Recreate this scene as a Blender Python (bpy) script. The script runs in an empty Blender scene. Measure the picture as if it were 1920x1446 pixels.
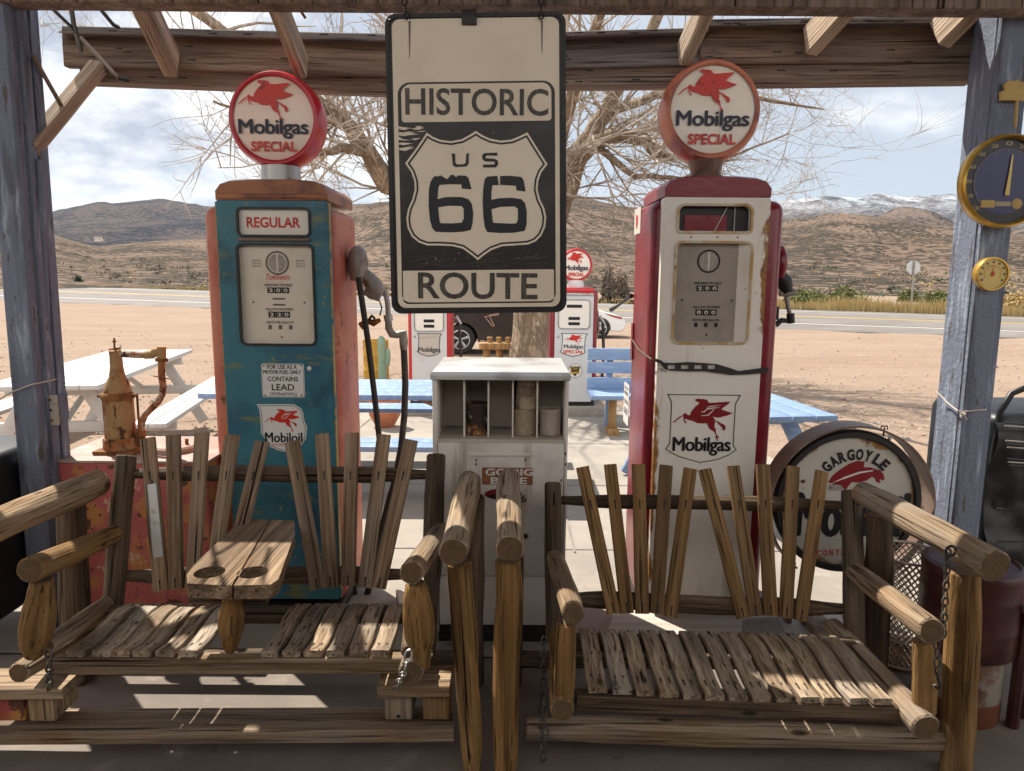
import bpy, bmesh, math, random
from mathutils import Vector, Matrix, noise
from mathutils.geometry import tessellate_polygon
random.seed(7)
rad = math.radians
SC = bpy.context.scene
COL = SC.collection
# ------------------------------------------------------------------ camera
FPX = 1333.0; TILT = rad(8.9); ROLL = rad(0.45); EYE = 1.5
_R = Vector((1, 0, 0)); _U = Vector((0, math.sin(TILT), math.cos(TILT))); _F = Vector((0, math.cos(TILT), -math.sin(TILT)))
R2 = _R * math.cos(ROLL) + _U * math.sin(ROLL); U2 = _U * math.cos(ROLL) - _R * math.sin(ROLL)
CAMP = Vector((0, 0, EYE))
cd = bpy.data.cameras.new('camera'); cam = bpy.data.objects.new('camera', cd); COL.objects.link(cam)
cd.sensor_width = 36; cd.lens = FPX / 1920 * 36; cd.clip_end = 20000; cd.clip_start = 0.02
cam.matrix_world = Matrix(((R2.x, U2.x, -_F.x, 0), (R2.y, U2.y, -_F.y, 0), (R2.z, U2.z, -_F.z, EYE), (0, 0, 0, 1)))
SC.camera = cam
# ------------------------------------------------------------------ sun, sky, exposure
SUN_AZ = rad(-41.5); SUN_EL = rad(54.5)          # azimuth from +Y, negative = left of the view
SUNV = Vector((math.sin(SUN_AZ) * math.cos(SUN_EL), math.cos(SUN_AZ) * math.cos(SUN_EL), math.sin(SUN_EL)))
sl = bpy.data.lights.new('sun', 'SUN'); so = bpy.data.objects.new('sun', sl); COL.objects.link(so)
sl.energy = 5.0; sl.angle = rad(0.5); sl.color = (1.0, 0.93, 0.82); so.rotation_mode = 'QUATERNION'
so.rotation_quaternion = SUNV.to_track_quat('Z', 'Y'); so.location = (0, 0, 30)
W = bpy.data.worlds.new('World'); SC.world = W; W.use_nodes = True
SC.view_settings.view_transform = 'Standard'; SC.view_settings.look = 'None'
SC.view_settings.exposure = 0.72; SC.view_settings.gamma = 1
SC.cycles.max_bounces = 8; SC.cycles.diffuse_bounces = 5; SC.cycles.glossy_bounces = 3
SC.cycles.transmission_bounces = 4; SC.cycles.transparent_max_bounces = 8
SC.cycles.sample_clamp_indirect = 6; SC.cycles.caustics_reflective = False; SC.cycles.caustics_refractive = False
SC.cycles.use_denoising = True


def world_nodes():
    nt = W.node_tree; N = nt.nodes; K = nt.links; N.clear()
    out = N.new('ShaderNodeOutputWorld'); bg = N.new('ShaderNodeBackground'); bg.inputs[1].default_value = 0.07
    sky = N.new('ShaderNodeTexSky'); sky.sky_type = 'NISHITA'; sky.sun_disc = False
    sky.sun_elevation = SUN_EL; sky.sun_rotation = SUN_AZ % (2 * math.pi); sky.altitude = 1200
    sky.air_density = 1.0; sky.dust_density = 1.2; sky.ozone_density = 1.5
    tc = N.new('ShaderNodeTexCoord')
    sep = N.new('ShaderNodeSeparateXYZ'); K.new(tc.outputs['Generated'], sep.inputs[0])
    # flatten the direction onto a cloud layer: xy / (z + k)
    ad = N.new('ShaderNodeMath'); ad.operation = 'ADD'; ad.inputs[1].default_value = 0.50; K.new(sep.outputs[2], ad.inputs[0])
    dv = N.new('ShaderNodeVectorMath'); dv.operation = 'DIVIDE'; K.new(tc.outputs['Generated'], dv.inputs[0])
    cb = N.new('ShaderNodeCombineXYZ'); K.new(ad.outputs[0], cb.inputs[0]); K.new(ad.outputs[0], cb.inputs[1]); cb.inputs[2].default_value = 1
    K.new(cb.outputs[0], dv.inputs[1])
    mp = N.new('ShaderNodeMapping'); mp.inputs['Location'].default_value = (3.1, 1.2, 0); mp.inputs['Scale'].default_value = (1.5, 1.5, 3.0); K.new(dv.outputs[0], mp.inputs[0])
    n1 = N.new('ShaderNodeTexNoise'); n1.inputs['Scale'].default_value = 1.5; n1.inputs['Detail'].default_value = 9; n1.inputs['Roughness'].default_value = .58; n1.inputs['Distortion'].default_value = .3
    K.new(mp.outputs[0], n1.inputs['Vector'])
    # more cloud to the left of the view, thin veil to the right
    lx = N.new('ShaderNodeMapRange'); lx.interpolation_type = 'SMOOTHSTEP'; lx.inputs[1].default_value = -0.62; lx.inputs[2].default_value = 0.1
    lx.inputs[3].default_value = 0.33; lx.inputs[4].default_value = -0.06; K.new(sep.outputs[0], lx.inputs[0])
    sm = N.new('ShaderNodeMath'); sm.operation = 'ADD'; K.new(n1.outputs[0], sm.inputs[0]); K.new(lx.outputs[0], sm.inputs[1])
    cl = N.new('ShaderNodeMapRange'); cl.interpolation_type = 'SMOOTHSTEP'; cl.inputs[1].default_value = .46; cl.inputs[2].default_value = .72
    cl.inputs[3].default_value = 0.0; cl.inputs[4].default_value = 1.0; K.new(sm.outputs[0], cl.inputs[0])
    n2 = N.new('ShaderNodeTexNoise'); n2.inputs['Scale'].default_value = 3.1; n2.inputs['Detail'].default_value = 7; n2.inputs['Roughness'].default_value = .55
    K.new(mp.outputs[0], n2.inputs['Vector'])
    cr = N.new('ShaderNodeValToRGB'); e = cr.color_ramp.elements
    e[0].position = .40; e[0].color = (4.8, 5.3, 6.3, 1); e[1].position = .58; e[1].color = (10.2, 10.3, 10.4, 1)
    K.new(n2.outputs[0], cr.inputs[0])
    # pale veil over the clear part
    vm = N.new('ShaderNodeMix'); vm.data_type = 'RGBA'; vh = N.new('ShaderNodeMapRange'); vh.interpolation_type = 'SMOOTHSTEP'; vh.inputs[1].default_value = .30; vh.inputs[2].default_value = .65; vh.inputs[3].default_value = .86; vh.inputs[4].default_value = .15; K.new(sep.outputs[2], vh.inputs[0]); K.new(vh.outputs[0], vm.inputs[0]); K.new(sky.outputs[0], vm.inputs[6]); vm.inputs[7].default_value = (5.9, 6.5, 7.3, 1)
    mx = N.new('ShaderNodeMix'); mx.data_type = 'RGBA'; K.new(cl.outputs[0], mx.inputs[0]); K.new(vm.outputs[2], mx.inputs[6]); K.new(cr.outputs[0], mx.inputs[7])
    # added fill: half of the sky behind the camera brightened to lift porch shade
    rr = N.new('ShaderNodeMapRange'); rr.interpolation_type = 'SMOOTHSTEP'; rr.inputs[1].default_value = .05; rr.inputs[2].default_value = -.45; K.new(sep.outputs[1], rr.inputs[0])
    rm = N.new('ShaderNodeMix'); rm.data_type = 'RGBA'; K.new(rr.outputs[0], rm.inputs[0]); K.new(mx.outputs[2], rm.inputs[6]); rm.inputs[7].default_value = (14.5, 14.2, 13.8, 1)
    K.new(rm.outputs[2], bg.inputs[0]); K.new(bg.outputs[0], out.inputs[0])


world_nodes()


# ------------------------------------------------------------------ pixel <-> world helpers (set-out of the place)
def D(u, v): return _F + R2 * ((u - 960) / FPX) - U2 * ((v - 723) / FPX)
def PY(u, v, y): d = D(u, v); return CAMP + d * (y / d.y)
def PZ(u, v, z): d = D(u, v); return CAMP + d * ((z - EYE) / d.z)
def PX(u, v, x): d = D(u, v); return CAMP + d * (x / d.x)
def gz(y):
    if y < 3.6: return -0.0
    return -0.03 * (min(y, 25.6) - 3.6)
def PG(u, v):
    d = D(u, v); y = 5.0
    for _ in range(40):
        z = gz(y); y2 = (z - EYE) / d.z * d.y
        y = .5 * y + .5 * y2
    return CAMP + d * (y / d.y)


# ------------------------------------------------------------------ materials
def _new(name):
    m = bpy.data.materials.new(name); m.use_nodes = True
    return m, m.node_tree, m.node_tree.nodes['Principled BSDF']
def c4(c): return (c[0], c[1], c[2], 1)


def coords(nt, scale=(1, 1, 1), rnd=True, kind='Object'):
    N = nt.nodes; K = nt.links
    tc = N.new('ShaderNodeTexCoord'); mp = N.new('ShaderNodeMapping'); mp.inputs['Scale'].default_value = scale
    if rnd:
        oi = N.new('ShaderNodeObjectInfo'); mu = N.new('ShaderNodeMath'); mu.operation = 'MULTIPLY'; mu.inputs[1].default_value = 37.0
        K.new(oi.outputs['Random'], mu.inputs[0])
        ad = N.new('ShaderNodeVectorMath'); ad.operation = 'ADD'; K.new(tc.outputs[kind], ad.inputs[0]); K.new(mu.outputs[0], ad.inputs[1])
        K.new(ad.outputs[0], mp.inputs[0])
    else:
        K.new(tc.outputs[kind], mp.inputs[0])
    return mp.outputs[0]


def noise_fac(nt, vec, scale, lo, hi, detail=6, rough=.6, dist=0):
    N = nt.nodes; K = nt.links
    n = N.new('ShaderNodeTexNoise'); n.inputs['Scale'].default_value = scale; n.inputs['Detail'].default_value = detail
    n.inputs['Roughness'].default_value = rough; n.inputs['Distortion'].default_value = dist; K.new(vec, n.inputs['Vector'])
    r = N.new('ShaderNodeMapRange'); r.interpolation_type = 'SMOOTHSTEP'; r.inputs[1].default_value = lo; r.inputs[2].default_value = hi
    K.new(n.outputs[0], r.inputs[0]); return r.outputs[0]


def mixc(nt, fac, a, b):
    N = nt.nodes; K = nt.links
    m = N.new('ShaderNodeMix'); m.data_type = 'RGBA'
    for s, x in ((0, fac), (6, a), (7, b)):
        if isinstance(x, (int, float)): m.inputs[s].default_value = x
        elif isinstance(x, tuple): m.inputs[s].default_value = c4(x)
        else: K.new(x, m.inputs[s])
    return m.outputs[2]


def bump(nt, bsdf, h, strength, dist=.01):
    b = nt.nodes.new('ShaderNodeBump'); b.inputs['Strength'].default_value = strength; b.inputs['Distance'].default_value = dist
    nt.links.new(h, b.inputs['Height']); nt.links.new(b.outputs[0], bsdf.inputs['Normal'])


def paint(name, base, layers=(), rough=.5, metal=0.0, bmp=0.0, bscale=60, kind='Object', spec=.5, rnd=True):
    """base paint plus layers (colour, scale, lo, hi[, stretch]) of wear, dirt or rust"""
    m, nt, b = _new(name); col = base
    for L in layers:
        st = L[4] if len(L) > 4 else (1, 1, 1)
        f = noise_fac(nt, coords(nt, st, rnd, kind), L[1], L[2], L[3])
        col = mixc(nt, f, col, L[0])
    if isinstance(col, tuple): b.inputs['Base Color'].default_value = c4(col)
    else: nt.links.new(col, b.inputs['Base Color'])
    b.inputs['Roughness'].default_value = rough; b.inputs['Metallic'].default_value = metal
    b.inputs['Specular IOR Level'].default_value = spec
    if bmp:
        f = noise_fac(nt, coords(nt, (1, 1, 1), rnd, kind), bscale, .2, .8); bump(nt, b, f, bmp)
    return m


def wood(name, dark, mid, light, grey, gmix=.5, fine=1.0, rough=.85):
    """weathered timber, grain along the object's own Z"""
    m, nt, b = _new(name); N = nt.nodes; K = nt.links
    v = coords(nt, (62 * fine, 62 * fine, 1.7)); v2 = coords(nt, (15, 15, .8)); v3 = coords(nt, (3, 3, 2.2)); v4 = coords(nt, (110, 110, 3))
    f1 = noise_fac(nt, v, 1, .34, .66, 5, .6, .6); f2 = noise_fac(nt, v2, 1, .35, .7, 4, .55, .4); f3 = noise_fac(nt, v3, 1, .38, .62, 4, .6)
    f4 = noise_fac(nt, v4, 1, .55, .72, 3, .5)
    oi = N.new('ShaderNodeObjectInfo')
    col = mixc(nt, f1, mid, light); gm = N.new('ShaderNodeMath'); gm.operation = 'MULTIPLY_ADD'; gm.inputs[1].default_value = .7; gm.inputs[2].default_value = gmix - .35
    K.new(oi.outputs['Random'], gm.inputs[0])
    mul = N.new('ShaderNodeMath'); mul.operation = 'MULTIPLY'; K.new(gm.outputs[0], mul.inputs[0]); K.new(f3, mul.inputs[1]); mul.use_clamp = True
    col = mixc(nt, mul.outputs[0], col, grey)
    d = N.new('ShaderNodeMath'); d.operation = 'MULTIPLY'; d.inputs[1].default_value = .62; K.new(f2, d.inputs[0])
    col = mixc(nt, d.outputs[0], col, dark)
    d2 = N.new('ShaderNodeMath'); d2.operation = 'MULTIPLY'; d2.inputs[1].default_value = .85; K.new(f4, d2.inputs[0])
    col = mixc(nt, d2.outputs[0], col, tuple(x * .45 for x in dark))
    # knots
    vo = N.new('ShaderNodeTexVoronoi'); vo.inputs['Scale'].default_value = 1; K.new(coords(nt, (9, 9, 3.2)), vo.inputs['Vector'])
    kr = N.new('ShaderNodeMapRange'); kr.inputs[1].default_value = .05; kr.inputs[2].default_value = .10; kr.inputs[3].default_value = .8; kr.inputs[4].default_value = 0; K.new(vo.outputs['Distance'], kr.inputs[0])
    col = mixc(nt, kr.outputs[0], col, tuple(x * .5 for x in dark))
    K.new(col, b.inputs['Base Color']); b.inputs['Roughness'].default_value = rough; b.inputs['Specular IOR Level'].default_value = .25
    s = N.new('ShaderNodeMath'); s.operation = 'SUBTRACT'; K.new(f1, s.inputs[0]); K.new(f4, s.inputs[1])
    vc = coords(nt, (75, 75, .7)); fc = noise_fac(nt, vc, 1, .69, .72, 2, .4, .4)
    K.new(mixc(nt, fc, col, tuple(x * .3 for x in dark)), b.inputs['Base Color'])
    s2 = N.new('ShaderNodeMath'); s2.operation = 'SUBTRACT'; K.new(s.outputs[0], s2.inputs[0]); K.new(fc, s2.inputs[1])
    bump(nt, b, s2.outputs[0], .7, .005)
    return m


def endgrain(name, a, c):
    m, nt, b = _new(name); N = nt.nodes
    w = N.new('ShaderNodeTexWave'); w.wave_type = 'RINGS'; w.rings_direction = 'Z'; w.inputs['Scale'].default_value = 55; w.inputs['Distortion'].default_value = 5
    w.inputs['Detail'].default_value = 3; nt.links.new(coords(nt, (1, 1, 0), False), w.inputs['Vector'])
    f = noise_fac(nt, coords(nt, (60, 60, 1)), 1, .3, .7)
    col = mixc(nt, w.outputs[0], a, c); col = mixc(nt, f, col, tuple(x * .5 for x in a))
    nt.links.new(col, b.inputs['Base Color']); b.inputs['Roughness'].default_value = .9
    bump(nt, b, w.outputs[0], .3, .003)
    return m


M = {}
M['slat'] = wood('weathered_slat', (0.041, 0.023, 0.0123), (0.221, 0.131, 0.0697), (0.402, 0.283, 0.18), (0.32, 0.262, 0.205), .55)
M['slat2'] = wood('honey_slat', (0.041, 0.0197, 0.0082), (0.221, 0.115, 0.0426), (0.377, 0.226, 0.0984), (0.271, 0.189, 0.115), .2)
M['log'] = wood('weathered_log', (0.0369, 0.0205, 0.0107), (0.262, 0.16, 0.082), (0.451, 0.336, 0.217), (0.369, 0.303, 0.238), .52, .8)
M['log2'] = wood('honey_log', (0.041, 0.0205, 0.0082), (0.238, 0.119, 0.0369), (0.394, 0.226, 0.082), (0.295, 0.193, 0.0984), .25, .8)
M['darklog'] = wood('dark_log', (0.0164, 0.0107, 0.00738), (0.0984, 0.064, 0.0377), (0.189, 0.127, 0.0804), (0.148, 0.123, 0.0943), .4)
M['beam'] = wood('porch_beam_wood', (.045, .03, .022), (.20, .135, .10), (.31, .225, .165), (.25, .205, .175), .6, .6)
M['beam2'] = wood('grey_beam_wood', (.05, .042, .04), (.17, .147, .142), (.26, .225, .21), (.22, .20, .20), .6, .6)
M['rafter'] = wood('rafter_wood', (.13, .08, .05), (.46, .34, .235), (.62, .48, .35), (.5, .42, .34), .5, .6)
M['seat'] = wood('seat_slat_wood', (0.036, 0.0216, 0.0126), (0.27, 0.167, 0.09), (0.594, 0.459, 0.315), (0.45, 0.387, 0.315), .65)
M['newwood'] = wood('pine_wood', (.16, .08, .03), (.42, .23, .085), (.56, .36, .16), (.4, .3, .18), .2)
M['end'] = endgrain('cut_end', (.20, .12, .06), (.10, .058, .028))
M['nail'] = paint('nail_stain', (.012, .010, .010), rough=.7)
M['post'] = paint('blue_grey_post_paint', (.165, .19, .255), [((.085, .095, .125), 3, .5, .68, (6, 6, .6)), ((.33, .38, .47), 5, .52, .7, (5, 5, .8)), ((.10, .085, .075), 16, .59, .66, (2, 2, .5)), ((.30, .27, .24), 24, .66, .70, (2, 2, .7))], rough=.75, bmp=.35, bscale=45)
M['teal'] = paint('teal_pump_paint', (.040, .170, .220), [((.026, .12, .18), 5, .5, .66), ((.17, .19, .075), 5, .585, .69, (1, 1, 2.6)), ((.25, .26, .11), 26, .64, .72), ((.30, .28, .24), 60, .70, .73), ((.02, .055, .075), 2.2, .55, .7)], rough=.4, bmp=.22, bscale=7)
M['tealedge'] = paint('yellowed_edge_paint', (.42, .27, .06), [((.05, .12, .14), 14, .5, .6), ((.25, .13, .04), 9, .55, .7)], rough=.5)
M['salmon'] = paint('faded_salmon_paint', (.56, .19, .115), [((.42, .085, .05), 2.5, .45, .65), ((.60, .27, .18), 7, .6, .75, (1, 1, .5)), ((.22, .06, .03), 14, .60, .68), ((.10, .04, .025), 40, .66, .70)], rough=.5)
M['rustcap'] = paint('rust_orange_cap_paint', (.34, .12, .04), [((.13, .035, .018), 6, .45, .65), ((.36, .16, .05), 10, .58, .72)], rough=.4)
M['red'] = paint('dark_red_pump_paint', (.22, .012, .022), [((.15, .008, .015), 3, .48, .62), ((.36, .06, .06), 20, .68, .78), ((.10, .006, .01), 40, .68, .74)], rough=.28, bmp=.18, bscale=6)
M['brightred'] = paint('bright_red_paint', (.52, .025, .03), [((.40, .02, .025), 4, .5, .7)], rough=.35)
M['cream'] = paint('cream_pump_paint', (.78, .72, .65), [((.68, .60, .50), 3, .5, .68), ((.40, .26, .12), 34, .72, .78)], rough=.4, bmp=.04)
M['whitepump'] = paint('white_pump_paint', (.60, .60, .60), [((.53, .52, .50), 3, .5, .7)], rough=.35)
M['rust'] = paint('rust', (.30, .13, .035), [((.13, .045, .018), 14, .42, .62), ((.45, .24, .08), 30, .6, .72)], rough=.85, bmp=.3)
M['rustpipe'] = paint('rusted_white_pipe_paint', (.55, .42, .33), [((.36, .13, .05), 11, .44, .55), ((.10, .04, .02), 26, .56, .63), ((.46, .24, .07), 6, .6, .7)], rough=.8, bmp=.4, bscale=80)
M['rusthand'] = paint('rusted_hand_pump_paint', (.47, .29, .13), [((.34, .12, .035), 10, .42, .56), ((.09, .035, .018), 22, .56, .63, (1, 1, .4)), ((.55, .40, .24), 7, .6, .7)], rough=.8, bmp=.4, bscale=80)
M['tank'] = paint('rusty_red_tank_paint', (.46, .105, .095), [((.50, .22, .06), 6, .49, .59), ((.58, .36, .25), 9, .62, .68), ((.10, .04, .02), 8, .575, .605), ((.52, .30, .17), 30, .66, .7), ((.10, .04, .02), 30, .625, .66)], rough=.7, bmp=.2)
M['tanktop'] = paint('pale_tank_top_paint', (.36, .225, .18), [((.44, .33, .28), 8, .5, .62), ((.38, .15, .08), 16, .58, .66)], rough=.6)
M['black'] = paint('black_paint', (.018, .016, .016), [((.05, .045, .042), 20, .58, .7)], rough=.5)
M['rubber'] = paint('hose_rubber', (.030, .025, .022), [((.08, .065, .05), 9, .55, .7)], rough=.7)
M['steel'] = paint('bare_steel', (.42, .41, .39), [((.28, .22, .16), 14, .56, .68)], rough=.42, metal=.75)
M['greymetal'] = paint('grey_cast_metal', (.34, .31, .28), [((.20, .15, .11), 14, .5, .66)], rough=.5, metal=.4)
M['chrome'] = paint('chrome', (.75, .75, .75), rough=.15, metal=1)
M['chain'] = paint('dull_chain', (.11, .10, .09), [((.20, .10, .05), 30, .55, .7)], rough=.5, metal=.6)
M['bronze'] = paint('brown_band_metal', (.17, .105, .075), [((.28, .20, .16), 5, .5, .68), ((.08, .05, .04), 12, .55, .7)], rough=.45, metal=.2)
M['signcream'] = paint('aged_sign_enamel', (.84, .73, .58), [((.78, .665, .52), 3, .48, .64), ((.88, .78, .64), 7, .6, .75), ((.20, .13, .085), 46, .73, .78)], rough=.5)
M['signblack'] = paint('aged_sign_black', (.018, .014, .013), [((.045, .036, .032), 6, .5, .7), ((.20, .165, .13), 40, .715, .76), ((.26, .21, .15), 3, .68, .72, (.6, 1, 5))], rough=.42)
M['signletter'] = paint('worn_letter_black', (.05, .042, .036), [((.12, .10, .08), 28, .46, .66, (3, 1, .3)), ((.025, .02, .018), 14, .6, .7)], rough=.5)
M['ink'] = paint('black_ink', (.008, .008, .011), rough=.45)
M['navy'] = paint('navy_ink', (.010, .012, .035), rough=.45)
M['redink'] = paint('red_ink', (.60, .030, .014), [((.36, .012, .010), 30, .5, .66)], rough=.4)
M['darkredink'] = paint('dark_red_ink', (.24, .010, .016), [((.2, .01, .015), 20, .5, .66)], rough=.4)
M['globeface'] = paint('warm_globe_glass', (.93, .72, .59), [((.90, .68, .55), 4, .45, .65)], rough=.18)
M['globeface2'] = paint('cream_globe_glass', (.90, .82, .71), [((.86, .77, .65), 4, .45, .65)], rough=.22)
M['globered'] = paint('red_globe_plastic', (.50, .012, .025), rough=.28)
M['globecopper'] = paint('copper_red_globe_paint', (.52, .16, .085), [((.25, .05, .035), 5, .45, .65), ((.5, .2, .1), 12, .6, .75)], rough=.38)
M['dial'] = paint('dial_enamel', (.72, .65, .54), [((.64, .56, .44), 5, .48, .66)], rough=.35)
M['dialgrey'] = paint('dirty_dial_enamel', (.34, .295, .255), [((.27, .235, .20), 5, .48, .66), ((.17, .12, .08), 30, .7, .76)], rough=.5)
M['dialink'] = paint('faded_dial_ink', (.13, .10, .085), rough=.5)
M['adglass'] = paint('white_ad_glass', (.80, .75, .67), rough=.25)
M['plaque'] = paint('white_plaque', (.72, .70, .66), [((.62, .58, .5), 14, .58, .7)], rough=.4)
M['cab'] = paint('cabinet_paint', (.72, .67, .60), [((.57, .515, .455), 3, .48, .64), ((.74, .69, .62), 6, .6, .72), ((.16, .09, .05), 40, .715, .75), ((.42, .36, .29), 2.4, .58, .72, (5, 5, .5))], rough=.42, bmp=.2, bscale=7)
M['cabtop'] = paint('cabinet_top_metal', (.60, .61, .60), [((.40, .385, .36), 3.5, .48, .62), ((.5, .5, .5), 9, .55, .66, (1, 5, 1)), ((.25, .2, .16), 30, .68, .74)], rough=.32, metal=.15)
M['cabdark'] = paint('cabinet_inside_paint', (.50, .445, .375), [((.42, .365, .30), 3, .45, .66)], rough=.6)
M['can1'] = paint('charred_can', (.045, .026, .018), [((.34, .14, .045), 13, .56, .63), ((.60, .5, .4), 32, .60, .64), ((.015, .01, .01), 9, .58, .7)], rough=.6)
M['can2'] = paint('dusty_can', (.46, .37, .27), [((.24, .17, .115), 14, .48, .62), ((.60, .50, .39), 30, .62, .72)], rough=.8, bmp=.5)
M['can3'] = paint('grey_can', (.52, .45, .38), [((.40, .33, .27), 8, .48, .64), ((.20, .13, .08), 44, .7, .76)], rough=.6, bmp=.2)
M['sticker'] = paint('rust_red_sticker', (.25, .085, .035), [((.36, .15, .06), 20, .5, .66), ((.5, .42, .36), 34, .70, .74)], rough=.5)
M['bluewood'] = paint('pale_blue_table_paint', (.20, .30, .48), [((.28, .39, .56), 4, .48, .66, (1, 6, 6)), ((.15, .235, .40), 7, .58, .72, (.6, 5, 5))], rough=.5, bmp=.15)
M['whitewood'] = paint('white_table_paint', (.58, .57, .545), [((.48, .465, .43), 5, .56, .72, (5, .6, 5))], rough=.5, bmp=.1)
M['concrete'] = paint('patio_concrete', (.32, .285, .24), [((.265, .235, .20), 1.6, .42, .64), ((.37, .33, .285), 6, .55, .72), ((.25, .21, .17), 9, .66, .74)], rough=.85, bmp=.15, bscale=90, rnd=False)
M['porchfloor'] = paint('dark_porch_concrete', (.205, .17, .14), [((.15, .12, .10), 1.3, .42, .64), ((.26, .22, .185), 5, .55, .72), ((.09, .075, .065), 7, .64, .74)], rough=.8, bmp=.12, bscale=70, rnd=False)  # porch concrete, darker overall than the patio slab
M['gravelpale'] = paint('pale_gravel', (.36, .30, .24), rough=.9)
M['gravelbrown'] = paint('brown_gravel', (.19, .13, .095), rough=.9)
M['tarlip'] = paint('dark_asphalt_lip', (.055, .045, .04), [((.15, .12, .10), 2, .5, .65)], rough=.9, rnd=False)
M['clay'] = paint('terracotta', (.48, .17, .085), [((.36, .12, .06), 6, .48, .66)], rough=.7)
M['yellow'] = paint('yellow_barrel_paint', (.48, .27, .03), [((.33, .16, .03), 5, .5, .66)], rough=.55)
M['cactus'] = paint('pale_green_cactus_paint', (.24, .36, .25), [((.17, .27, .18), 8, .5, .66)], rough=.6)
M['gold'] = paint('brass_rim', (.62, .38, .07), [((.45, .25, .04), 8, .5, .7)], rough=.3, metal=.55)
M['goldpaint'] = paint('gold_paint', (.46, .30, .07), [((.32, .19, .04), 14, .5, .7)], rough=.5)
M['gaugeink'] = paint('gauge_marks', (.36, .29, .17), rough=.5)
M['golddial'] = paint('pale_brass_dial', (.60, .45, .15), [((.5, .36, .10), 7, .5, .7)], rough=.4, metal=.2)
M['dialblue'] = paint('navy_dial', (.02, .022, .10), rough=.35)
M['dialblack'] = paint('black_dial_ring', (.012, .010, .010), rough=.4)
M['barrelred'] = paint('dark_red_barrel_paint', (.055, .014, .012), [((.085, .03, .022), 5, .5, .68), ((.03, .015, .012), 12, .55, .66)], rough=.4)
M['buckwhite'] = paint('off_white_can_paint', (.26, .225, .18), [((.15, .08, .045), 9, .5, .64), ((.1, .05, .03), 22, .62, .7)], rough=.5)
M['buckorange'] = paint('orange_can_stripe', (.17, .05, .022), [((.1, .04, .02), 9, .48, .64)], rough=.5)
M['wire'] = paint('galvanised_wire', (.50, .42, .33), [((.35, .2, .1), 20, .5, .7)], rough=.4, metal=.4)
M['twine'] = paint('twine', (.55, .50, .43), rough=.9)
M['plastic'] = paint('black_plastic', (.008, .008, .009), [((.016, .016, .018), 6, .5, .7)], rough=.45)
M['paleboard'] = paint('pale_board_paint', (.50, .45, .39), [((.40, .34, .28), 6, .5, .66, (.5, 6, 6)), ((.22, .14, .09), 18, .68, .74)], rough=.8, bmp=.3)
M['stone'] = paint('grey_slab', (.27, .24, .22), [((.21, .185, .17), 7, .48, .64)], rough=.9, bmp=.4)
M['roof'] = paint('roof_boards', (.10, .062, .045), [((.07, .04, .03), 5, .5, .7, (6, .6, 6))], rough=.8)
M['carblack'] = paint('car_black_paint', (.035, .030, .030), rough=.16)
M['carwhite'] = paint('car_white_paint', (.78, .80, .82), rough=.2)
M['glass'] = paint('car_glass', (.015, .018, .022), rough=.06)
M['tyre'] = paint('tyre_rubber', (.022, .021, .021), rough=.8)
M['alloy'] = paint('alloy_rim', (.62, .62, .62), rough=.3, metal=.6)
M['lampred'] = paint('car_lamp', (.35, .08, .05), rough=.15)
M['signback'] = paint('bare_sign_back', (.50, .50, .50), rough=.35, metal=.5)
M['housewall'] = paint('pale_house_wall', (.66, .61, .54), rough=.8)


def bark():
    m, nt, b = _new('cottonwood_bark')
    v = coords(nt, (1, 1, .32), False)
    f = noise_fac(nt, v, 7, .36, .62, 5, .6, 1.2); f2 = noise_fac(nt, v, 26, .4, .65, 4); f3 = noise_fac(nt, coords(nt, (1, 1, 1), False), 1.4, .4, .65)
    col = mixc(nt, f, (.16, .115, .08), (.48, .39, .29)); col = mixc(nt, f2, col, (.27, .19, .125)); col = mixc(nt, f3, col, (.30, .225, .155))
    nt.links.new(col, b.inputs['Base Color']); b.inputs['Roughness'].default_value = .9
    bump(nt, b, f, .9, .05)
    return m


M['bark'] = bark()
M['twig'] = paint('bare_twig_bark', (.43, .37, .31), [((.24, .19, .15), 2, .45, .62)], rough=.85, rnd=False)


def dirt():
    m, nt, b = _new('gravel_lot_dirt')
    v = coords(nt, (1, 1, 1), False); va = coords(nt, (.25, 1.2, 1), False)
    col = mixc(nt, noise_fac(nt, v, .35, .4, .62), (.262, .192, .147), (.298, .223, .174))
    col = mixc(nt, noise_fac(nt, va, 1.1, .48, .66), col, (.235, .165, .118)); vt = coords(nt, (.05, 1.6, 1), False); col = mixc(nt, noise_fac(nt, vt, 1.3, .58, .66, 3), col, (.34, .262, .20)); col = mixc(nt, noise_fac(nt, coords(nt, (.3, 3.5, 1), False), 1.6, .64, .70, 5), col, (.17, .12, .09))
    col = mixc(nt, noise_fac(nt, v, 9, .52, .7), col, (.40, .27, .18))
    f = noise_fac(nt, v, 46, .45, .65, 3); col = mixc(nt, f, col, (.35, .265, .20))
    col = mixc(nt, noise_fac(nt, v, 85, .66, .72, 2), col, (.22, .15, .10))
    nt.links.new(col, b.inputs['Base Color']); b.inputs['Roughness'].default_value = .95; b.inputs['Specular IOR Level'].default_value = .1
    bump(nt, b, f, .5, .02)
    return m


M['dirt'] = dirt()


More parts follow.
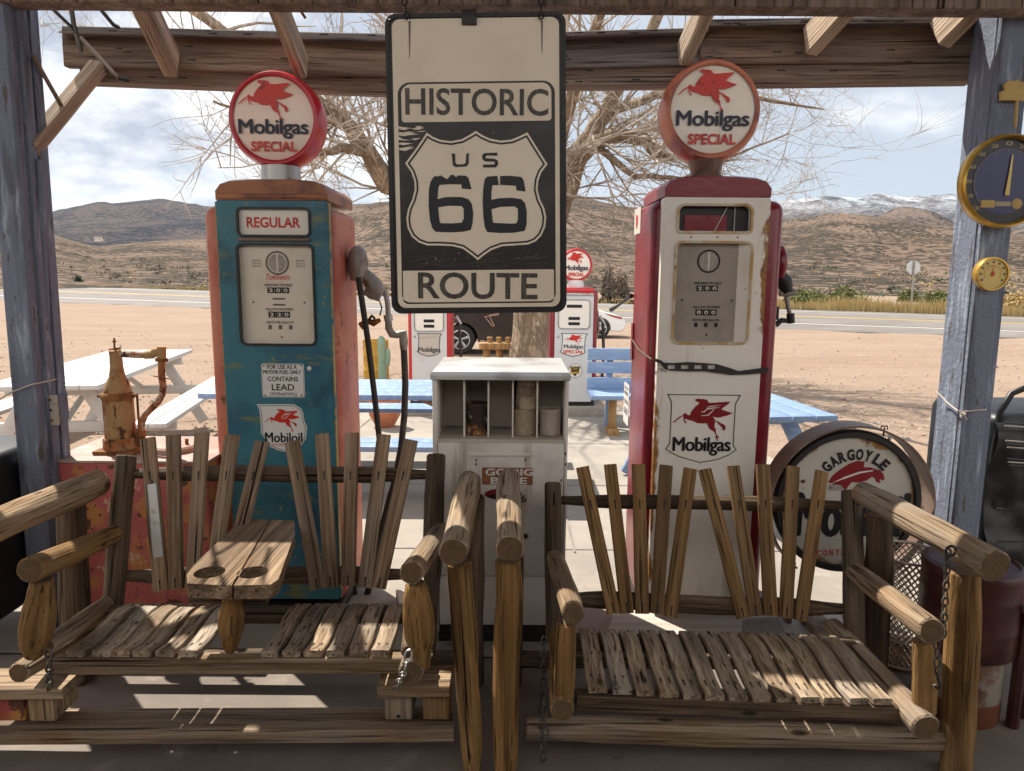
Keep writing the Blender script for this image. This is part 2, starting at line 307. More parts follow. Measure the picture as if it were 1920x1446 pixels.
def scrub(name, soil, soil2, shrub, cell, lo, hi, snow=None):
    """desert slope: soil patches with voronoi shrubs, snow above a height band"""
    m, nt, b = _new(name); N = nt.nodes; K = nt.links
    v = coords(nt, (1, 1, 1), False)
    col = mixc(nt, noise_fac(nt, v, .011 / cell * 3, .4, .62, 5), soil, soil2)
    vo = N.new('ShaderNodeTexVoronoi'); vo.inputs['Scale'].default_value = 1 / cell; K.new(v, vo.inputs['Vector'])
    dens = noise_fac(nt, v, .022 / cell * 3, .35, .65, 4)
    th = N.new('ShaderNodeMath'); th.operation = 'MULTIPLY_ADD'; th.inputs[1].default_value = .38; th.inputs[2].default_value = .36; K.new(dens, th.inputs[0])
    lt = N.new('ShaderNodeMath'); lt.operation = 'SUBTRACT'; K.new(th.outputs[0], lt.inputs[0]); K.new(vo.outputs['Distance'], lt.inputs[1])
    mr = N.new('ShaderNodeMapRange'); mr.inputs[1].default_value = 0; mr.inputs[2].default_value = .16; K.new(lt.outputs[0], mr.inputs[0])
    col = mixc(nt, mr.outputs[0], col, shrub)
    col = mixc(nt, noise_fac(nt, v, .35 / cell, .58, .7, 3), col, tuple(x * .8 for x in shrub))
    if snow:
        geo = N.new('ShaderNodeNewGeometry'); sp = N.new('ShaderNodeSeparateXYZ'); K.new(geo.outputs['Position'], sp.inputs[0])
        sr = N.new('ShaderNodeMapRange'); sr.inputs[1].default_value = snow[0]; sr.inputs[2].default_value = snow[1]; K.new(sp.outputs[2], sr.inputs[0])
        sf = noise_fac(nt, coords(nt, (1, .35, .9), False), .011, .40, .60, 8, .75)
        mu = N.new('ShaderNodeMath'); mu.operation = 'MULTIPLY'; K.new(sr.outputs[0], mu.inputs[0]); K.new(sf, mu.inputs[1])
        col = mixc(nt, mu.outputs[0], col, (.50, .53, .58))
    K.new(col, b.inputs['Base Color']); b.inputs['Roughness'].default_value = 1; b.inputs['Specular IOR Level'].default_value = .05
    bump(nt, b, mr.outputs[0], .65, cell * .5)
    return m


M['hills'] = scrub('scrub_hills', (.175, .127, .096), (.135, .097, .073), (.052, .045, .036), 2.3, 0, 1)
M['mount'] = scrub('blue_grey_mountain', (.088, .066, .058), (.052, .045, .047), (.018, .021, .028), 9, 0, 1)
M['ridge'] = scrub('brown_ridge', (.165, .12, .095), (.12, .088, .075), (.045, .042, .04), 9, 0, 1)
M['snow'] = scrub('snow_mountain', (.14, .12, .118), (.10, .09, .095), (.05, .053, .062), 22, 0, 1, snow=(215, 370))


def asphalt():
    m, nt, b = _new('sun_bleached_asphalt')
    v = coords(nt, (1, 1, 1), False); va = coords(nt, (.12, 2.2, 1), False)
    col = mixc(nt, noise_fac(nt, v, .5, .4, .62), (.155, .138, .125), (.19, .172, .157))
    col = mixc(nt, noise_fac(nt, va, .9, .56, .62, 6), col, (.13, .115, .105))
    nt.links.new(col, b.inputs['Base Color']); b.inputs['Roughness'].default_value = .9
    return m


M['asphalt'] = asphalt()
M['roadwhite'] = paint('road_white_line', (.45, .435, .41), rough=.8)
M['roadyellow'] = paint('road_yellow_line', (.58, .42, .15), rough=.8)
M['leaf'] = paint('sage_leaf', (.115, .135, .04), [((.17, .17, .06), .8, .45, .6)], rough=.9, rnd=False)
M['leafdark'] = paint('juniper_leaf', (.035, .055, .03), [((.06, .085, .045), .8, .45, .6)], rough=.9, rnd=False)
M['brush'] = paint('grey_brush', (.20, .155, .115), [((.12, .10, .075), .5, .45, .6)], rough=.95, rnd=False)
M['grass'] = paint('dry_grass', (.38, .275, .115), [((.45, .34, .155), .5, .45, .6)], rough=.9, rnd=False)

# ------------------------------------------------------------------ object helpers
WM = {}


def tagit(o, label=None, cat=None, group=None, kind=None):
    if label: o['label'] = label
    if cat: o['category'] = cat
    if group: o['group'] = group
    if kind: o['kind'] = kind
    return o


def thing(name, loc, label, cat, group=None, rot=None):
    o = bpy.data.objects.new(name, None); COL.objects.link(o); o.empty_display_size = .1
    m = Matrix.Translation(Vector(loc))
    if rot is not None: m = m @ rot
    o.matrix_world = m; WM[o] = m
    return tagit(o, label, cat, group)


class MB:
    def __init__(s): s.v = []; s.f = []; s.mi = []; s.mats = []

    def slot(s, mat):
        if mat not in s.mats: s.mats.append(mat)
        return s.mats.index(mat)

    def add(s, vs, fs, mat, T=None):
        o = len(s.v); k = s.slot(mat)
        for p in vs:
            p = Vector(p)
            if T is not None: p = T @ p
            s.v.append(p)
        for f in fs: s.f.append([i + o for i in f]); s.mi.append(k)
        return s

    def box(s, c, size, mat, r=0.0, seg=2, T=None):
        bm = bmesh.new(); bmesh.ops.create_cube(bm, size=1)
        for v in bm.verts: v.co = Vector((v.co.x * size[0] + c[0], v.co.y * size[1] + c[1], v.co.z * size[2] + c[2]))
        if r > 0: bmesh.ops.bevel(bm, geom=bm.edges[:], offset=r, segments=seg, profile=.5, affect='EDGES')
        bm.verts.index_update()
        vs = [v.co.copy() for v in bm.verts]; fs = [[v.index for v in f.verts] for f in bm.faces]; bm.free()
        return s.add(vs, fs, mat, T)

    def tube(s, pts, rs, mat, seg=8, cap=True, T=None):
        pts = [Vector(p) for p in pts]; n = len(pts)
        if not isinstance(rs, (list, tuple)): rs = [rs] * n
        vs = []; fs = []; up = None
        for i in range(n):
            t = (pts[min(i + 1, n - 1)] - pts[max(i - 1, 0)])
            if t.length < 1e-9: t = Vector((0, 0, 1))
            t.normalize()
            if up is None: up = Vector((1, 0, 0)) if abs(t.x) < .8 else Vector((0, 1, 0))
            a = (up - t * up.dot(t)).normalized(); b = t.cross(a); up = a
            for k in range(seg):
                th = 2 * math.pi * k / seg; vs.append(pts[i] + (a * math.cos(th) + b * math.sin(th)) * rs[i])
        for i in range(n - 1):
            for k in range(seg):
                k2 = (k + 1) % seg; fs.append([i * seg + k, i * seg + k2, (i + 1) * seg + k2, (i + 1) * seg + k])
        if cap: fs.append(list(range(seg))[::-1]); fs.append([(n - 1) * seg + k for k in range(seg)])
        return s.add(vs, fs, mat, T)

    def lathe(s, prof, mat, seg=32, T=None, cap=True):
        """profile (r, z) revolved about Z"""
        vs = []; fs = []; n = len(prof)
        for r, z in prof:
            for k in range(seg):
                th = 2 * math.pi * k / seg; vs.append((r * math.cos(th), r * math.sin(th), z))
        for i in range(n - 1):
            for k in range(seg):
                k2 = (k + 1) % seg; fs.append([i * seg + k, i * seg + k2, (i + 1) * seg + k2, (i + 1) * seg + k])
        if cap: fs.append(list(range(seg))[::-1]); fs.append([(n - 1) * seg + k for k in range(seg)])
        return s.add(vs, fs, mat, T)

    def plate(s, outer, holes, y0, th, mat, T=None):
        """flat plate in the XZ plane, front face at y0 (towards -Y), thickness th behind it"""
        loops = [[(p[0], p[1]) for p in outer]] + [[(p[0], p[1]) for p in h] for h in holes]
        tri = tessellate_polygon([[Vector((p[0], p[1], 0)) for p in l] for l in loops])
        flat = [p for l in loops for p in l]; n = len(flat)
        vs = [(p[0], y0, p[1]) for p in flat]; fs = []
        for t in tri:
            a, b, c = (flat[i] for i in t); cr = (b[0] - a[0]) * (c[1] - a[1]) - (b[1] - a[1]) * (c[0] - a[0])
            if abs(cr) < 1e-12: continue
            fs.append(list(t) if cr > 0 else list(t)[::-1])
        if th > 0:
            vs += [(p[0], y0 + th, p[1]) for p in flat]; o = 0
            for l in loops:
                m = len(l)
                for i in range(m): j = (i + 1) % m; fs.append([o + i, o + j, n + o + j, n + o + i])
                o += m
        return s.add(vs, fs, mat, T)

    def text(s, txt, box, y0, mat, bold=.02, shear=0, T=None, space=1.0):
        """text fitted into box (x0, z0, x1, z1) on the XZ plane at y0"""
        multi = 'M' in txt and bold > .006
        cu = bpy.data.curves.new('t', 'FONT'); cu.body = txt; cu.offset = 0 if multi else bold; cu.shear = shear; cu.resolution_u = 4; cu.space_character = space
        ob = bpy.data.objects.new('t', cu); me = bpy.data.meshes.new_from_object(ob)
        vs = [v.co.copy() for v in me.vertices]; fs = [list(p.vertices) for p in me.polygons]
        bpy.data.objects.remove(ob); bpy.data.curves.remove(cu); bpy.data.meshes.remove(me)
        if not vs: return s
        x0 = min(v.x for v in vs); x1 = max(v.x for v in vs); z0 = min(v.y for v in vs); z1 = max(v.y for v in vs)
        sx = (box[2] - box[0]) / (x1 - x0); sz = (box[3] - box[1]) / (z1 - z0)
        vs = [Vector((box[0] + (v.x - x0) * sx, y0, box[1] + (v.y - z0) * sz)) for v in vs]
        if multi:
            bx = (box[3] - box[1]) * bold * 1.5
            for k, (dx, dz) in enumerate(((bx, 0), (-bx, 0), (0, bx * .5), (0, -bx * .5))): s.add([v + Vector((dx, -.00012 * (k + 1), dz)) for v in vs], fs, mat, T)
        return s.add(vs, fs, mat, T)

    def ribbon(s, loop, w, y0, th, mat, T=None, inset=0.0):
        a = offset_loop(loop, w / 2 - inset); b = offset_loop(loop, -w / 2 - inset)
        return s.plate(a, [b], y0, th, mat, T)

    def build(s, name, parent=None, mw=None, smooth=38, label=None, cat=None, group=None, kind=None):
        me = bpy.data.meshes.new(name); me.from_pydata([tuple(v) for v in s.v], [], s.f)
        for m in s.mats: me.materials.append(m)
        me.polygons.foreach_set('material_index', s.mi)
        if smooth: me.shade_smooth(); me.set_sharp_from_angle(angle=rad(smooth))
        me.update()
        o = bpy.data.objects.new(name, me); COL.objects.link(o)
        m = mw if mw is not None else (WM[parent] if parent is not None else Matrix())
        if parent is not None:
            o.parent = parent; o.matrix_local = WM[parent].inverted() @ m
        else:
            o.matrix_world = m
        WM[o] = m
        return tagit(o, label, cat, group, kind)


def offset_loop(loop, d):
    """offset a closed 2-D loop outwards by d"""
    n = len(loop); ar = sum(loop[i][0] * loop[(i + 1) % n][1] - loop[(i + 1) % n][0] * loop[i][1] for i in range(n))
    sg = 1 if ar > 0 else -1; out = []
    for i in range(n):
        p0 = Vector(loop[i - 1][:2]); p1 = Vector(loop[i][:2]); p2 = Vector(loop[(i + 1) % n][:2])
        a = (p1 - p0).normalized(); b = (p2 - p1).normalized()
        na = Vector((a.y, -a.x)) * sg; nb = Vector((b.y, -b.x)) * sg
        m = (na + nb); m = m.normalized() if m.length > 1e-6 else na
        k = max(.45, m.dot(na)); out.append(tuple(p1 + m * (d / k)))
    return out


def rrect(x0, z0, x1, z1, r, n=5, top=None):
    rt = r if top is None else top
    out = []
    for cx, cz, a, q in ((x1 - r, z0 + r, -90, r), (x1 - rt, z1 - rt, 0, rt), (x0 + rt, z1 - rt, 90, rt), (x0 + r, z0 + r, 180, r)):
        for k in range(n + 1):
            th = rad(a + 90 * k / n); out.append((cx + q * math.cos(th), cz + q * math.sin(th)))
    return out


def circ(cx, cz, r, n=40, rz=None):
    return [(cx + r * math.cos(2 * math.pi * k / n), cz + (rz or r) * math.sin(2 * math.pi * k / n)) for k in range(n)]


def axisM(p0, p1, hint=(1, 0, 0)):
    z = (p1 - p0).normalized(); x = Vector(hint); x = (x - z * x.dot(z)).normalized(); y = z.cross(x)
    return Matrix(((x.x, y.x, z.x, p0.x), (x.y, y.y, z.y, p0.y), (x.z, y.z, z.z, p0.z), (0, 0, 0, 1)))


def log(name, parent, p0, p1, rs, mat, end=None, seg=22, rough=.05, **kw):
    """a log or turned post from p0 to p1; rs = radius or list of radii along it"""
    p0 = Vector(p0); p1 = Vector(p1); L = (p1 - p0).length
    if not isinstance(rs, (list, tuple)): rs = [rs * .96, rs * 1.02, rs, rs * .97]
    nr = 16; mb = MB(); vs = []; fs = []; sd = random.uniform(0, 90)
    zs = [0, .006] + [L * k / nr for k in range(1, nr)] + [L - .006, L]
    for i, z in enumerate(zs):
        t = min(max(z / L, 0), 1) * (len(rs) - 1); a = int(min(t, len(rs) - 2)) if len(rs) > 1 else 0; fr = t - a
        fr = fr * fr * (3 - 2 * fr); r = rs[a] * (1 - fr) + rs[min(a + 1, len(rs) - 1)] * fr
        if i in (0, len(zs) - 1): r -= .005
        for k in range(seg):
            th = 2 * math.pi * k / seg
            q = r * (1 + rough * 2 * noise.noise(Vector((math.cos(th) * 1.3 + sd, math.sin(th) * 1.3, z * 6))) + rough * .8 * noise.noise(Vector((math.cos(th) * 4, math.sin(th) * 4 + sd, z * 3))))
            bx = r * .22 * noise.noise(Vector((sd, z * 2.3, 1))) * min(1, z * 8, (L - z) * 8); by = r * .22 * noise.noise(Vector((sd, z * 2.3, 9))) * min(1, z * 8, (L - z) * 8)
            vs.append((q * math.cos(th) + bx, q * math.sin(th) + by, z))
    n = len(zs)
    for i in range(n - 1):
        for k in range(seg): k2 = (k + 1) % seg; fs.append([i * seg + k, i * seg + k2, (i + 1) * seg + k2, (i + 1) * seg + k])
    mb.add(vs, fs, mat)
    e = end or M['end']; mb.add([vs[k] for k in range(seg)], [list(range(seg))[::-1]], e); mb.add([vs[(n - 1) * seg + k] for k in range(seg)], [list(range(seg))], e)
    return mb.build(name, parent, axisM(p0, p1), **kw)


def plank(name, parent, p0, p1, w, t, mat, hint=(1, 0, 0), bend=None, w1=None, nails=(), face=-1, ch=.003, **kw):
    """a board from p0 to p1: width along the hint axis, thickness across; bend(s) gives an offset across"""
    p0 = Vector(p0); p1 = Vector(p1); L = (p1 - p0).length; w1 = w1 or w; n = 14
    mb = MB(); vs = []; fs = []; sd = random.uniform(0, 90)
    for i in range(n + 1):
        s = i / n; z = L * s; ww = (w + (w1 - w) * s) / 2 * (1 + .02 * noise.noise(Vector((sd, z * 5, 0)))); o = (bend(s) if bend else 0) + .0012 * noise.noise(Vector((sd, 7, z * 6)))
        h = t / 2
        for x, y in ((-ww + ch, -h), (ww - ch, -h), (ww, -h + ch), (ww, h - ch), (ww - ch, h), (-ww + ch, h), (-ww, h - ch), (-ww, -h + ch)):
            vs.append((x, y + o, z))
    for i in range(n):
        for k in range(8): k2 = (k + 1) % 8; fs.append([i * 8 + k, i * 8 + k2, (i + 1) * 8 + k2, (i + 1) * 8 + k])
    fs.append(list(range(8))[::-1]); fs.append([n * 8 + k for k in range(8)])
    mb.add(vs, fs, mat)
    for (x, s) in nails:
        o = bend(s) if bend else 0; yy = face * (t / 2 + .0008) + o
        pts = [(x * w / 2 + .0035 * math.cos(a * math.pi / 4), yy, L * s + .006 * math.sin(a * math.pi / 4)) for a in range(8)]
        mb.add(pts, [list(range(8)) if face < 0 else list(range(8))[::-1]], M['nail'])
        pts = [(x * w / 2 + .0022 * (1 if a in (0, 3) else -1), yy, L * s - (.0 if a < 2 else .028)) for a in range(4)]
        mb.add(pts, [[0, 1, 2, 3] if face < 0 else [3, 2, 1, 0]], M['nail'])
    return mb.build(name, parent, axisM(p0, p1, hint), **kw)


def chain_mesh(mb, pts, link, r, mat):
    pts = [Vector(p) for p in pts]; k = 0; res = []
    for a, b in zip(pts, pts[1:]):
        n = max(1, int((b - a).length / (link * .74)))
        for i in range(n): res.append((a.lerp(b, (i + .5) / n), (b - a).normalized()))
    for c, d in res:
        k += 1; s = Vector((1, 0, 0)) if k % 2 else Vector((0, 1, 0)); s = (s - d * s.dot(d)).normalized()
        lp = []
        for j in range(13):
            th = 2 * math.pi * j / 12; lp.append(c + d * (link * .5 * math.sin(th)) + s * (link * .28 * math.cos(th)))
        mb.tube(lp, r, mat, 5, cap=False)
    return mb


class Face:
    """front plane y = Y of a thing at root: maps photo pixels to local x, z"""
    def __init__(s, root, dy=0.0): s.m = WM[root].inverted(); s.y = WM[root].translation.y + dy; s.dy = dy
    def __call__(s, u, v): p = s.m @ PY(u, v, s.y); return (p.x, p.z)
    def box(s, u0, v0, u1, v1):
        a = s(u0, (v0 + v1) / 2)[0]; b = s(u1, (v0 + v1) / 2)[0]; t = s((u0 + u1) / 2, v0)[1]; q = s((u0 + u1) / 2, v1)[1]
        return (a, q, b, t)


def smooth_loop(pts, n=3):
    """closed Catmull-Rom through pts"""
    out = []; m = len(pts)
    for i in range(m):
        p = [Vector(pts[(i + k - 1) % m]) for k in range(4)]
        for j in range(n):
            t = j / n; out.append(tuple(.5 * ((2 * p[1]) + (p[2] - p[0]) * t + (2 * p[0] - 5 * p[1] + 4 * p[2] - p[3]) * t * t + (3 * p[1] - p[0] - 3 * p[2] + p[3]) * t ** 3)))
    return out


# flying horse and shield outlines, drawn on a 1650 x 1446 grid
HORSE = [(635,225),(640,195),(700,185),(760,195),(800,190),(840,205),(870,205),(890,240),(905,262),(1000,262),(1200,245),(1340,235),(1290,290),(1200,350),(1165,385),(1280,425),(1400,455),(1300,500),(1150,540),(1080,545),(1000,522),(1035,560),(1050,600),(1100,610),(1170,650),(1240,680),(1270,720),(1265,780),(1210,790),(1205,745),(1150,690),(1090,630),(1055,614),(1050,650),(1045,730),(1075,760),(1080,820),(1095,860),(1120,900),(1155,920),(1150,935),(1115,930),(1125,965),(1145,990),(1120,995),(1090,940),(1078,910),(1085,880),(1050,820),(1020,800),(960,770),(920,720),(890,655),(820,660),(700,655),(600,610),(560,600),(520,595),(460,570),(440,575),(450,610),(485,640),(480,665),(460,655),(430,620),(415,570),(415,535),(418,512),(340,560),(240,640),(205,650),(215,630),(330,535),(400,505),(415,475),(440,460),(480,485),(520,505),(545,500),(560,440),(600,390),(640,340),(690,300),(720,275),(700,250),(670,240),(645,238)]
WING = [[(905,330),(1000,318),(1180,300),(1000,335),(900,350)], [(870,372),(1010,352),(1150,350),(1000,372),(880,395)], [(760,430),(820,425),(890,345),(905,345),(840,440),(770,445)], [(760,505),(900,490),(1010,385),(1025,390),(915,508),(770,515)]]
SHIELD = [(110,95),(1540,110),(1520,150),(1450,270),(1440,310),(1395,1050),(1410,1110),(1460,1170),(1300,1280),(1100,1360),(900,1400),(780,1415),(750,1440),(720,1415),(550,1370),(350,1310),(200,1240),(70,1155),(130,1090),(155,1040),(190,270),(175,215)]


def grid_map(box, pts, gx0, gy0, gx1, gy1):
    x0, z0, x1, z1 = box
    return [(x0 + (p[0] - gx0) / (gx1 - gx0) * (x1 - x0), z1 - (p[1] - gy0) / (gy1 - gy0) * (z1 - z0)) for p in pts]


def horse(mb, box, y0, mat, linemat=None):
    """box covers the horse's own bounding box"""
    mb.plate(grid_map(box, HORSE, 205, 185, 1400, 995), [], y0, 0, mat)
    if linemat:
        for w in WING: mb.plate(grid_map(box, w, 205, 185, 1400, 995), [], y0 - .0006, 0, linemat)


# ------------------------------------------------------------------ setting: ground, slab, road, hills
def ground():
    mb = MB(); xs = [-5200, -900, -300, -120, -60, -30, -15, -8, -4, 0, 4, 8, 15, 30, 60, 120, 300, 900, 5200]; ys = [-40, -10, 0, 3.6, 5, 8, 12, 16, 20, 25.6, 30, 45, 70, 100, 160, 400, 5200]
    vs = [(x, y, gz(y) - .03) for y in ys for x in xs]; n = len(xs); fs = []
    for j in range(len(ys) - 1):
        for i in range(n - 1): fs.append([j * n + i, j * n + i + 1, (j + 1) * n + i + 1, (j + 1) * n + i])
    mb.add(vs, fs, M['dirt']); return mb.build('ground', None, kind='structure')


ground()
mb = MB()
vs = []; rows = [(2.62, -3.2, 5.0), (3.6, -3.2, 5.0), (4.0, -2.95, 4.4), (4.6, -2.6, 3.1), (5.4, -2.1, 2.3), (8.9, -2.1, 2.2)]
for y, a, b in rows: vs += [(a, y, gz(y)), (b, y, gz(y))]
for y, a, b in rows: vs += [(a, y, gz(y) - .12), (b, y, gz(y) - .12)]
n = len(rows) * 2; fs = [[2 * i, 2 * i + 1, 2 * i + 3, 2 * i + 2] for i in range(len(rows) - 1)]
fs += [[2 * i + 1, n + 2 * i + 1, n + 2 * i + 3, 2 * i + 3] for i in range(len(rows) - 1)] + [[2 * i + 2, n + 2 * i + 2, n + 2 * i, 2 * i] for i in range(len(rows) - 1)]
fs += [[n - 2, n - 1, 2 * n - 1, 2 * n - 2]]
mb.add(vs, fs, M['concrete']); mb.build('patio_slab', None, kind='structure', smooth=0)
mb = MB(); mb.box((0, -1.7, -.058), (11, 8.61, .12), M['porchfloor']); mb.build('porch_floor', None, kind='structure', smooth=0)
# thin joints in the slab are sealed strips of darker mortar
mb = MB()
for y in (3.75, 5.1, 6.6): mb.box((-.2, y, gz(y) + .002), (4.0 if y > 4 else 6.0, .014, .004), M['stone'])
for x in (-1.6, .35, 2.0): mb.add([(x - .006, 3.7, gz(3.7) + .006), (x + .006, 3.7, gz(3.7) + .006), (x + .006, 8.8, gz(8.8) + .006), (x - .006, 8.8, gz(8.8) + .006)], [[0, 1, 2, 3]], M['stone'])
mb.build('slab_joints', None, kind='structure', smooth=0)


def road():
    near = [PG(105, 566), PG(1920, 632)]; far = [PG(105, 536), PG(1920, 595)]
    def ext(a, b, x): t = (x - a.x) / (b.x - a.x); return a.y + (b.y - a.y) * t
    z = gz(40); mb = MB(); X = (-260, 200)
    def strip(f0, f1, dz, mat):
        vs = []
        for x in X:
            yn = ext(near[0], near[1], x); yf = ext(far[0], far[1], x)
            vs += [(x, yn + (yf - yn) * f0, z + dz), (x, yn + (yf - yn) * f1, z + dz)]
        mb.add(vs, [[0, 2, 3, 1]], mat)
    strip(0, 1, .02, M['asphalt']); strip(.16, .185, .024, M['roadwhite']); strip(.5, .515, .024, M['roadyellow']); strip(.53, .545, .024, M['roadyellow']); strip(.86, .885, .024, M['roadwhite'])
    vs = []
    for x in X: y = ext(near[0], near[1], x); vs += [(x, y, z + .02), (x, y - .25, z - .04)]
    mb.add(vs, [[0, 1, 3, 2]], M['asphalt'])
    mb.build('road', None, kind='structure', smooth=0)
    return near, far, ext


NEAR, FAR, EXT = road()


def gravel():
    mb = MB(); rnd = random.Random(11); mats = [M['stone'], M['gravelpale'], M['gravelbrown']]
    for k in range(4200):
        u = rnd.uniform(-60, 1980); v = 575 + 270 * rnd.random() ** .8; p = PG(u, v)
        if p.y < 4.6 or (abs(p.x) < 2.3 and p.y < 9): continue
        if p.y > 27: continue
        d = noise.noise(Vector((p.x * .35, p.y * .8, 3)))
        if d < -.15 and rnd.random() < .8: continue
        s = rnd.uniform(.008, .022) * (1 + p.y * .05) * (1.8 if rnd.random() < .05 else 1); z = gz(p.y) - .03; a = rnd.random() * 6
        mb.add([(p.x + s * math.cos(a), p.y + s * math.sin(a), z), (p.x - s * math.sin(a), p.y + s * math.cos(a), z), (p.x - s * math.cos(a), p.y - s * math.sin(a), z), (p.x + s * math.sin(a), p.y - s * math.cos(a), z), (p.x + s * .2, p.y, z + s * rnd.uniform(.5, .9))], [[0, 1, 4], [1, 2, 4], [2, 3, 4], [3, 0, 4]], rnd.choice(mats))
    mb.build('gravel', None, kind='stuff', smooth=0)
    # broken dark lip along the near road edge, and tyre tracks pressed into the lot
    mb = MB(); x = -60.0; z = gz(40)
    while x < 45:
        ln = rnd.uniform(.6, 4.5); y = EXT(NEAR[0], NEAR[1], x + ln / 2); w = rnd.uniform(.05, .38) if rnd.random() < .8 else .7
        y0 = EXT(NEAR[0], NEAR[1], x) - .02; y1 = EXT(NEAR[0], NEAR[1], x + ln) - .02
        mb.add([(x, y0 - .05, z - .024), (x + ln * .3, y0 - w, z - .024), (x + ln * .7, y1 - w * .8, z - .024), (x + ln, y1 - .04, z - .024), (x + ln, y1 + .02, z + .021), (x, y0 + .02, z + .021)], [[0, 1, 2, 3, 4, 5]], M['tarlip'] if rnd.random() < .75 else M['asphalt']); x += ln + (rnd.uniform(0, 2.5) if rnd.random() < .3 else 0)
    mb.build('road_edge', None, kind='structure', smooth=0)


gravel()


def crest_fn(pts):
    def f(u):
        if u <= pts[0][0]: return pts[0][1]
        for a, b in zip(pts, pts[1:]):
            if u <= b[0]:
                t = (u - a[0]) / (b[0] - a[0]); t = t * t * (3 - 2 * t) * .5 + t * .5; return a[1] + (b[1] - a[1]) * t
        return pts[-1][1]
    return f


def terrain(name, crest, r0, r1, z0, mat, nr=60, power=1.25, rough=1.0, u0=-900, u1=2800, nu=260, back=1.35, seed=0):
    mb = MB(); vs = []; fs = []; f = crest_fn(crest); rows = []
    for j in range(nr + 1):
        t = j / nr; rows.append(r0 + (r1 - r0) * t ** 1.4)
    rows += [r1 * (1 + (back - 1) * .5), r1 * back]
    for j, r in enumerate(rows):
        for i in range(nu + 1):
            u = u0 + (u1 - u0) * i / nu
            rr = r1 * (1 + .16 * noise.noise(Vector((u * .0035, seed, 3))))
            d = D(u, f(u)); h = math.hypot(d.x, d.y); zc = EYE + d.z / h * rr; k = r / r1
            x = d.x / h * rr * k; y = d.y / h * rr * k
            if j <= nr:
                t = (r - r0) / (r1 - r0); s = t ** power
                z = z0 + (zc - z0) * s
                a = rough * (zc - z0) * .16 * math.sin(math.pi * min(1, t * .98)) * min(1, t * 4)
                sc = 5.0 / r1
                z += a * (noise.noise(Vector((x * sc, y * sc, seed))) + .5 * noise.noise(Vector((x * sc * 2.6, y * sc * 2.6, seed + 5))) + .3 * noise.noise(Vector((x * sc * 6, y * sc * 6, seed + 9))))
                if j == nr: z += rough * (zc - z0) * .02 * noise.noise(Vector((u * .05, seed, 0)))
            else:
                z = z0 + (zc - z0) * (.6 if j == nr + 1 else 0)
            vs.append((x, y, z))
    n = nu + 1
    for j in range(len(rows) - 1):
        for i in range(nu): fs.append([j * n + i, j * n + i + 1, (j + 1) * n + i + 1, (j + 1) * n + i])
    mb.add(vs, fs, mat); return mb.build(name, None, kind='structure', smooth=180)


terrain('hills', [(-900, 420), (0, 436), (95, 440), (180, 462), (300, 452), (400, 446), (560, 410), (660, 384), (730, 378), (900, 372), (1080, 368), (1180, 388), (1320, 408), (1455, 414), (1580, 401), (1610, 402), (1700, 414), (1795, 425), (1920, 440), (2300, 430), (2800, 420)], 78, 620, gz(40) - .6, M['hills'], power=1.2, rough=.95, seed=1)
terrain('mountains', [(-900, 440), (-300, 420), (95, 398), (140, 388), (190, 378), (215, 382), (260, 377), (300, 373), (340, 379), (390, 388), (470, 380), (600, 402), (720, 440), (900, 520), (2800, 540)], 700, 2600, 4, M['mount'], nr=40, power=1.5, rough=1.1, seed=4)
terrain('ridge', [(-900, 540), (1200, 540), (1400, 470), (1560, 440), (1620, 424), (1655, 400), (1690, 386), (1740, 392), (1795, 419), (1900, 428), (2100, 410), (2800, 400)], 640, 1500, 4, M['ridge'], nr=40, power=1.3, rough=1.1, seed=8)
terrain('snowy_mountains', [(-900, 540), (850, 520), (1000, 402), (1120, 393), (1180, 386), (1300, 390), (1455, 379), (1500, 373), (1540, 367), (1610, 371), (1650, 362), (1690, 370), (1740, 368), (1795, 363), (1900, 372), (2100, 366), (2800, 390)], 1600, 3600, 6, M['snow'], nr=46, power=1.3, rough=1.5, seed=12)


# ------------------------------------------------------------------ plants in the distance
def leafblob(mb, c, sx, sy, sz, n, mat, size):
    for _ in range(n):
        while True:
            p = Vector((random.uniform(-1, 1), random.uniform(-1, 1), random.uniform(0, 1)))
            if p.length < 1 and p.length > .3: break
        wob = 1 + .35 * noise.noise(p * 2.3 + Vector((c[0], c[1], 0)))
        q = Vector((c[0] + p.x * sx * wob, c[1] + p.y * sy * wob, c[2] + p.z * sz * wob)); a = Vector((random.uniform(-1, 1), random.uniform(-1, 1), random.uniform(-.3, 1))).normalized() * size * random.uniform(.5, 1.2)
        b = a.cross(Vector((random.uniform(-1, 1), random.uniform(-1, 1), random.uniform(-1, 1)))).normalized() * size * .45
        mb.add([q - b, q + b, q + a], [[0, 1, 2]], mat)


def bush(u0, u1, v1, h, label, mat='leaf', n=900, size=.22, deep=None):
    a = PG(u0, v1); b = PG(u1, v1); c = (a + b) / 2; w = (b - a).length / 2
    t = thing('bush', c, label, 'bush', 'bushes along the far side of the road')
    mb = MB(); k = max(1, int(w / 1.3)); 
    for i in range(k):
        x = -w + (2 * i + 1) * w / k; leafblob(mb, (x, random.uniform(-.3, .3), 0), w / k * 1.15, deep or min(w, 1.6), h * random.uniform(.85, 1.1), n // k, M[mat], size)
    mb.build('foliage', t)
    for i in range(2): mb = MB(); x = random.uniform(-w, w) * .7; mb.tube([(x, 0, -.05), (x + random.uniform(-.2, .2), random.uniform(-.2, .2), h * .6)], [.05, .015], M['brush'], 5); mb.build('stem', t)
    return t


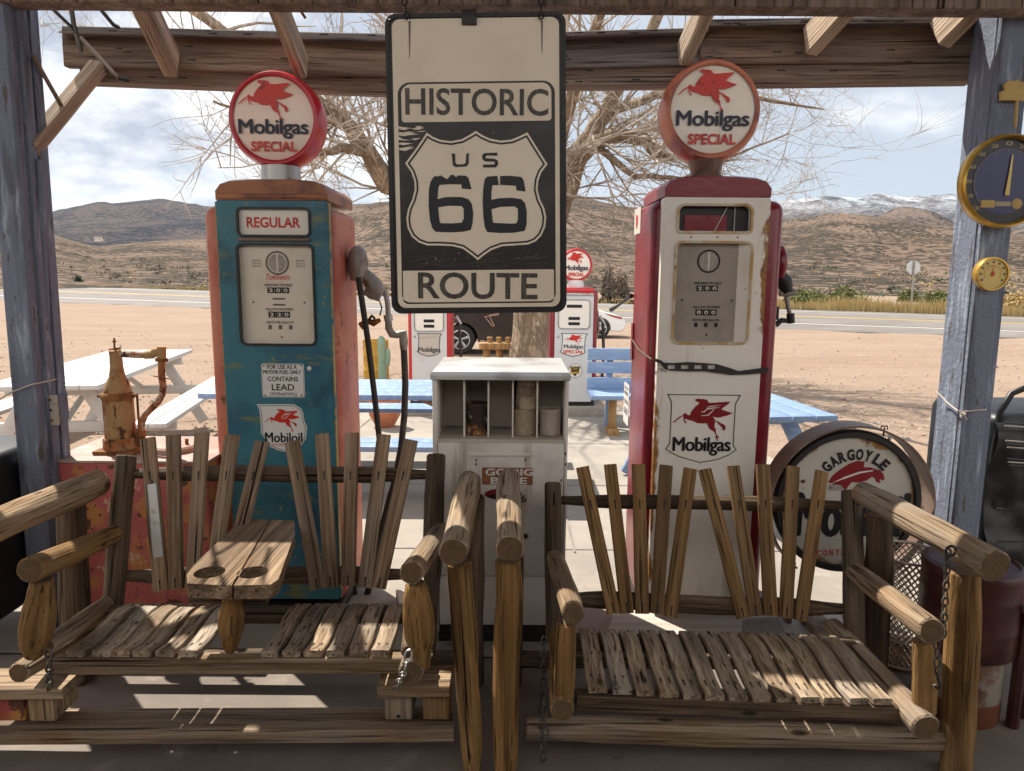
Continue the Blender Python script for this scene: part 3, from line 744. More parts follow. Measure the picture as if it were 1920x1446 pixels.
bush(1478, 1614, 577, 1.35, 'long low green bush beside the road left of the stop sign', n=2600)
bush(1692, 1722, 566, 1.1, 'small round green bush behind the stop sign pole')
bush(1736, 1774, 576, 1.35, 'green bush beside the road next to the blue porch post')
bush(1880, 1935, 577, 1.2, 'pale straw coloured bush at the right edge beyond the post', 'grass')
bush(139, 156, 536, 1.7, 'dark round juniper across the road at the far left', 'leafdark', 800)
bush(708, 730, 530, 2.4, 'dark green juniper seen between blue pump and highway sign', 'leafdark', 900)
bush(1128, 1150, 562, 3.0, 'grey leafless brush above the white car', 'brush', 900, .3)
bush(1150, 1176, 560, 2.6, 'grey leafless brush close beside the red pump', 'brush', 800, .3)


def verge_grass():
    mb = MB(); rnd = random.Random(3)
    for _ in range(9000):
        x = rnd.uniform(-70, 60) if rnd.random() < .35 else rnd.uniform(12, 40)
        y = EXT(FAR[0], FAR[1], x) + rnd.random() ** 1.8 * 6 + .2; d = noise.noise(Vector((x * .25, y * .4, 0)))
        if d < -.25: continue
        h = rnd.uniform(.3, .75) * (1 + d * .8) * (1.1 if x > 10 else .7); z = gz(40) - .03; dx = rnd.uniform(-.18, .18); w = rnd.uniform(.03, .07)
        mb.add([(x - w, y, z), (x + w, y, z), (x + dx, y + rnd.uniform(-.1, .1), z + h)], [[0, 1, 2]], M['grass'])
    mb.build('dry_grass', None, kind='stuff', smooth=0)


verge_grass()


def scrub_scatter():
    mb = MB(); rnd = random.Random(5)
    for _ in range(1700):
        u = rnd.uniform(-150, 2100); r = 84 + 190 * rnd.random() ** 1.3; d = D(u, 500); h = math.hypot(d.x, d.y)
        x = d.x / h * r; y = d.y / h * r
        if y < EXT(FAR[0], FAR[1], x) + 5: continue
        dd = Vector((x, y, 60)); 
        ok, loc, nrm, idx = HILL.ray_cast(dd, Vector((0, 0, -1)))
        if not ok: continue
        s = rnd.uniform(.25, .8); n = 18; mat = M['brush'] if rnd.random() < .62 else (M['leafdark'] if rnd.random() < .7 else M['grass'])
        for _k in range(n):
            p = Vector((rnd.uniform(-1, 1), rnd.uniform(-1, 1), rnd.uniform(0, 1))); q = loc + Vector((p.x * s, p.y * s, p.z * s * .8)); a = Vector((rnd.uniform(-1, 1), rnd.uniform(-1, 1), rnd.uniform(0, 1))) * s * .5; b = Vector((rnd.uniform(-1, 1), rnd.uniform(-1, 1), rnd.uniform(-.4, .4))) * s * .3
            mb.add([q - b, q + b, q + a], [[0, 1, 2]], mat)
    mb.build('desert_scrub', None, kind='stuff', smooth=0)


HILL = bpy.data.objects['hills']; scrub_scatter()

# far white houses on the plain, stop sign
def far_house(u, v, r, w, h, label):
    d = D(u, v); q = CAMP + d * (r / math.hypot(d.x, d.y)); t = thing('house', (q.x, q.y, q.z - h), label, 'house', 'small far houses')
    mb = MB(); mb.box((0, 0, h / 2), (w, w * .6, h), M['housewall']); mb.build('wall', t)
    mb = MB(); mb.add([(-w * .54, -w * .34, h), (w * .54, -w * .34, h), (w * .54, w * .34, h), (-w * .54, w * .34, h), (-w * .54, 0, h * 1.5), (w * .54, 0, h * 1.5)], [[0, 1, 5, 4], [3, 4, 5, 2], [0, 4, 3], [1, 2, 5]], M['roof']); mb.build('roof', t)
    for x in (-.28, .2): mb = MB(); mb.box((x * w, -w * .3 - .02, h * .55), (w * .14, .06, h * .4), M['glass']); mb.build('window', t)


far_house(186, 447, 560, 5, 2, 'tiny white house at the foot of the left mountain')
far_house(1120, 489, 300, 6, 3.2, 'small pale house on the slope behind the right back pump')


def stop_sign():
    p = PG(1707, 585); t = thing('road_sign', p, 'grey back of an octagonal stop sign across the road', 'sign')
    L = Face(t); c = L(1713, 502); r = abs(L(1726, 502)[0] - c[0]) * 1.05
    mb = MB(); mb.plate([(c[0] + r * math.cos(rad(22.5 + 45 * k)), c[1] + r * math.sin(rad(22.5 + 45 * k))) for k in range(8)], [], 0, .03, M['signback']); mb.build('panel', t, smooth=0)
    mb = MB(); mb.tube([(0, -.05, -.1), (c[0], -.05, c[1] + r * .9)], .07, M['greymetal'], 6); mb.build('post', t)


stop_sign()


# ------------------------------------------------------------------ big bare tree
def tree():
    base = PG(993, 694); base.y = 13.6; base.z = gz(13.6); base.x = PY(993, 690, 13.6).x
    t = thing('tree', base, 'big leafless old tree with furrowed trunk behind the back pumps', 'tree')
    inv = WM[t].inverted(); rnd = random.Random(21)
    def P(u, v, y): return inv @ PY(u, v, y)
    trunk = [P(993, 712, 13.6), P(993, 690, 13.6), P(994, 660, 13.6), P(996, 625, 13.6), P(996, 585, 13.6), P(990, 530, 13.6), P(985, 470, 13.6), P(980, 420, 13.6)]
    mb = MB(); vs = []; fs = []; rs = [.52, .43, .375, .345, .335, .36, .36, .26]; seg = 56; nrow = 60
    for j in range(nrow + 1):
        tt = j / nrow * (len(trunk) - 1); a = int(min(tt, len(trunk) - 2)); fr = tt - a; c = trunk[a].lerp(trunk[a + 1], fr); r = rs[a] * (1 - fr) + rs[a + 1] * fr
        for k in range(seg):
            th = 2 * math.pi * k / seg; nn = noise.noise(Vector((math.cos(th) * 3.2, math.sin(th) * 3.2, c.z * .8))); rg = abs(noise.noise(Vector((math.cos(th) * 9, math.sin(th) * 9, c.z * 1.1))))
            q = r * (1 + .10 * nn + .10 * (rg - .25)); vs.append((c.x + q * math.cos(th), c.y + q * math.sin(th), c.z))
    for j in range(nrow):
        for k in range(seg): k2 = (k + 1) % seg; fs.append([j * seg + k, j * seg + k2, (j + 1) * seg + k2, (j + 1) * seg + k])
    mb.add(vs, fs, M['bark']); mb.build('trunk', t, smooth=60)
    limbs = [
        [[(985, 500, 13.6, .27), (880, 425, 13.5, .25), (790, 385, 13.3, .24), (725, 345, 13.1, .21), (690, 285, 12.9, .19), (650, 232, 12.7, .17), (600, 192, 12.5, .15), (480, 100, 12.2, .12), (360, 20, 11.9, .09), (250, -90, 11.5, .05)], 1],
        [[(990, 520, 13.6, .27), (1035, 430, 13.5, .25), (1070, 330, 13.4, .23), (1100, 262, 13.2, .20), (1130, 215, 13.1, .16), (1180, 130, 12.9, .13), (1230, 40, 12.6, .11), (1270, -90, 12.3, .07)], 1],
        [[(1085, 300, 13.3, .16), (1120, 262, 13.0, .16), (1165, 254, 12.8, .15), (1205, 262, 12.6, .14), (1238, 290, 12.5, .10), (1262, 300, 12.4, .05)], 1],
        [[(735, 350, 13.1, .12), (690, 285, 12.7, .11), (640, 278, 12.5, .10), (590, 290, 12.3, .06), (520, 320, 12.0, .03)], 1],
        [[(982, 450, 13.6, .22), (945, 330, 13.7, .2), (915, 200, 13.9, .16), (890, 60, 14.1, .12), (872, -40, 14.3, .05)], 1],
        [[(985, 440, 13.6, .20), (1005, 300, 14.0, .17), (1030, 150, 14.3, .14), (1070, 0, 14.7, .10), (1095, -60, 15, .04)], 1],
        [[(1130, 215, 13.1, .11), (1230, 180, 12.4, .09), (1330, 170, 11.8, .06), (1450, 190, 11.2, .035), (1545, 205, 10.8, .015)], .9],
        [[(1100, 262, 13.2, .09), (1190, 330, 12.6, .06), (1280, 335, 12.2, .04), (1380, 290, 11.6, .025), (1480, 250, 11.2, .012)], .8],
        [[(650, 232, 12.7, .10), (560, 215, 12.0, .07), (470, 215, 11.5, .04), (400, 190, 11.1, .02)], .9],
        [[(480, 100, 12.2, .08), (380, 60, 11.4, .05), (250, 70, 10.8, .03), (110, 60, 10.2, .015)], .9],
        [[(985, 480, 13.6, .2), (900, 330, 12.6, .15), (850, 180, 11.4, .11), (780, 40, 10.4, .08), (730, -30, 9.6, .04)], 1],
        [[(1010, 440, 13.6, .2), (1040, 300, 12.4, .15), (1090, 120, 11.2, .11), (1150, -40, 10.2, .07), (1200, -60, 9.6, .035)], 1],
    ]
    mb = MB(); tw = MB(); count = [0]
    def twig(p, d, L, r, lev):
        if (p.z > 5.4 and rnd.random() < .85) or (p.y < -4.6 and rnd.random() < .9): return
        n = 5; pts = [p]; dd = d.copy()
        for i in range(n):
            dd = (dd + Vector((rnd.gauss(0, .16), rnd.gauss(0, .16), rnd.gauss(.03, .13) - (.02 if lev > 1 else 0)))).normalized(); pts.append(pts[-1] + dd * (L / n))
        tw.tube(pts, [r * (1 - .75 * i / n) for i in range(n + 1)], M['twig'], 5 if r > .02 else 3, cap=False); count[0] += 1
        if lev >= 3: return
        for k in range((7, 6, 4)[lev]):
            s = rnd.uniform(.2, .98); i = int(s * n); q = pts[i].lerp(pts[min(i + 1, n)], s * n - i); ax = Vector((rnd.gauss(0, 1), rnd.gauss(0, 1), rnd.gauss(.25, .8))).normalized()
            nd = (dd * rnd.uniform(.5, 1.1) + ax * .75).normalized(); twig(q, nd, L * rnd.uniform(.42, .7), max(.0036, r * .5), lev + 1)
    for lp, dens in limbs:
        pts = [P(*q[:3]) for q in lp]; rs = [q[3] * .82 for q in lp]; fine = []; fr = []
        for i in range(len(pts) - 1):
            for k in range(5):
                s = k / 5; j = Vector((noise.noise(pts[i] * .9 + Vector((k * .37, 0, 0))), noise.noise(pts[i] + Vector((0, k * .41, 5))), noise.noise(pts[i] + Vector((3, 0, k * .5))))) * rs[i] * .5
                fine.append(pts[i].lerp(pts[i + 1], s) + j); fr.append((rs[i] * (1 - s) + rs[i + 1] * s) * (1 + .12 * noise.noise(Vector((i, k, rs[i] * 50)))))
        fine.append(pts[-1]); fr.append(rs[-1]); mb.tube(fine, fr, M['bark'], 12, cap=False)
        Lt = sum((b - a).length for a, b in zip(fine, fine[1:])); nk = int(Lt * 4.3 * dens)
        for k in range(nk):
            i = min(len(fine) - 2, int((rnd.uniform(.12, 1)) * (len(fine) - 1))); q = fine[i].lerp(fine[i + 1], rnd.random()); d = (fine[i + 1] - fine[i]).normalized()
            ax = Vector((rnd.gauss(0, 1), rnd.gauss(0, 1), rnd.gauss(.35, .9))).normalized(); nd = (d * .6 + ax).normalized()
            twig(q, nd, rnd.uniform(.7, 2.3), min(.034, fr[i] * .35), 1 if rnd.random() < .75 else 0)
    mb.build('limbs', t, smooth=60); tw.build('twigs', t, smooth=0)
    return count[0]


tree()


# ------------------------------------------------------------------ porch
def porch():
    t = thing('porch', (-1.85, 2.8, 0), 'weathered timber porch with blue grey posts and open rafters', 'porch')
    # posts: the near face is drawn between pixel edges, each 4 x 6 with trim boards
    def post(u0t, u0b, u1t, u1b, y, dep, trims):
        vt, vb = 0, 1150; a = PY(u0b, vb, y); b = PY(u1b, vb, y); c = PY(u0t, 60, y); d = PY(u1t, 60, y)
        x0 = (a.x + b.x) / 2; x1 = (c.x + d.x) / 2; w = ((b.x - a.x) + (d.x - c.x)) / 2
        def X(z): return x0 + (x1 - x0) * (z - a.z) / (c.z - a.z)
        p = plank('post', t, (X(-.02), y + dep / 2, -.02), (X(2.75), y + dep / 2, 2.75), w, dep, M['post'], ch=.006)
        for dx, dy, tw, td in trims:
            plank('trim_board', p, (X(0) + dx, y + dy, 0), (X(2.7) + dx, y + dy, 2.7), tw, td, M['post'], ch=.003)
        return X
    XL = post(-36, 55, 12, 103, 2.77, .12, [(.054, .075, .022, .05), (.056, .135, .024, .05), (-.01, .16, .06, .03)])
    XR = post(1880, 1767, 1925, 1811, 2.87, .12, [(-.036, .145, .02, .09), (-.044, .055, .016, .055), (.085, .09, .05, .06)])
    # header over the posts and its roof above the camera
    zl = PY(300, 4, 2.75).z
    mb = MB(); mb.box((0, 2.80, zl + .13), (5.6, .10, .26), M['beam'], r=.006); mb.build('header', t, Matrix())
    mb = MB(); rows = [(2.84, zl + .27), (1.2, zl + .62), (-.9, zl + 1.06)]
    for i in range(2):
        (ya, za), (yb, zb) = rows[i], rows[i + 1]
        for x0 in [k * .2 - 3.2 for k in range(32)]:
            mb.add([(x0, ya, za), (x0 + .198, ya, za), (x0 + .198, yb, zb), (x0, yb, zb), (x0, ya, za + .02), (x0 + .198, ya, za + .02), (x0 + .198, yb, zb + .02), (x0, yb, zb + .02)],
                   [[0, 3, 2, 1], [4, 5, 6, 7], [0, 1, 5, 4], [1, 2, 6, 5], [2, 3, 7, 6], [3, 0, 4, 7]], M['roof'])
    mb.build('roof', t, Matrix(), smooth=0)
    # outer beams: two boards each side, meeting behind the hanging sign
    def beam(pa, pb, ya, yb, w, dep, mat, name='beam'):
        # pa, pb = (u, v of upper edge, v of lower edge)
        A = PY(pa[0], pa[1], ya); B = PY(pa[0], pa[2], ya); C = PY(pb[0], pb[1], yb); E_ = PY(pb[0], pb[2], yb)
        p0 = (A + B) / 2 + Vector((0, dep / 2, 0)); p1 = (C + E_) / 2 + Vector((0, dep / 2, 0)); h = ((A.z - B.z) + (C.z - E_.z)) / 2
        return plank(name, t, p0, p1, h, dep, mat, hint=(0, 0, 1), ch=.004, nails=[(random.uniform(-.7, .7), random.uniform(.02, .98)) for _ in range(9)], face=1)
    beam((118, 62, 122), (905, 82, 150), 3.28, 3.26, 0, .045, M['beam'])
    beam((116, 49, 62), (905, 66, 84), 3.25, 3.23, 0, .06, M['beam2'])
    beam((150, 122, 152), (905, 148, 182), 3.31, 3.30, 0, .09, M['beam'])
    beam((905, 74, 132), (1350, 58, 122), 3.25, 3.17, 0, .045, M['beam2'])
    beam((905, 62, 74), (1330, 52, 61), 3.22, 3.14, 0, .06, M['beam2'])
    beam((1315, 48, 122), (1832, 42, 114), 3.17, 3.06, 0, .045, M['beam'])
    beam((1315, 36, 50), (1832, 27, 43), 3.14, 3.03, 0, .06, M['beam2'])
    beam((905, 130, 164), (1832, 115, 152), 3.28, 3.08, 0, .09, M['beam'])
    for (u0, v0, y0, u1, v1, y1, w, d) in [(262, -8, 2.86, 322, 120, 3.24, .055, .125), (515, -5, 2.86, 566, 126, 3.22, .048, .11), (1330, -4, 2.86, 1283, 102, 3.13, .05, .115),
                                          (1597, -8, 2.86, 1520, 78, 3.08, .056, .13), (1850, -25, 2.86, 1762, 66, 3.02, .058, .14)]:
        plank('rafter', t, PY(u0, v0, y0), PY(u1, v1, y1), w, d, M['rafter'], ch=.006)
    plank('brace', t, PY(56, 280, 2.86), PY(184, 126, 3.27), .06, .055, M['rafter'], hint=(0, 1, 0))
    mb = MB(); mb.tube([PY(62, 105, 2.85), PY(116, 200, 3.02)], .009, M['beam'], 6); mb.build('brace_rod', t, Matrix())
    mb = MB(); mb.tube([PY(86, 5, 2.84), PY(131, 48, 3.0), PY(139, 60, 3.05)], .007, M['black'], 6); mb.build('hanger_rod', t, Matrix())
    mb = MB(); mb.tube([PY(132, 5, 2.84), PY(138, 45, 3.0), PY(152, 95, 3.2)], .009, M['black'], 6); mb.build('hanger_rod', t, Matrix())
    mb = MB(); mb.tube([PY(150, 70, 3.1), PY(222, 146, 3.2)], .009, M['greymetal'], 6); mb.tube([PY(222, 146, 3.2), PY(243, 151, 3.22)], .013, M['black'], 6); mb.build('bracket', t, Matrix())
    mb = MB(); mb.tube([PY(178, 5, 2.84), PY(212, 46, 3.1), PY(222, 51, 3.2)], .008, M['black'], 6); mb.build('hanger_rod', t, Matrix())
    mb = MB(); mb.tube([PY(562, 18, 2.9), PY(572, 33, 2.95)], .006, M['rust'], 6); mb.build('hook', t, Matrix())
    return t, XL, XR


PORCH, XL, XR = porch()
mb = MB()
for k in range(23): mb.box((0, -1.3, .05 + k * .1), (9.0, .03, .096), M['roof'])
mb.build('rear_light_blocker', None, kind='structure', smooth=0)  # added unseen wall behind the camera, sized to cut rear fill on the benches


def on_posts():
    # electric box and conduit on the left post
    c = PY(103, 766, 2.86); t = thing('electrical_box', c, 'grey electrical box with tan cover plate on the left porch post', 'electrical box')
    mb = MB(); mb.box((-.03, .02, 0), (.09, .10, .115), M['post'], r=.006); mb.build('box', t)
    mb = MB(); mb.box((.008, -.034, 0), (.055, .008, .125), M['salmon'] if False else M['paleboard'], r=.003)
    for z in (-.042, 0, .042): mb.lathe([(.006, 0), (.005, .004)], M['rust'], 10, Matrix.Translation((.008, -.038, z)) @ Matrix.Rotation(rad(90), 4, 'X'))
    mb.build('cover_plate', t)
    inv = WM[t].inverted(); mb = MB(); mb.tube([inv @ PY(74, 300, 2.86), inv @ PY(86, 560, 2.86), inv @ PY(95, 742, 2.86)], .013, M['post'], 10)
    mb.tube([inv @ PY(94, 715, 2.86), inv @ PY(95, 742, 2.86)], .018, M['post'], 10); mb.build('conduit', t)
    # big dial thermometer
    c = PY(1882, 341, 2.83); t = thing('dial_thermometer', c, 'large round navy dial thermometer with brass rim on the right post', 'thermometer')
    R = .176; T = Matrix.Rotation(rad(90), 4, 'X')
    mb = MB(); mb.lathe([(R * .90, .002), (R * .90, .022), (R * .94, .034), (R * .985, .028), (R, .012), (R * .985, -.012), (R * .9, -.03), (R * .88, -.03)], M['gold'], 56, T, cap=False); mb.build('rim', t, smooth=50)
    mb = MB(); mb.plate(circ(0, 0, R * .905, 56), [], -.006, .004, M['dialblack']); mb.plate(circ(0, 0, R * .70, 48), [], -.0075, 0, M['dialblue'])
    for k in range(-6, 7):
        a = rad(90 - k * 22.5); 
        mb.text(str(abs(k * 20)), tuple(sum(z) for z in zip((math.cos(a) * R * .80,) * 1 + (math.sin(a) * R * .80,) + (math.cos(a) * R * .80, math.sin(a) * R * .80), (-.0135, -.0075, .0135, .0075))), -.008, M['gaugeink'], .03)
    for k in range(-30, 31):
        a = rad(90 - k * 4.5); r0 = R * .69; r1 = R * (.66 if k % 5 else .63); w = .0009
        ca, sa = math.cos(a), math.sin(a); mb.add([(ca * r0 - sa * w, -.0085, sa * r0 + ca * w), (ca * r0 + sa * w, -.0085, sa * r0 - ca * w), (ca * r1 + sa * w, -.0085, sa * r1 - ca * w), (ca * r1 - sa * w, -.0085, sa * r1 + ca * w)], [[0, 1, 2, 3]], M['gaugeink'])
    mb.plate(rrect(-.085, -.098, -.03, -.07, .004), [], -.0085, 0, M['goldpaint']); mb.plate(circ(.055, -.083, .020, 20), [], -.0085, 0, M['goldpaint']); mb.plate(rrect(-.028, -.092, .032, -.075, .003), [], -.0085, 0, M['gaugeink'])
    mb.build('dial', t)
    mb = MB(); a = WM[t].inverted() @ PY(1884, 367, 2.83); b = WM[t].inverted() @ PY(1895, 291, 2.83)
    mb.add([(a.x - .009, -.013, a.z), (a.x + .009, -.013, a.z), (b.x + .002, -.013, b.z), (b.x - .002, -.013, b.z)], [[0, 1, 2, 3]], M['golddial']); mb.build('needle', t)
    c = PY(1859, 514, 2.83); t = thing('dial_thermometer', c, 'small round brass thermometer below the large dial on the right post', 'thermometer')
    R = .066
    mb = MB(); mb.lathe([(R * .86, .004), (R * .88, .012), (R * .97, .012), (R, .004), (R * .98, -.02), (R * .8, -.03)], M['gold'], 40, T, cap=False); mb.build('rim', t, smooth=50)
    mb = MB(); mb.plate(circ(0, 0, R * .9, 40), [], -.006, .004, M['golddial'])
    for k in range(-4, 5):
        a = rad(90 - k * 30); mb.plate(circ(math.cos(a) * R * .70, math.sin(a) * R * .70, .005, 8), [], -.0075, 0, M['dialink'])
    for k in range(-20, 21):
        a = rad(90 - k * 6); ca, sa = math.cos(a), math.sin(a); r0 = R * .52; r1 = R * .46; w = .0006
        mb.add([(ca * r0 - sa * w, -.0075, sa * r0 + ca * w), (ca * r0 + sa * w, -.0075, sa * r0 - ca * w), (ca * r1 + sa * w, -.0075, sa * r1 - ca * w), (ca * r1 - sa * w, -.0075, sa * r1 + ca * w)], [[0, 1, 2, 3]], M['redink'])
    mb.plate(circ(0, 0, R * .12, 12), [], -.0085, 0, M['redink'])
    mb.add([(-.0025, -.009, -.01), (.0025, -.009, -.01), (.0005, -.009, .036), (-.0005, -.009, .036)], [[0, 1, 2, 3]], M['redink']); mb.build('dial', t)
    # brass ornament above
    t = thing('wall_ornament', PY(1906, 170, 2.84), 'tarnished brass wall ornament at the top of the right post', 'ornament'); L = Face(t)
    mb = MB(); mb.plate([L(*p) for p in [(1877, 188), (1877, 172), (1886, 168), (1884, 158), (1893, 150), (1902, 153), (1909, 149), (1917, 155), (1924, 150), (1934, 158), (1932, 168), (1940, 174), (1940, 190), (1908, 188)]], [], 0, .012, M['goldpaint'])
    mb.tube([(L(1908, 188)[0], .004, L(1908, 188)[1]), (L(1905, 238)[0], .006, L(1905, 238)[1])], .006, M['goldpaint'], 8); mb.build('plaque', t)
    # twine round each post
    for (pts, lab) in ([[(0, 748, 2.75), (22, 735, 2.755), (60, 721, 2.755), (90, 715, 2.80), (112, 709, 2.92)], 'pale twine tied round the left porch post'],
                       [[(1754, 734, 3.02), (1764, 742, 2.99), (1776, 755, 2.95), (1795, 770, 2.87), (1806, 772, 2.862), (1850, 768, 2.862)], 'pale twine knotted round the right porch post']):
        mb = MB(); mb.tube([PY(*p) for p in pts], .0032, M['twine'], 6)
        if pts[0][0] > 900:
            k = PY(1803, 774, 2.858)
            for i in range(6): mb.tube([k, k + Vector((random.uniform(-.02, .02), -.012, random.uniform(-.03, .01)))], .003, M['twine'], 5)
        tagit(mb.build('twine', None), lab, 'twine', 'twine on the porch posts')


on_posts()


# ------------------------------------------------------------------ hanging highway sign
def highway_sign():
    c = PY(893, 306, 2.66); t = thing('highway_sign', c, 'tall black and cream historic route 66 sign hanging from the porch header', 'sign')
    rotm = Matrix.Rotation(rad(1.1), 4, 'Y') @ Matrix.Rotation(rad(0), 4, 'X')
    L = Face(t)
    def R(pts): return [L(u, v) for u, v in pts]
    def q(u, v): return (u, v)
    # corners as seen
    TL, TR, BR, BL = (724, 30), (1058, 25), (1060, 583), (737, 586)
    def P(s, r):   # bilinear in sign
        a = Vector(TL).lerp(Vector(TR), s); b = Vector(BL).lerp(Vector(BR), s); w = a.lerp(b, r); return L(w.x, w.y)
    def rr(s0, r0, s1, r1, rad_, top=None):
        pts = []
        for (x, y) in rrect(s0 * .653, -r1 * 1.085, s1 * .653, -r0 * 1.085, rad_, 6, top): pts.append(P(x / .653, -y / 1.085))
        return pts
    mb = MB(); mb.plate(rr(0, 0, 1, 1, .035), [], 0, .012, M['signblack']); mb.build('backing', t, smooth=0)
    mb = MB(); mb.ribbon(rr(.004, .002, .996, .998, .033), .014, -.006, .016, M['black']); mb.build('frame', t, smooth=0)
    mb = MB(); e = -.0012
    mb.plate(rr(.03, .012, .97, .985, .03), [rr(.055, .985 - .973 + .2135, .945, .967, .03, .045)], e, 0, M['signcream'])
    mb.plate(rr(.075, .232, .925, .36, .012, .035), [], e, 0, M['signcream'])
    mb.plate(rr(.062, .86, .935, .972, .018, .004), [], e, 0, M['signcream'])
    mb.build('cream_panel', t, smooth=0)
    mb = MB(); e = -.0024
    mb.text('HISTORIC', L_box(L, 760, 166, 1028, 217), e, M['signletter'], .016); mb.text('ROUTE', L_box(L, 784, 511, 1008, 561), e, M['signletter'], .018); mb.build('lettering', t, smooth=0)
    Z = lambda pts: [(740 + x / 5.5625, 230 + y / 5.5625) for x, y in pts]
    so_ = [(335,105),(400,150),(480,182),(590,195),(700,175),(790,125),(848,88),(910,130),(1000,170),(1110,190),(1220,178),(1310,140),(1385,103),(1440,190),(1515,310),(1595,435),(1530,520),(1500,600),(1490,700),(1515,800),(1560,890),(1582,990),(1570,1090),(1530,1180),(1470,1240),(1390,1272),(1270,1280),(1120,1290),(1010,1330),(930,1385),(868,1436),(800,1380),(710,1315),(610,1290),(480,1283),(340,1282),(250,1250),(180,1190),(135,1100),(122,1000),(140,900),(185,800),(210,700),(205,610),(175,520),(110,425),(200,305),(270,205)]
    sh = R(Z(so_)); mb = MB(); mb.plate(sh, [], e, 0, M['signcream'])
    mb.ribbon(offset_loop(sh, -.0105), .0062, e - .0012, 0, M['ink']); mb.build('shield', t, smooth=0)
    mb = MB(); e2 = e - .0014
    six1 = [(395,585),(415,560),(455,562),(478,550),(545,592),(568,572),(585,548),(612,545),(640,570),(665,552),(740,555),(768,575),(782,620),(803,698),(702,690),(695,645),(560,645),(468,652),(455,690),(448,800),(520,780),(620,776),(700,778),(770,800),(805,850),(820,940),(815,1040),(795,1120),(720,1138),(580,1146),(430,1140),(395,1105),(370,1020),(355,860),(358,700),(375,620)]
    h1 = [(455,885),(560,868),(700,872),(720,900),(722,1000),(700,1045),(600,1052),(478,1050),(468,1020)]
    six2 = [(940,590),(965,565),(1070,556),(1086,650),(1100,650),(1100,560),(1200,556),(1320,568),(1345,600),(1366,720),(1272,710),(1262,660),(1120,652),(1020,655),(1010,720),(1008,806),(1090,790),(1220,785),(1320,800),(1360,840),(1378,930),(1376,1060),(1355,1130),(1240,1150),(1100,1152),(965,1142),(940,1090),(925,980),(918,820),(925,680)]
    h2 = [(1010,905),(1100,880),(1250,876),(1285,900),(1285,1010),(1270,1052),(1210,1055),(1030,1046),(1022,1020)]
    for s, h in ((six1, h1), (six2, h2)): mb.plate(R(Z(s)), [R(Z(h))], e2, 0, M['ink'])
    for pts in ([(595,325),(632,325),(634,420),(650,438),(725,436),(742,420),(748,325),(775,322),(772,430),(750,460),(640,466),(608,450)],
                [(1070,315),(1072,348),(960,345),(948,360),(952,374),(1040,378),(1075,398),(1080,440),(1055,470),(925,470),(918,440),(1035,438),(1046,425),(1040,410),(945,408),(915,385),(912,345),(935,320)]):
        mb.plate(R(Z(pts)), [], e2, 0, M['ink'])
    mb.build('number', t, smooth=0)
    rnd = random.Random(4); mb = MB(); e3 = -.0016
    for k in range(30):
        u = 741 + rnd.random() ** 2 * 40; v = rnd.uniform(238, 284); ln = rnd.uniform(8, 36); w_ = rnd.uniform(.6, 2.6)
        if u + ln > 752 + (284 - v) * .9 + 26: continue
        mb.plate([L(u, v), L(u + ln * .4, v - w_), L(u + ln, v - 2 + rnd.uniform(-3, 3)), L(u + ln * .5, v + w_)], [], e3 - .00005 * k, 0, M['signcream'])
    for k in range(170):
        u = rnd.uniform(742, 1046); v = rnd.choice([rnd.uniform(232, 500), rnd.uniform(300, 500), rnd.uniform(470, 502)]); r_ = rnd.uniform(.25, .8) * (2.2 if rnd.random() < .06 else 1)
        mb.plate([L(u - r_, v), L(u, v - r_ * rnd.uniform(.4, 2)), L(u + r_, v + .3), L(u, v + r_)], [], -.0013 - .000002 * k, 0, M['dialink'] if rnd.random() < .6 else M['signcream'])
    for k in range(26):
        u = rnd.uniform(745, 1000); v = rnd.uniform(478, 500); ln = rnd.uniform(10, 50); mb.plate([L(u, v), L(u + ln, v - 3), L(u + ln, v - 2.6), L(u, v + .5)], [], -.0013 - .000003 * k, 0, M['dialink'])
    mb.build('scrape', t, smooth=0)
    # drips of rust, bolts, clip, hanging chains
    mb = MB()
    for u, v0, v1 in ((768, 40, 110), (1016, 40, 100), (849, 30, 36), (939, 30, 36)): mb.plate([L(u - 2, v0), L(u + 2, v0), L(u + .6, v1), L(u - .6, v1)], [], -.0026, 0, M['bronze'])
    mb.build('rust_stain', t, smooth=0)
    for u, v in ((767, 40), (1015, 39), (731, 38)):
        mb = MB(); p = L(u, v); mb.lathe([(.0045, 0), (.004, .004), (.0015, .005)], M['chrome'], 12, Matrix.Translation((p[0], -.008, p[1])) @ Matrix.Rotation(rad(90), 4, 'X')); mb.build('bolt', t)
    mb = MB(); a = L(880, 34); mb.box((a[0], -.008, a[1]), (.052, .012, .05), M['black'], r=.003); mb.build('clip', t)
    for u in (765, 1014):
        mb = MB(); p = L(u, 38); chain_mesh(mb, [(p[0], -.012, p[1]), (p[0] + (.0 if u > 900 else -.02), .02, p[1] + .10)], .03, .003, M['black']); mb.build('hanging_chain', t)
    return t


def L_box(L, u0, v0, u1, v1): return L.box(u0, v0, u1, v1)


highway_sign()


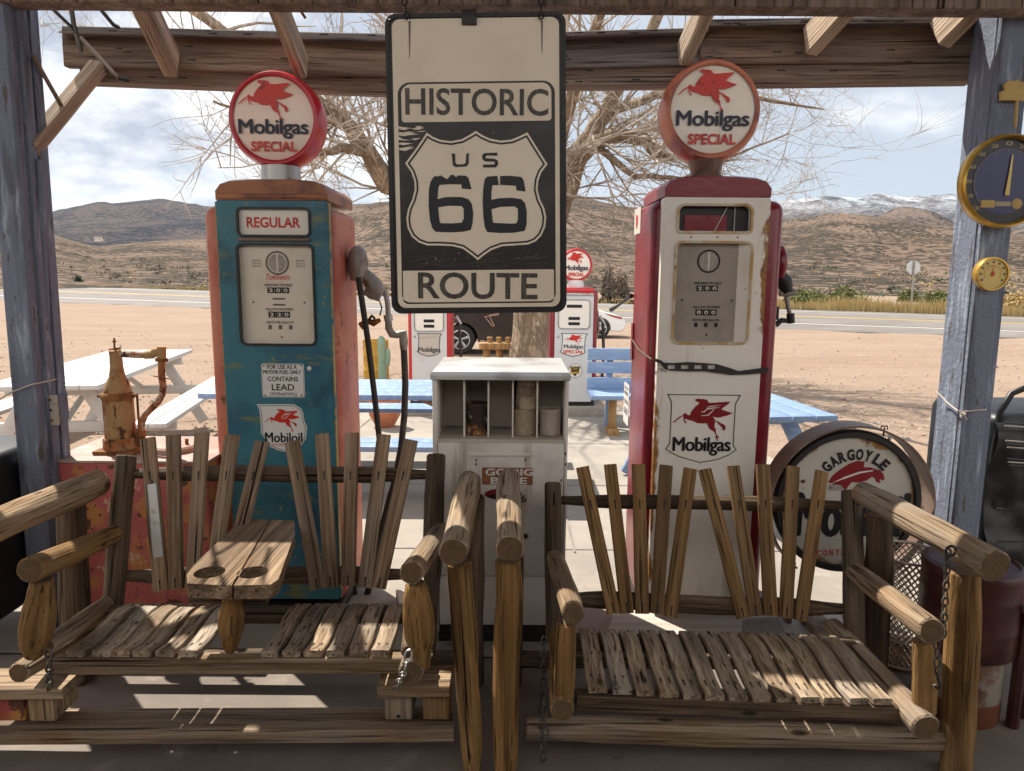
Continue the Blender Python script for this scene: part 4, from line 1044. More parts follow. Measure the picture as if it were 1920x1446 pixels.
# ------------------------------------------------------------------ petrol pumps
def globe(t, c, R, L, lens_c, lens_r, rimmat, facemat, depth=.15, small=False):
    """glass globe: case (a thick ring) with a lens printed with horse and words; c local centre"""
    T = Matrix.Translation(c) @ Matrix.Rotation(rad(90), 4, 'X'); d = depth / 2
    mb = MB(); mb.lathe([(R * .84, d * .96), (R * .87, d * 1.02), (R * .93, d), (R * .985, d * .62), (R, 0), (R * .985, -d * .62), (R * .93, -d), (R * .84, -d)], rimmat, 64, T, cap=False)
    g = mb.build('globe', t, smooth=60)
    mb = MB(); mb.lathe([(R * .858, -d * .8), (R * .858, d * .88), (R * .80, d * .90), (R * .5, d * .93), (0.001, d * .94)], facemat, 56, T)
    mb.build('lens', g, smooth=50)
    mb = MB(); y = c[1] - d - .002
    k = R * .86
    def b(x0, z0, x1, z1): return (c[0] + x0 * k, c[2] + z0 * k, c[0] + x1 * k, c[2] + z1 * k)
    horse(mb, b(-.83, -.10, .52, .88), y, M['redink']); mb.build('horse_emblem', g, smooth=0)
    mb = MB(); mb.text('Mobilgas', b(-.84, -.47, .84, -.03), y, M['navy'], .022, space=.95); mb.text('SPECIAL', b(-.56, -.78, .56, -.54), y, M['redink'], .03); mb.build('lettering', g, smooth=0)
    return g


def dial_face(t, Lw, mats, zoff, cx, cz, w, h, script=True, ink='dialink', y=-.002, base=None):
    """printed counter face: round gauge, words, number windows; fits box centred cx, cz"""
    f = base or MB()
    X = lambda a: cx + a * w; Zz = lambda b: cz + b * h
    f.plate(circ(X(0), Zz(.345), w * .17, 32), [circ(X(0), Zz(.345), w * .145, 32)], y, 0, M[ink])
    f.plate(circ(X(0), Zz(.345), w * .125, 32), [], y, 0, M['greymetal'])
    f.plate([(X(-.012), Zz(.345) - w * .125), (X(.012), Zz(.345) - w * .125), (X(.012), Zz(.345) + w * .125), (X(-.012), Zz(.345) + w * .125)], [], y - .0008, 0, M['dial'])
    if script:
        f.text('Tokheim', (X(-.17), Zz(.165), X(.17), Zz(.225)), y, M['redink'], 0, shear=.4)
        for sx in (-.36, .27):
            for k in range(3): f.text('PER GAL' if k == 1 else 'PRICE', (X(sx), Zz(.30 + k * .03), X(sx + .13), Zz(.318 + k * .03)), y, M[ink], 0)
    f.text('AMOUNT OF SALE', (X(-.2), Zz(.093), X(.2), Zz(.122)), y, M[ink], .02)
    def window(z0, z1, s):
        n = len(s)
        for i, ch in enumerate(s):
            a = -.16 + .32 * i / n; f.plate([(X(a), Zz(z0)), (X(a + .1), Zz(z0)), (X(a + .1), Zz(z1)), (X(a), Zz(z1))], [], y, 0, M['ink'])
            f.text(ch, (X(a + .022), Zz(z0 + .012), X(a + .08), Zz(z1 - .012)), y - .001, M['dial'], .02)
    window(.02, .082, '200'); window(-.245, -.18, '220' if script else '000')
    if script:
        f.plate([(X(-.09), Zz(-.05)), (X(.09), Zz(-.05)), (X(.09), Zz(-.032)), (X(-.09), Zz(-.032))], [], y, 0, M[ink]); f.plate([(X(-.09), Zz(-.115)), (X(.09), Zz(-.115)), (X(.09), Zz(-.097)), (X(-.09), Zz(-.097))], [], y, 0, M[ink])
    f.text('GALLONS DELIVERED', (X(-.2), Zz(-.168), X(.2), Zz(-.14)), y, M[ink], .02)
    f.text('CENTS PER GALLON', (X(-.2), Zz(-.312), X(.2), Zz(-.285)), y, M[ink], .02)
    for a in (-.17, -.02, .13): f.plate([(X(a), Zz(-.375)), (X(a + .05), Zz(-.375)), (X(a + .05), Zz(-.328)), (X(a), Zz(-.328))], [], y, 0, M[ink])
    for a, b in ((-.37, -.08), (.37, -.08), (0.02, -.46)): f.plate(circ(X(a), Zz(b), w * .016, 10), [], y, 0, M[ink])
    return f


def pump_shell(t, W_, Dp, z0, H, capz, pw, sidemat, frontmat, capmat, holes, panel_y=-.022, ptop=None, edge=None, boff=0.0):
    """side shells with rounded shoulders, proud front panel with openings, rounded crown"""
    mb = MB(); mb.box((boff, Dp / 2 + .006, (z0 + H) / 2), (W_, Dp - .012, H - z0), sidemat, r=.046, seg=5); mb.build('body', t, smooth=50)
    mb = MB(); zt = ptop or H
    outer = rrect(-pw / 2, z0 + .03, pw / 2, zt, .012, 3)
    mb.plate(outer, holes, panel_y, .05, frontmat)
    if edge:
        for s in (-1, 1): mb.box((s * (pw / 2 + .001), panel_y + .012, (z0 + .03 + zt) / 2), (.007, .022, zt - z0 - .04), edge, r=.003)
    p = mb.build('front_panel', t, smooth=30)
    mb = MB()
    prof = [(-pw / 2, 0), (-pw / 2, (capz - zt) * .45), (-pw / 2 + .02, (capz - zt) * .78), (-pw / 2 + .06, (capz - zt) * .93), (-pw * .2, capz - zt), (pw * .2, capz - zt), (pw / 2 - .06, (capz - zt) * .93), (pw / 2 - .02, (capz - zt) * .78), (pw / 2, (capz - zt) * .45), (pw / 2, 0)]
    n = len(prof); ys = [(panel_y - .006, .92), (panel_y + .012, 1.0), (Dp * .5, 1.0), (Dp - .012, 1.0), (Dp + .004, .9)]
    vs = [(x * (1 if k in (1, 2, 3) else .985), y, zt + .001 + z * k) for y, k in ys for x, z in prof]; fs = []
    for j in range(len(ys) - 1):
        for i in range(n): i2 = (i + 1) % n; fs.append([j * n + i, j * n + i2, (j + 1) * n + i2, (j + 1) * n + i])
    fs.append(list(range(n))[::-1]); fs.append([(len(ys) - 1) * n + i for i in range(n)])
    mb.add(vs, [f[::-1] for f in fs], capmat); mb.build('crown', t, smooth=40)
    mb = MB(); mb.box((boff, Dp / 2 - .004, z0 / 2), (W_ - .02, Dp + .03, z0), M['black'], r=.012); mb.build('base_plinth', t)
    return p


def frame_ring(t, name, loop, w, y0, th, mat, parent=None):
    mb = MB(); mb.ribbon(loop, w, y0, th, mat); return mb.build(name, parent or t, smooth=30)


def blue_pump():
    Y = 2.95; x = (PY(412, 500, Y - .02).x + PY(622, 500, Y - .02).x) / 2
    t = thing('gas_pump', (x - .004, Y, 0), 'tall teal blue pump with REGULAR glass and faded red sides', 'gas pump', 'vintage gas pumps')
    L = Face(t, -.024); pw = L(620, 500)[0] - L(412, 500)[0]; ztop = L(515, 376)[1]; cap = L(515, 336)[1]
    ad = rrect(*L.box(446, 391, 580, 442), .018, 5); b = L.box(449, 459, 589, 646); dw = rrect(*b, .022, 5)
    pump_shell(t, pw + .09, .43, .06, ztop - .02, cap, pw, M['salmon'], M['teal'], M['rustcap'], [ad, dw], panel_y=-.024, ptop=ztop, edge=M['tealedge'], boff=-.03)
    for nm, lp in (('glass_bezel', ad), ('dial_bezel', dw)): frame_ring(t, nm, offset_loop(lp, .001), .009, -.030, .012, M['black'])
    mb = MB(); mb.plate(offset_loop(ad, .002), [], -.015, .004, M['adglass']); mb.text('REGULAR', L.box(461, 407, 562, 427), -.0165, M['redink'], .025); mb.build('ad_glass', t, smooth=0)
    mb = MB(); mb.plate(offset_loop(dw, .002), [], -.006, .004, M['dial']); dial_face(t, L, 0, 0, (b[0] + b[2]) / 2 + .002, (b[1] + b[3]) / 2, (b[2] - b[0]) * .93, (b[3] - b[1]) * .93, True, y=-.0075, base=mb); mb.build('dial', t, smooth=0)
    mb = MB(); q = L.box(446, 446, 582, 453); mb.box(((q[0] + q[2]) / 2, -.028, (q[1] + q[3]) / 2), (q[2] - q[0], .012, q[3] - q[1]), M['bronze'], r=.005); mb.build('trim_bar', t)
    mb = MB(); q = L.box(409, 364, 616, 374); mb.box(((q[0] + q[2]) / 2, -.028, (q[1] + q[3]) / 2), (q[2] - q[0], .012, q[3] - q[1]), M['rustcap'], r=.004); mb.build('top_rail', t)
    # plaque
    mb = MB(); y = -.0262; q = L.box(491, 682, 571, 745); mb.plate(rrect(*q, .008), [], y, .002, M['plaque']); mb.ribbon(offset_loop(rrect(*q, .008), -.003), .0012, y - .0006, 0, M['ink'])
    for s, bx in (('FOR USE AS A', (501, 684, 557, 692)), ('MOTOR FUEL ONLY', (494, 694, 565, 701)), ('CONTAINS', (502, 706, 559, 715)), ('LEAD', (510, 720, 552, 732)), ('(TETRAETHYL)', (507, 736, 557, 743))):
        mb.text(s, L.box(*bx), y - .001, M['ink'], .012)
    for u, v in ((495, 686), (565, 685), (498, 741), (566, 741)): mb.plate(circ(*L(u, v), .0035, 10), [], y - .0012, 0, M['ink'])
    mb.build('warning_plaque', t, smooth=0)
    # shield
    sc = L.box(483, 759, 576, 846); mb = MB(); lp = [(483,759),(552,759),(556,764),(566,768),(570,775),(571,790),(576,800),(573,822),(568,833),(548,842),(538,846),(530,845),(508,836),(509,822),(487,770)]
    lp = [L(u, v) for u, v in [(482,758),(551,758),(565,766),(569,776),(571,790),(576,802),(574,822),(566,834),(550,841),(536,847),(526,845),(507,838),(490,812),(489,790),(487,770)]]
    mb.plate(lp, [], y, .003, M['plaque']); mb.ribbon(offset_loop(lp, -.006), .0022, y - .0008, 0, M['ink'])
    horse(mb, L.box(496, 767, 564, 810), y - .001, M['redink'], M['plaque']); mb.text('Mobiloil', L.box(498, 811, 567, 829), y - .001, M['ink'], .02); mb.text('SOCONY', L.box(510, 831, 535, 836), y - .001, M['redink'], 0); mb.build('shield_emblem', t, smooth=0)
    mb = MB(); mb.lathe([(.010, 0), (.008, .004), (.002, .006)], M['plaque'], 14, Matrix.Translation((L(580, 691)[0], -.024, L(580, 691)[1])) @ Matrix.Rotation(rad(90), 4, 'X')); mb.build('lock_button', t)
    # globe
    inv = WM[t].inverted(); c = inv @ PY(523, 229, Y + .19); Rr = .197
    globe(t, c, Rr, L, None, None, M['globered'], M['globeface'], .15)
    mb = MB(); mb.lathe([(.092, cap - .012), (.092, cap + .012), (.082, cap + .016), (.08, c.z - Rr * .93)], M['steel'], 32, Matrix.Translation((c.x, c.y, 0))); mb.build('globe_collar', t)
    # nozzle gear on the right side
    S = (pw + .09) / 2 - .03; Yn = Y + .22
    def Q(u, v, y=Yn): return inv @ PY(u, v, y)
    mb = MB(); mb.lathe([(.004, -.075), (.045, -.07), (.058, -.03), (.06, .02), (.05, .055), (.028, .075), (.004, .08)], M['greymetal'], 20, Matrix.Translation(Q(671, 496, Yn)) @ Matrix.Scale(.75, 4, (1, 0, 0)) @ Matrix.Scale(.8, 4, (0, 1, 0))); mb.build('nozzle_hood', t, smooth=60)
    mb = MB()
    mb.tube([Q(682, 512), Q(692, 524), Q(704, 540), Q(716, 553)], [.026, .034, .040, .022], M['greymetal'], 12)
    mb.tube([Q(684, 545), Q(697, 553), Q(713, 558)], [.016, .022, .016], M['greymetal'], 10)
    mb.tube([Q(722, 545), Q(727, 570), Q(728, 596)], .012, M['steel'], 10); mb.tube([Q(727, 590), Q(729, 602)], .020, M['steel'], 10)
    mb.tube([Q(697, 560), Q(712, 565), Q(716, 578), Q(712, 592)], .0035, M['black'], 6)
    mb.build('nozzle', t, smooth=60)
    mb = MB(); mb.tube([Q(676, 612), Q(690, 603), Q(700, 606), Q(713, 600)], [.018, .014, .016, .009], M['rust'], 8); mb.tube([Q(692, 600), Q(697, 592), Q(703, 598)], .007, M['black'], 6); mb.build('nozzle_rest', t, smooth=60)
    mb = MB(); mb.tube([Q(728, 596), Q(729, 616), Q(735, 627), Q(747, 629)], [.015, .017, .018, .015], M['greymetal'], 10); mb.tube([Q(744, 628), Q(755, 626), Q(757, 640), Q(757, 656)], [.017, .024, .020, .016], M['greymetal'], 10); mb.build('swivel_elbow', t, smooth=60)
    mb = MB(); mb.tube([Q(757, 648), Q(760, 720), Q(758, 780), Q(752, 840), Q(740, 900), Q(724, 960), Q(706, 1030), Q(690, 1110), Q(672, 1150), Q(655, 1060)], .015, M['rubber'], 10); mb.build('hose', t, smooth=60)
    mb = MB(); mb.tube([Q(672, 520, Y + .12), Q(690, 640, Y + .12), Q(702, 740, Y + .13), Q(712, 830, Y + .14), Q(716, 900, Y + .16)], .013, M['rubber'], 8); mb.build('hose', t, smooth=60)
    # small decal low on the right side
    mb = MB(); a = Q(672, 900, Y + .2); mb.box((S + .001, .2, a.z), (.002, .10, .16), M['plaque']); mb.build('side_label', t, smooth=0)
    return t


blue_pump()


def white_pump():
    Y = 2.95; x = (PY(1238, 500, Y - .02).x + PY(1437, 500, Y - .02).x) / 2
    t = thing('gas_pump', (x, Y, 0), 'tall white and dark red pump with rust edged empty glass and shield', 'gas pump', 'vintage gas pumps')
    L = Face(t, -.03); pw = L(1437, 500)[0] - L(1238, 500)[0]; ztop = L(1340, 370)[1]; cap = L(1340, 330)[1]
    b1 = L.box(1273, 386, 1408, 434); ad = rrect(*b1, .010, 5, .024); b2 = L.box(1266, 456, 1404, 642); dw = rrect(*b2, .022, 5)
    pump_shell(t, pw + .115, .43, .06, ztop - .005, cap, pw, M['red'], cream_rust(pw, b1, b2), M['red'], [ad, dw], panel_y=-.03, ptop=ztop, boff=.022)
    for nm, lp in (('glass_bezel', ad), ('dial_bezel', dw)): frame_ring(t, nm, offset_loop(lp, .004), .010, -.036, .012, M['bezelrust'])
    mb = MB(); bx = [(b1[0] - .01, .0), (b1[2] + .01, .0)]
    mb.box(((b1[0] + b1[2]) / 2, .002, (b1[1] + b1[3]) / 2), (b1[2] - b1[0] + .02, .004, b1[3] - b1[1] + .02), M['black'])  # black plate painted in for the darkness inside the open well
    mb.box(((b1[0] + b1[2]) / 2 - .03, -.003, b1[1] + .03), (.17, .006, .07), M['red']); mb.tube([(b1[0] + .15, -.008, b1[1]), (b1[0] + .2, -.006, b1[3])], .002, M['steel'], 5); mb.tube([(b1[0] + .23, -.008, b1[1]), (b1[0] + .23, -.006, b1[3])], .002, M['steel'], 5)
    mb.build('empty_glass_well', t)
    mb = MB(); mb.plate(offset_loop(dw, .002), [], .0, .004, M['dialgrey']); dial_face(t, L, 0, 0, (b2[0] + b2[2]) / 2 - .012, (b2[1] + b2[3]) / 2, (b2[2] - b2[0]) * .93, (b2[3] - b2[1]) * .93, False, ink='nail', y=-.0015, base=mb); mb.build('dial', t, smooth=0)
    mb = MB(); xx = b2[2] - .03; mb.add([(xx - .012, -.0005, b2[1]), (xx + .03, -.028, b2[1]), (xx + .03, -.028, b2[3]), (xx - .012, -.0005, b2[3])], [[0, 1, 2, 3]], M['cream']); mb.build('dial_liner', t, smooth=0)
    mb = MB()
    for u in (1296, 1345, 1383): mb.plate(circ(*L(u, 445), .004, 10), [], -.0312, 0, M['rust'])
    mb.build('screw', t, smooth=0)
    # shield emblem painted on
    mb = MB(); y = -.0316; sb = L.box(1246.5, 739, 1391.5, 869.5); SB = (1246.5, 739, 1391.5, 869.5)
    def G(p): return L(1240 + p[0] / 10.33, 730 + p[1] / 10.33)
    lp = [G(p) for p in SHIELD]; mb.ribbon(lp, .0036, y, 0, M['ink'], inset=.0015); q = G((205, 995)); w = G((1400, 185)); horse(mb, (q[0], q[1], w[0], w[1]), y, M['darkredink'], M['cream'])
    q = G((215, 1275)); w = G((1340, 935)); mb.text('Mobilgas', (q[0], q[1], w[0], w[1]), y - .0005, M['ink'], .022, space=.95); mb.build('shield_emblem', t, smooth=0)
    # globe
    inv = WM[t].inverted(); c = inv @ PY(1328, 213, Y + .2); Rr = .207
    globe(t, c, Rr, L, None, None, M['globecopper'], M['globeface2'], .15)
    mb = MB(); mb.lathe([(.098, cap - .012), (.098, cap + .010), (.075, cap + .022), (.062, cap + .04), (.075, c.z - Rr * .93)], M['bronze'], 32, Matrix.Translation((c.x, c.y, 0))); mb.build('globe_collar', t)
    # left side: glass, label, wire and chains; strap across the front
    S = -(pw + .115) / 2 + .022; I3 = lambda u, v: inv @ PX(u, v, WM[t].translation.x + S)
    mb = MB(); a = I3(1196, 415); mb.box((S - .001, a.y, a.z), (.003, .16, .115), M['adglass'], r=.001)
    z = a.z; mb.add([(S - .004, a.y + .03, z + .035), (S - .004, a.y - .02, z + .02), (S - .004, a.y - .01, z - .02), (S - .004, a.y + .01, z - .035), (S - .004, a.y + .03, z - .01)], [[0, 1, 2, 3, 4]], M['redink']); mb.build('side_glass', t, smooth=0)
    mb = MB(); a = I3(1175, 757); Tm = Matrix(((0, 0, 0, S - .0015), (-1, 0, 0, a.y), (0, 0, 1, a.z), (0, 0, 0, 1))) 
    Tm = Matrix(((0, 1, 0, S - .001), (-1, 0, 0, a.y), (0, 0, 1, a.z), (0, 0, 0, 1)))
    mb.plate(rrect(-.075, -.10, .075, .10, .012), [], -.002, .002, M['plaque'], Tm)
    for s, bb in (('FOR USE AS A', (-.05, .07, .05, .085)), ('MOTOR FUEL', (-.05, .045, .05, .06)), ('CONTAINS', (-.055, .0, .055, .02)), ('LEAD', (-.05, -.05, .05, -.02))): mb.text(s, bb, -.003, M['ink'], .012, 0, Tm)
    mb.build('side_label', t, smooth=0)
    mb = MB(); mb.tube([I3(1186, 555) + Vector((-.004, 0, 0)), I3(1180, 560) + Vector((-.01, 0, 0)), I3(1172, 572) + Vector((-.03, 0, 0)), I3(1164, 581) + Vector((-.05, 0, 0))], [.012, .008, .006, .012], M['black'], 8); mb.build('side_hook', t)
    mb = MB(); mb.box((S - .004, I3(1187, 630).y, I3(1187, 640).z), (.006, .045, .17), M['red'], r=.002); mb.build('side_latch', t)
    mb = MB(); F = lambda u, v, dy=-.045: inv @ PY(u, v, Y + dy)
    mb.tube([I3(1182, 631) + Vector((-.006, 0, 0)), I3(1190, 640) + Vector((-.006, 0, 0)), I3(1200, 655) + Vector((-.008, 0, 0)), F(1222, 674), F(1232, 678)], .0035, M['bronze'], 6)
    mb.build('tie_wire', t)
    mb = MB()
    top = [(1238, 680), (1262, 681), (1290, 679), (1320, 681), (1345, 683), (1368, 690), (1385, 696), (1438, 689), (1441, 693), (1438, 699), (1400, 702), (1370, 703), (1350, 700), (1320, 696), (1290, 696), (1262, 695), (1246, 692)]
    hl = [[(1252 + k * 25, 684), (1266 + k * 25, 684), (1266 + k * 25, 692), (1252 + k * 25, 692)] for k in range(4)]
    lf = Face(t, -.04); mb.plate([lf(*p) for p in top], [[lf(*p) for p in h] for h in hl], -.042, .005, M['rubber'])
    mb.tube([F(1228, 675), F(1238, 678), F(1246, 684)], .007, M['black'], 6); mb.tube([F(1236, 690), F(1250, 697)], .003, M['steel'], 6)
    mb.build('strap', t, smooth=30)
    # nozzle gear on the right side
    Yn = Y + .22
    def Q(u, v, y=Yn): return inv @ PY(u + 10, v, y)
    mb = MB(); mb.lathe([(.004, -.07), (.04, -.065), (.055, -.02), (.05, .03), (.03, .065), (.004, .075)], M['red'], 18, Matrix.Translation(Q(1451, 492)) @ Matrix.Scale(.6, 4, (1, 0, 0))); mb.build('nozzle_hood', t, smooth=60)
    mb = MB(); mb.tube([Q(1449, 515), Q(1460, 528), Q(1466, 548)], [.03, .036, .026], M['black'], 10); mb.tube([Q(1452, 550), Q(1466, 551), Q(1480, 548)], [.015, .015, .018], M['greymetal'], 10)
    mb.tube([Q(1464, 556), Q(1468, 578), Q(1472, 592)], .010, M['greymetal'], 8); mb.tube([Q(1472, 588), Q(1473, 606)], .018, M['black'], 8); mb.build('nozzle', t, smooth=60)
    mb = MB(); mb.tube([Q(1444, 610), Q(1455, 601), Q(1472, 602)], [.014, .012, .010], M['black'], 8); mb.tube([Q(1446, 600), Q(1447, 575)], .01, M['black'], 6); mb.build('nozzle_rest', t, smooth=60)
    return t


def cream_rust(pw, b1, b2):
    """cream paint with rust along the panel's right edge, lower left edge and round the openings"""
    m, nt, b = _new('cream_paint_with_rusted_edges'); N = nt.nodes; K = nt.links
    tc = N.new('ShaderNodeTexCoord'); sp = N.new('ShaderNodeSeparateXYZ'); K.new(tc.outputs['Object'], sp.inputs[0])
    v = coords(nt, (1, 1, .45), False); nz = noise_fac(nt, v, 9, .38, .68, 6); nf = noise_fac(nt, coords(nt, (1, 1, 1), False), 38, .3, .7, 4)
    def edge(x0, x1, z0=None, z1=None):
        r = N.new('ShaderNodeMapRange'); r.inputs[1].default_value = x0; r.inputs[2].default_value = x1; K.new(sp.outputs[0], r.inputs[0]); o = r.outputs[0]
        if z0 is not None:
            q = N.new('ShaderNodeMapRange'); q.inputs[1].default_value = z0; q.inputs[2].default_value = z1; K.new(sp.outputs[2], q.inputs[0])
            mu = N.new('ShaderNodeMath'); mu.operation = 'MULTIPLY'; K.new(o, mu.inputs[0]); K.new(q.outputs[0], mu.inputs[1]); o = mu.outputs[0]
        return o
    e1 = edge(pw / 2 - .05, pw / 2 - .002, 1.02, 1.22); e2 = edge(-pw / 2 + .035, -pw / 2 + .0, 1.16, .98)
    ad = N.new('ShaderNodeMath'); ad.operation = 'ADD'; K.new(e1, ad.inputs[0]); K.new(e2, ad.inputs[1])
    mu = N.new('ShaderNodeMath'); mu.operation = 'MULTIPLY_ADD'; mu.inputs[1].default_value = .95; K.new(ad.outputs[0], mu.inputs[0]); K.new(nz, mu.inputs[2])
    r = N.new('ShaderNodeMapRange'); r.interpolation_type = 'SMOOTHSTEP'; r.inputs[1].default_value = 1.12; r.inputs[2].default_value = 1.42; K.new(mu.outputs[0], r.inputs[0])
    base = mixc(nt, noise_fac(nt, v, 3, .45, .65), (.85, .80, .73), (.78, .715, .62))
    base = mixc(nt, noise_fac(nt, coords(nt, (1, 1, 1), False), 13, .70, .78), base, (.44, .26, .10)); base = mixc(nt, noise_fac(nt, coords(nt, (5, 5, .5), False), 2.2, .60, .72), base, (.50, .42, .32)); base = mixc(nt, noise_fac(nt, coords(nt, (1, 1, 1), False), 55, .70, .74), base, (.18, .09, .04))
    rust = mixc(nt, nf, (.40, .20, .05), (.20, .075, .025)); col = mixc(nt, r.outputs[0], base, rust)
    K.new(col, b.inputs['Base Color']); b.inputs['Roughness'].default_value = .42
    return m


M['bezelrust'] = paint('rust_edged_cream_bezel', (.58, .50, .38), [((.46, .29, .10), 8, .45, .6), ((.26, .11, .03), 13, .58, .68)], rough=.5)
white_pump()


# ------------------------------------------------------------------ the two smaller pumps at the far side of the patio
def back_pump(u0, u1, vbase, vtop, label, special, gl):
    b = PG((u0 + u1) / 2, vbase); Y = b.y; t = thing('gas_pump', (b.x, Y, b.z), label, 'gas pump', 'vintage gas pumps')
    L = Face(t, -.02); x0 = L(u0, 640)[0]; x1 = L(u1, 640)[0]; W_ = x1 - x0; off = (x0 + x1) / 2
    zt = L(u0, vtop)[1]; H = zt
    mb = MB(); mb.box((off, .26, .045), (W_ + .16, .70, .09 + .05), M['concrete'], r=.01); mb.build('pad', t)
    mb = MB(); mb.box((off, .22, .11 + .03), (W_ - .03, .42, .07), M['black'], r=.008); mb.build('base_plinth', t)
    mb = MB(); mb.box((off, .22, (.17 + H - .02) / 2), (W_, .44, H - .02 - .17), M['brightred'] if not special else M['red'], r=.05, seg=4); mb.build('body', t, smooth=50)
    pw = W_ * .80
    mb = MB(); mb.plate(rrect(off - pw / 2, .17, off + pw / 2, H - .055, .02, 4), [], -.03, .04, M['whitepump']); fp = mb.build('front_panel', t, smooth=30)
    mb = MB(); mb.box((off, .21, H - .028), (pw + .02, .5, .065), M['brightred'], r=.03, seg=4); mb.build('crown', t, smooth=50)
    mb = MB(); mb.box((off, -.034, H - .075), (pw, .012, .018), M['steel'], r=.003); mb.build('trim_bar', t)
    dz1 = L(u0, 562)[1] if special else H - .16; dz0 = dz1 - .33
    lp = rrect(off - pw * .41, dz0, off + pw * .41, dz1, .04, 5)
    mb = MB(); mb.plate(lp, [], -.033, .004, M['adglass']); mb.ribbon(lp, .012, -.037, .006, M['greymetal'])
    for k, (z, w) in enumerate(((.24, .2), (.10, .15), (.04, .15))): mb.plate(rrect(off - w * pw, dz0 + z, off + w * pw, dz0 + z + .035, .003, 2), [], -.035, 0, M['ink'])
    mb.build('dial', t, smooth=0)
    sz1 = L(u0, 625)[1]; sz0 = L(u0, 668)[1]; sw = pw * .35
    box = (off - sw, sz0, off + sw, sz1); lp = grid_map(box, SHIELD, 70, 95, 1540, 1440)
    mb = MB(); mb.plate(lp, [], -.0335, 0, M['plaque'] if special else M['paleboard']); mb.ribbon(lp, .007, -.0345, 0, M['ink'])
    h = sz1 - sz0
    if special:
        horse(mb, (off - sw * .75, sz0 + h * .52, off + sw * .7, sz1 - h * .05), -.035, M['redink']); mb.text('Mobilgas', (off - sw * .72, sz0 + h * .30, off + sw * .72, sz0 + h * .52), -.035, M['ink'], .02); mb.text('SPECIAL', (off - sw * .78, sz0 + h * .13, off + sw * .78, sz0 + h * .28), -.035, M['redink'], .03)
    else: mb.text('Mobilgas', (off - sw * .88, sz0 + h * .14, off + sw * .88, sz0 + h * .40), -.035, M['ink'], .02)
    mb.build('shield_emblem', t, smooth=0)
    if special:
        mb = MB(); e = L(1078, 695); mb.plate(circ(e[0], e[1], .085, 28), [], -.0335, 0, M['plaque']); mb.ribbon(circ(e[0], e[1], .082, 28), .004, -.0345, 0, M['ink'])
        mb.plate([(e[0] - .06, e[1] + .05), (e[0] + .06, e[1] + .05), (e[0] + .045, e[1] - .01), (e[0], e[1] - .07), (e[0] - .045, e[1] - .01)], [], -.035, 0, M['ink']); mb.text('ETHYL', (e[0] - .045, e[1] + .005, e[0] + .045, e[1] + .04), -.0355, M['yellow'], .03); mb.plate(rrect(e[0] - .05, e[1] - .035, e[0] + .05, e[1] - .012, .004), [], -.0358, 0, M['yellow']); mb.build('round_emblem', t, smooth=0)
        mb = MB(); q = L.box(1091, 548, 1106, 556); mb.text('$3.79', q, -.0335, M['redink'], .02); mb.build('price_lettering', t, smooth=0)
    mb = MB(); c = L(u0 + 8, 640); mb.lathe([(.014, 0), (.012, .006), (.002, .009)], M['steel'], 12, Matrix.Translation((off - pw * .41, -.03, L(u0, 631)[1])) @ Matrix.Rotation(rad(90), 4, 'X')); mb.build('lock_button', t)
    inv = WM[t].inverted(); c = inv @ PY(gl[0], gl[1], Y + .2); globe(t, c, gl[2], L, None, None, M['globered'], M['adglass'], .14)
    mb = MB(); mb.lathe([(.10, H - .01), (.10, H + .04), (.08, c.z - gl[2] * .92)], M['whitepump'], 24, Matrix.Translation((c.x, c.y, 0))); mb.build('globe_collar', t)
    # hose and nozzle on the right side
    mb = MB(); s = off + W_ / 2; mb.tube([(s - .01, .2, H - .38), (s + .05, .18, H - .34), (s + .10, .16, H - .42)], [.02, .026, .018], M['steel'], 8); mb.build('nozzle', t, smooth=60)
    mb = MB(); mb.tube([(s + .08, .16, H - .40), (s + .10, .14, H - .8), (s + .08, .12, H - 1.1), (s + .13, .12, .25), (s + .05, .14, .16), (s, .2, .4)], .018, M['rubber'], 8); mb.build('hose', t, smooth=60)
    return t


back_pump(764, 846, 778, 540, 'white pump with bright red sides and empty shield behind the cabinet', False, (805, 492, .2))
back_pump(1031, 1120, 779, 540, 'white pump with dark red sides and SPECIAL shield behind the cabinet', True, (1080, 497, .19))


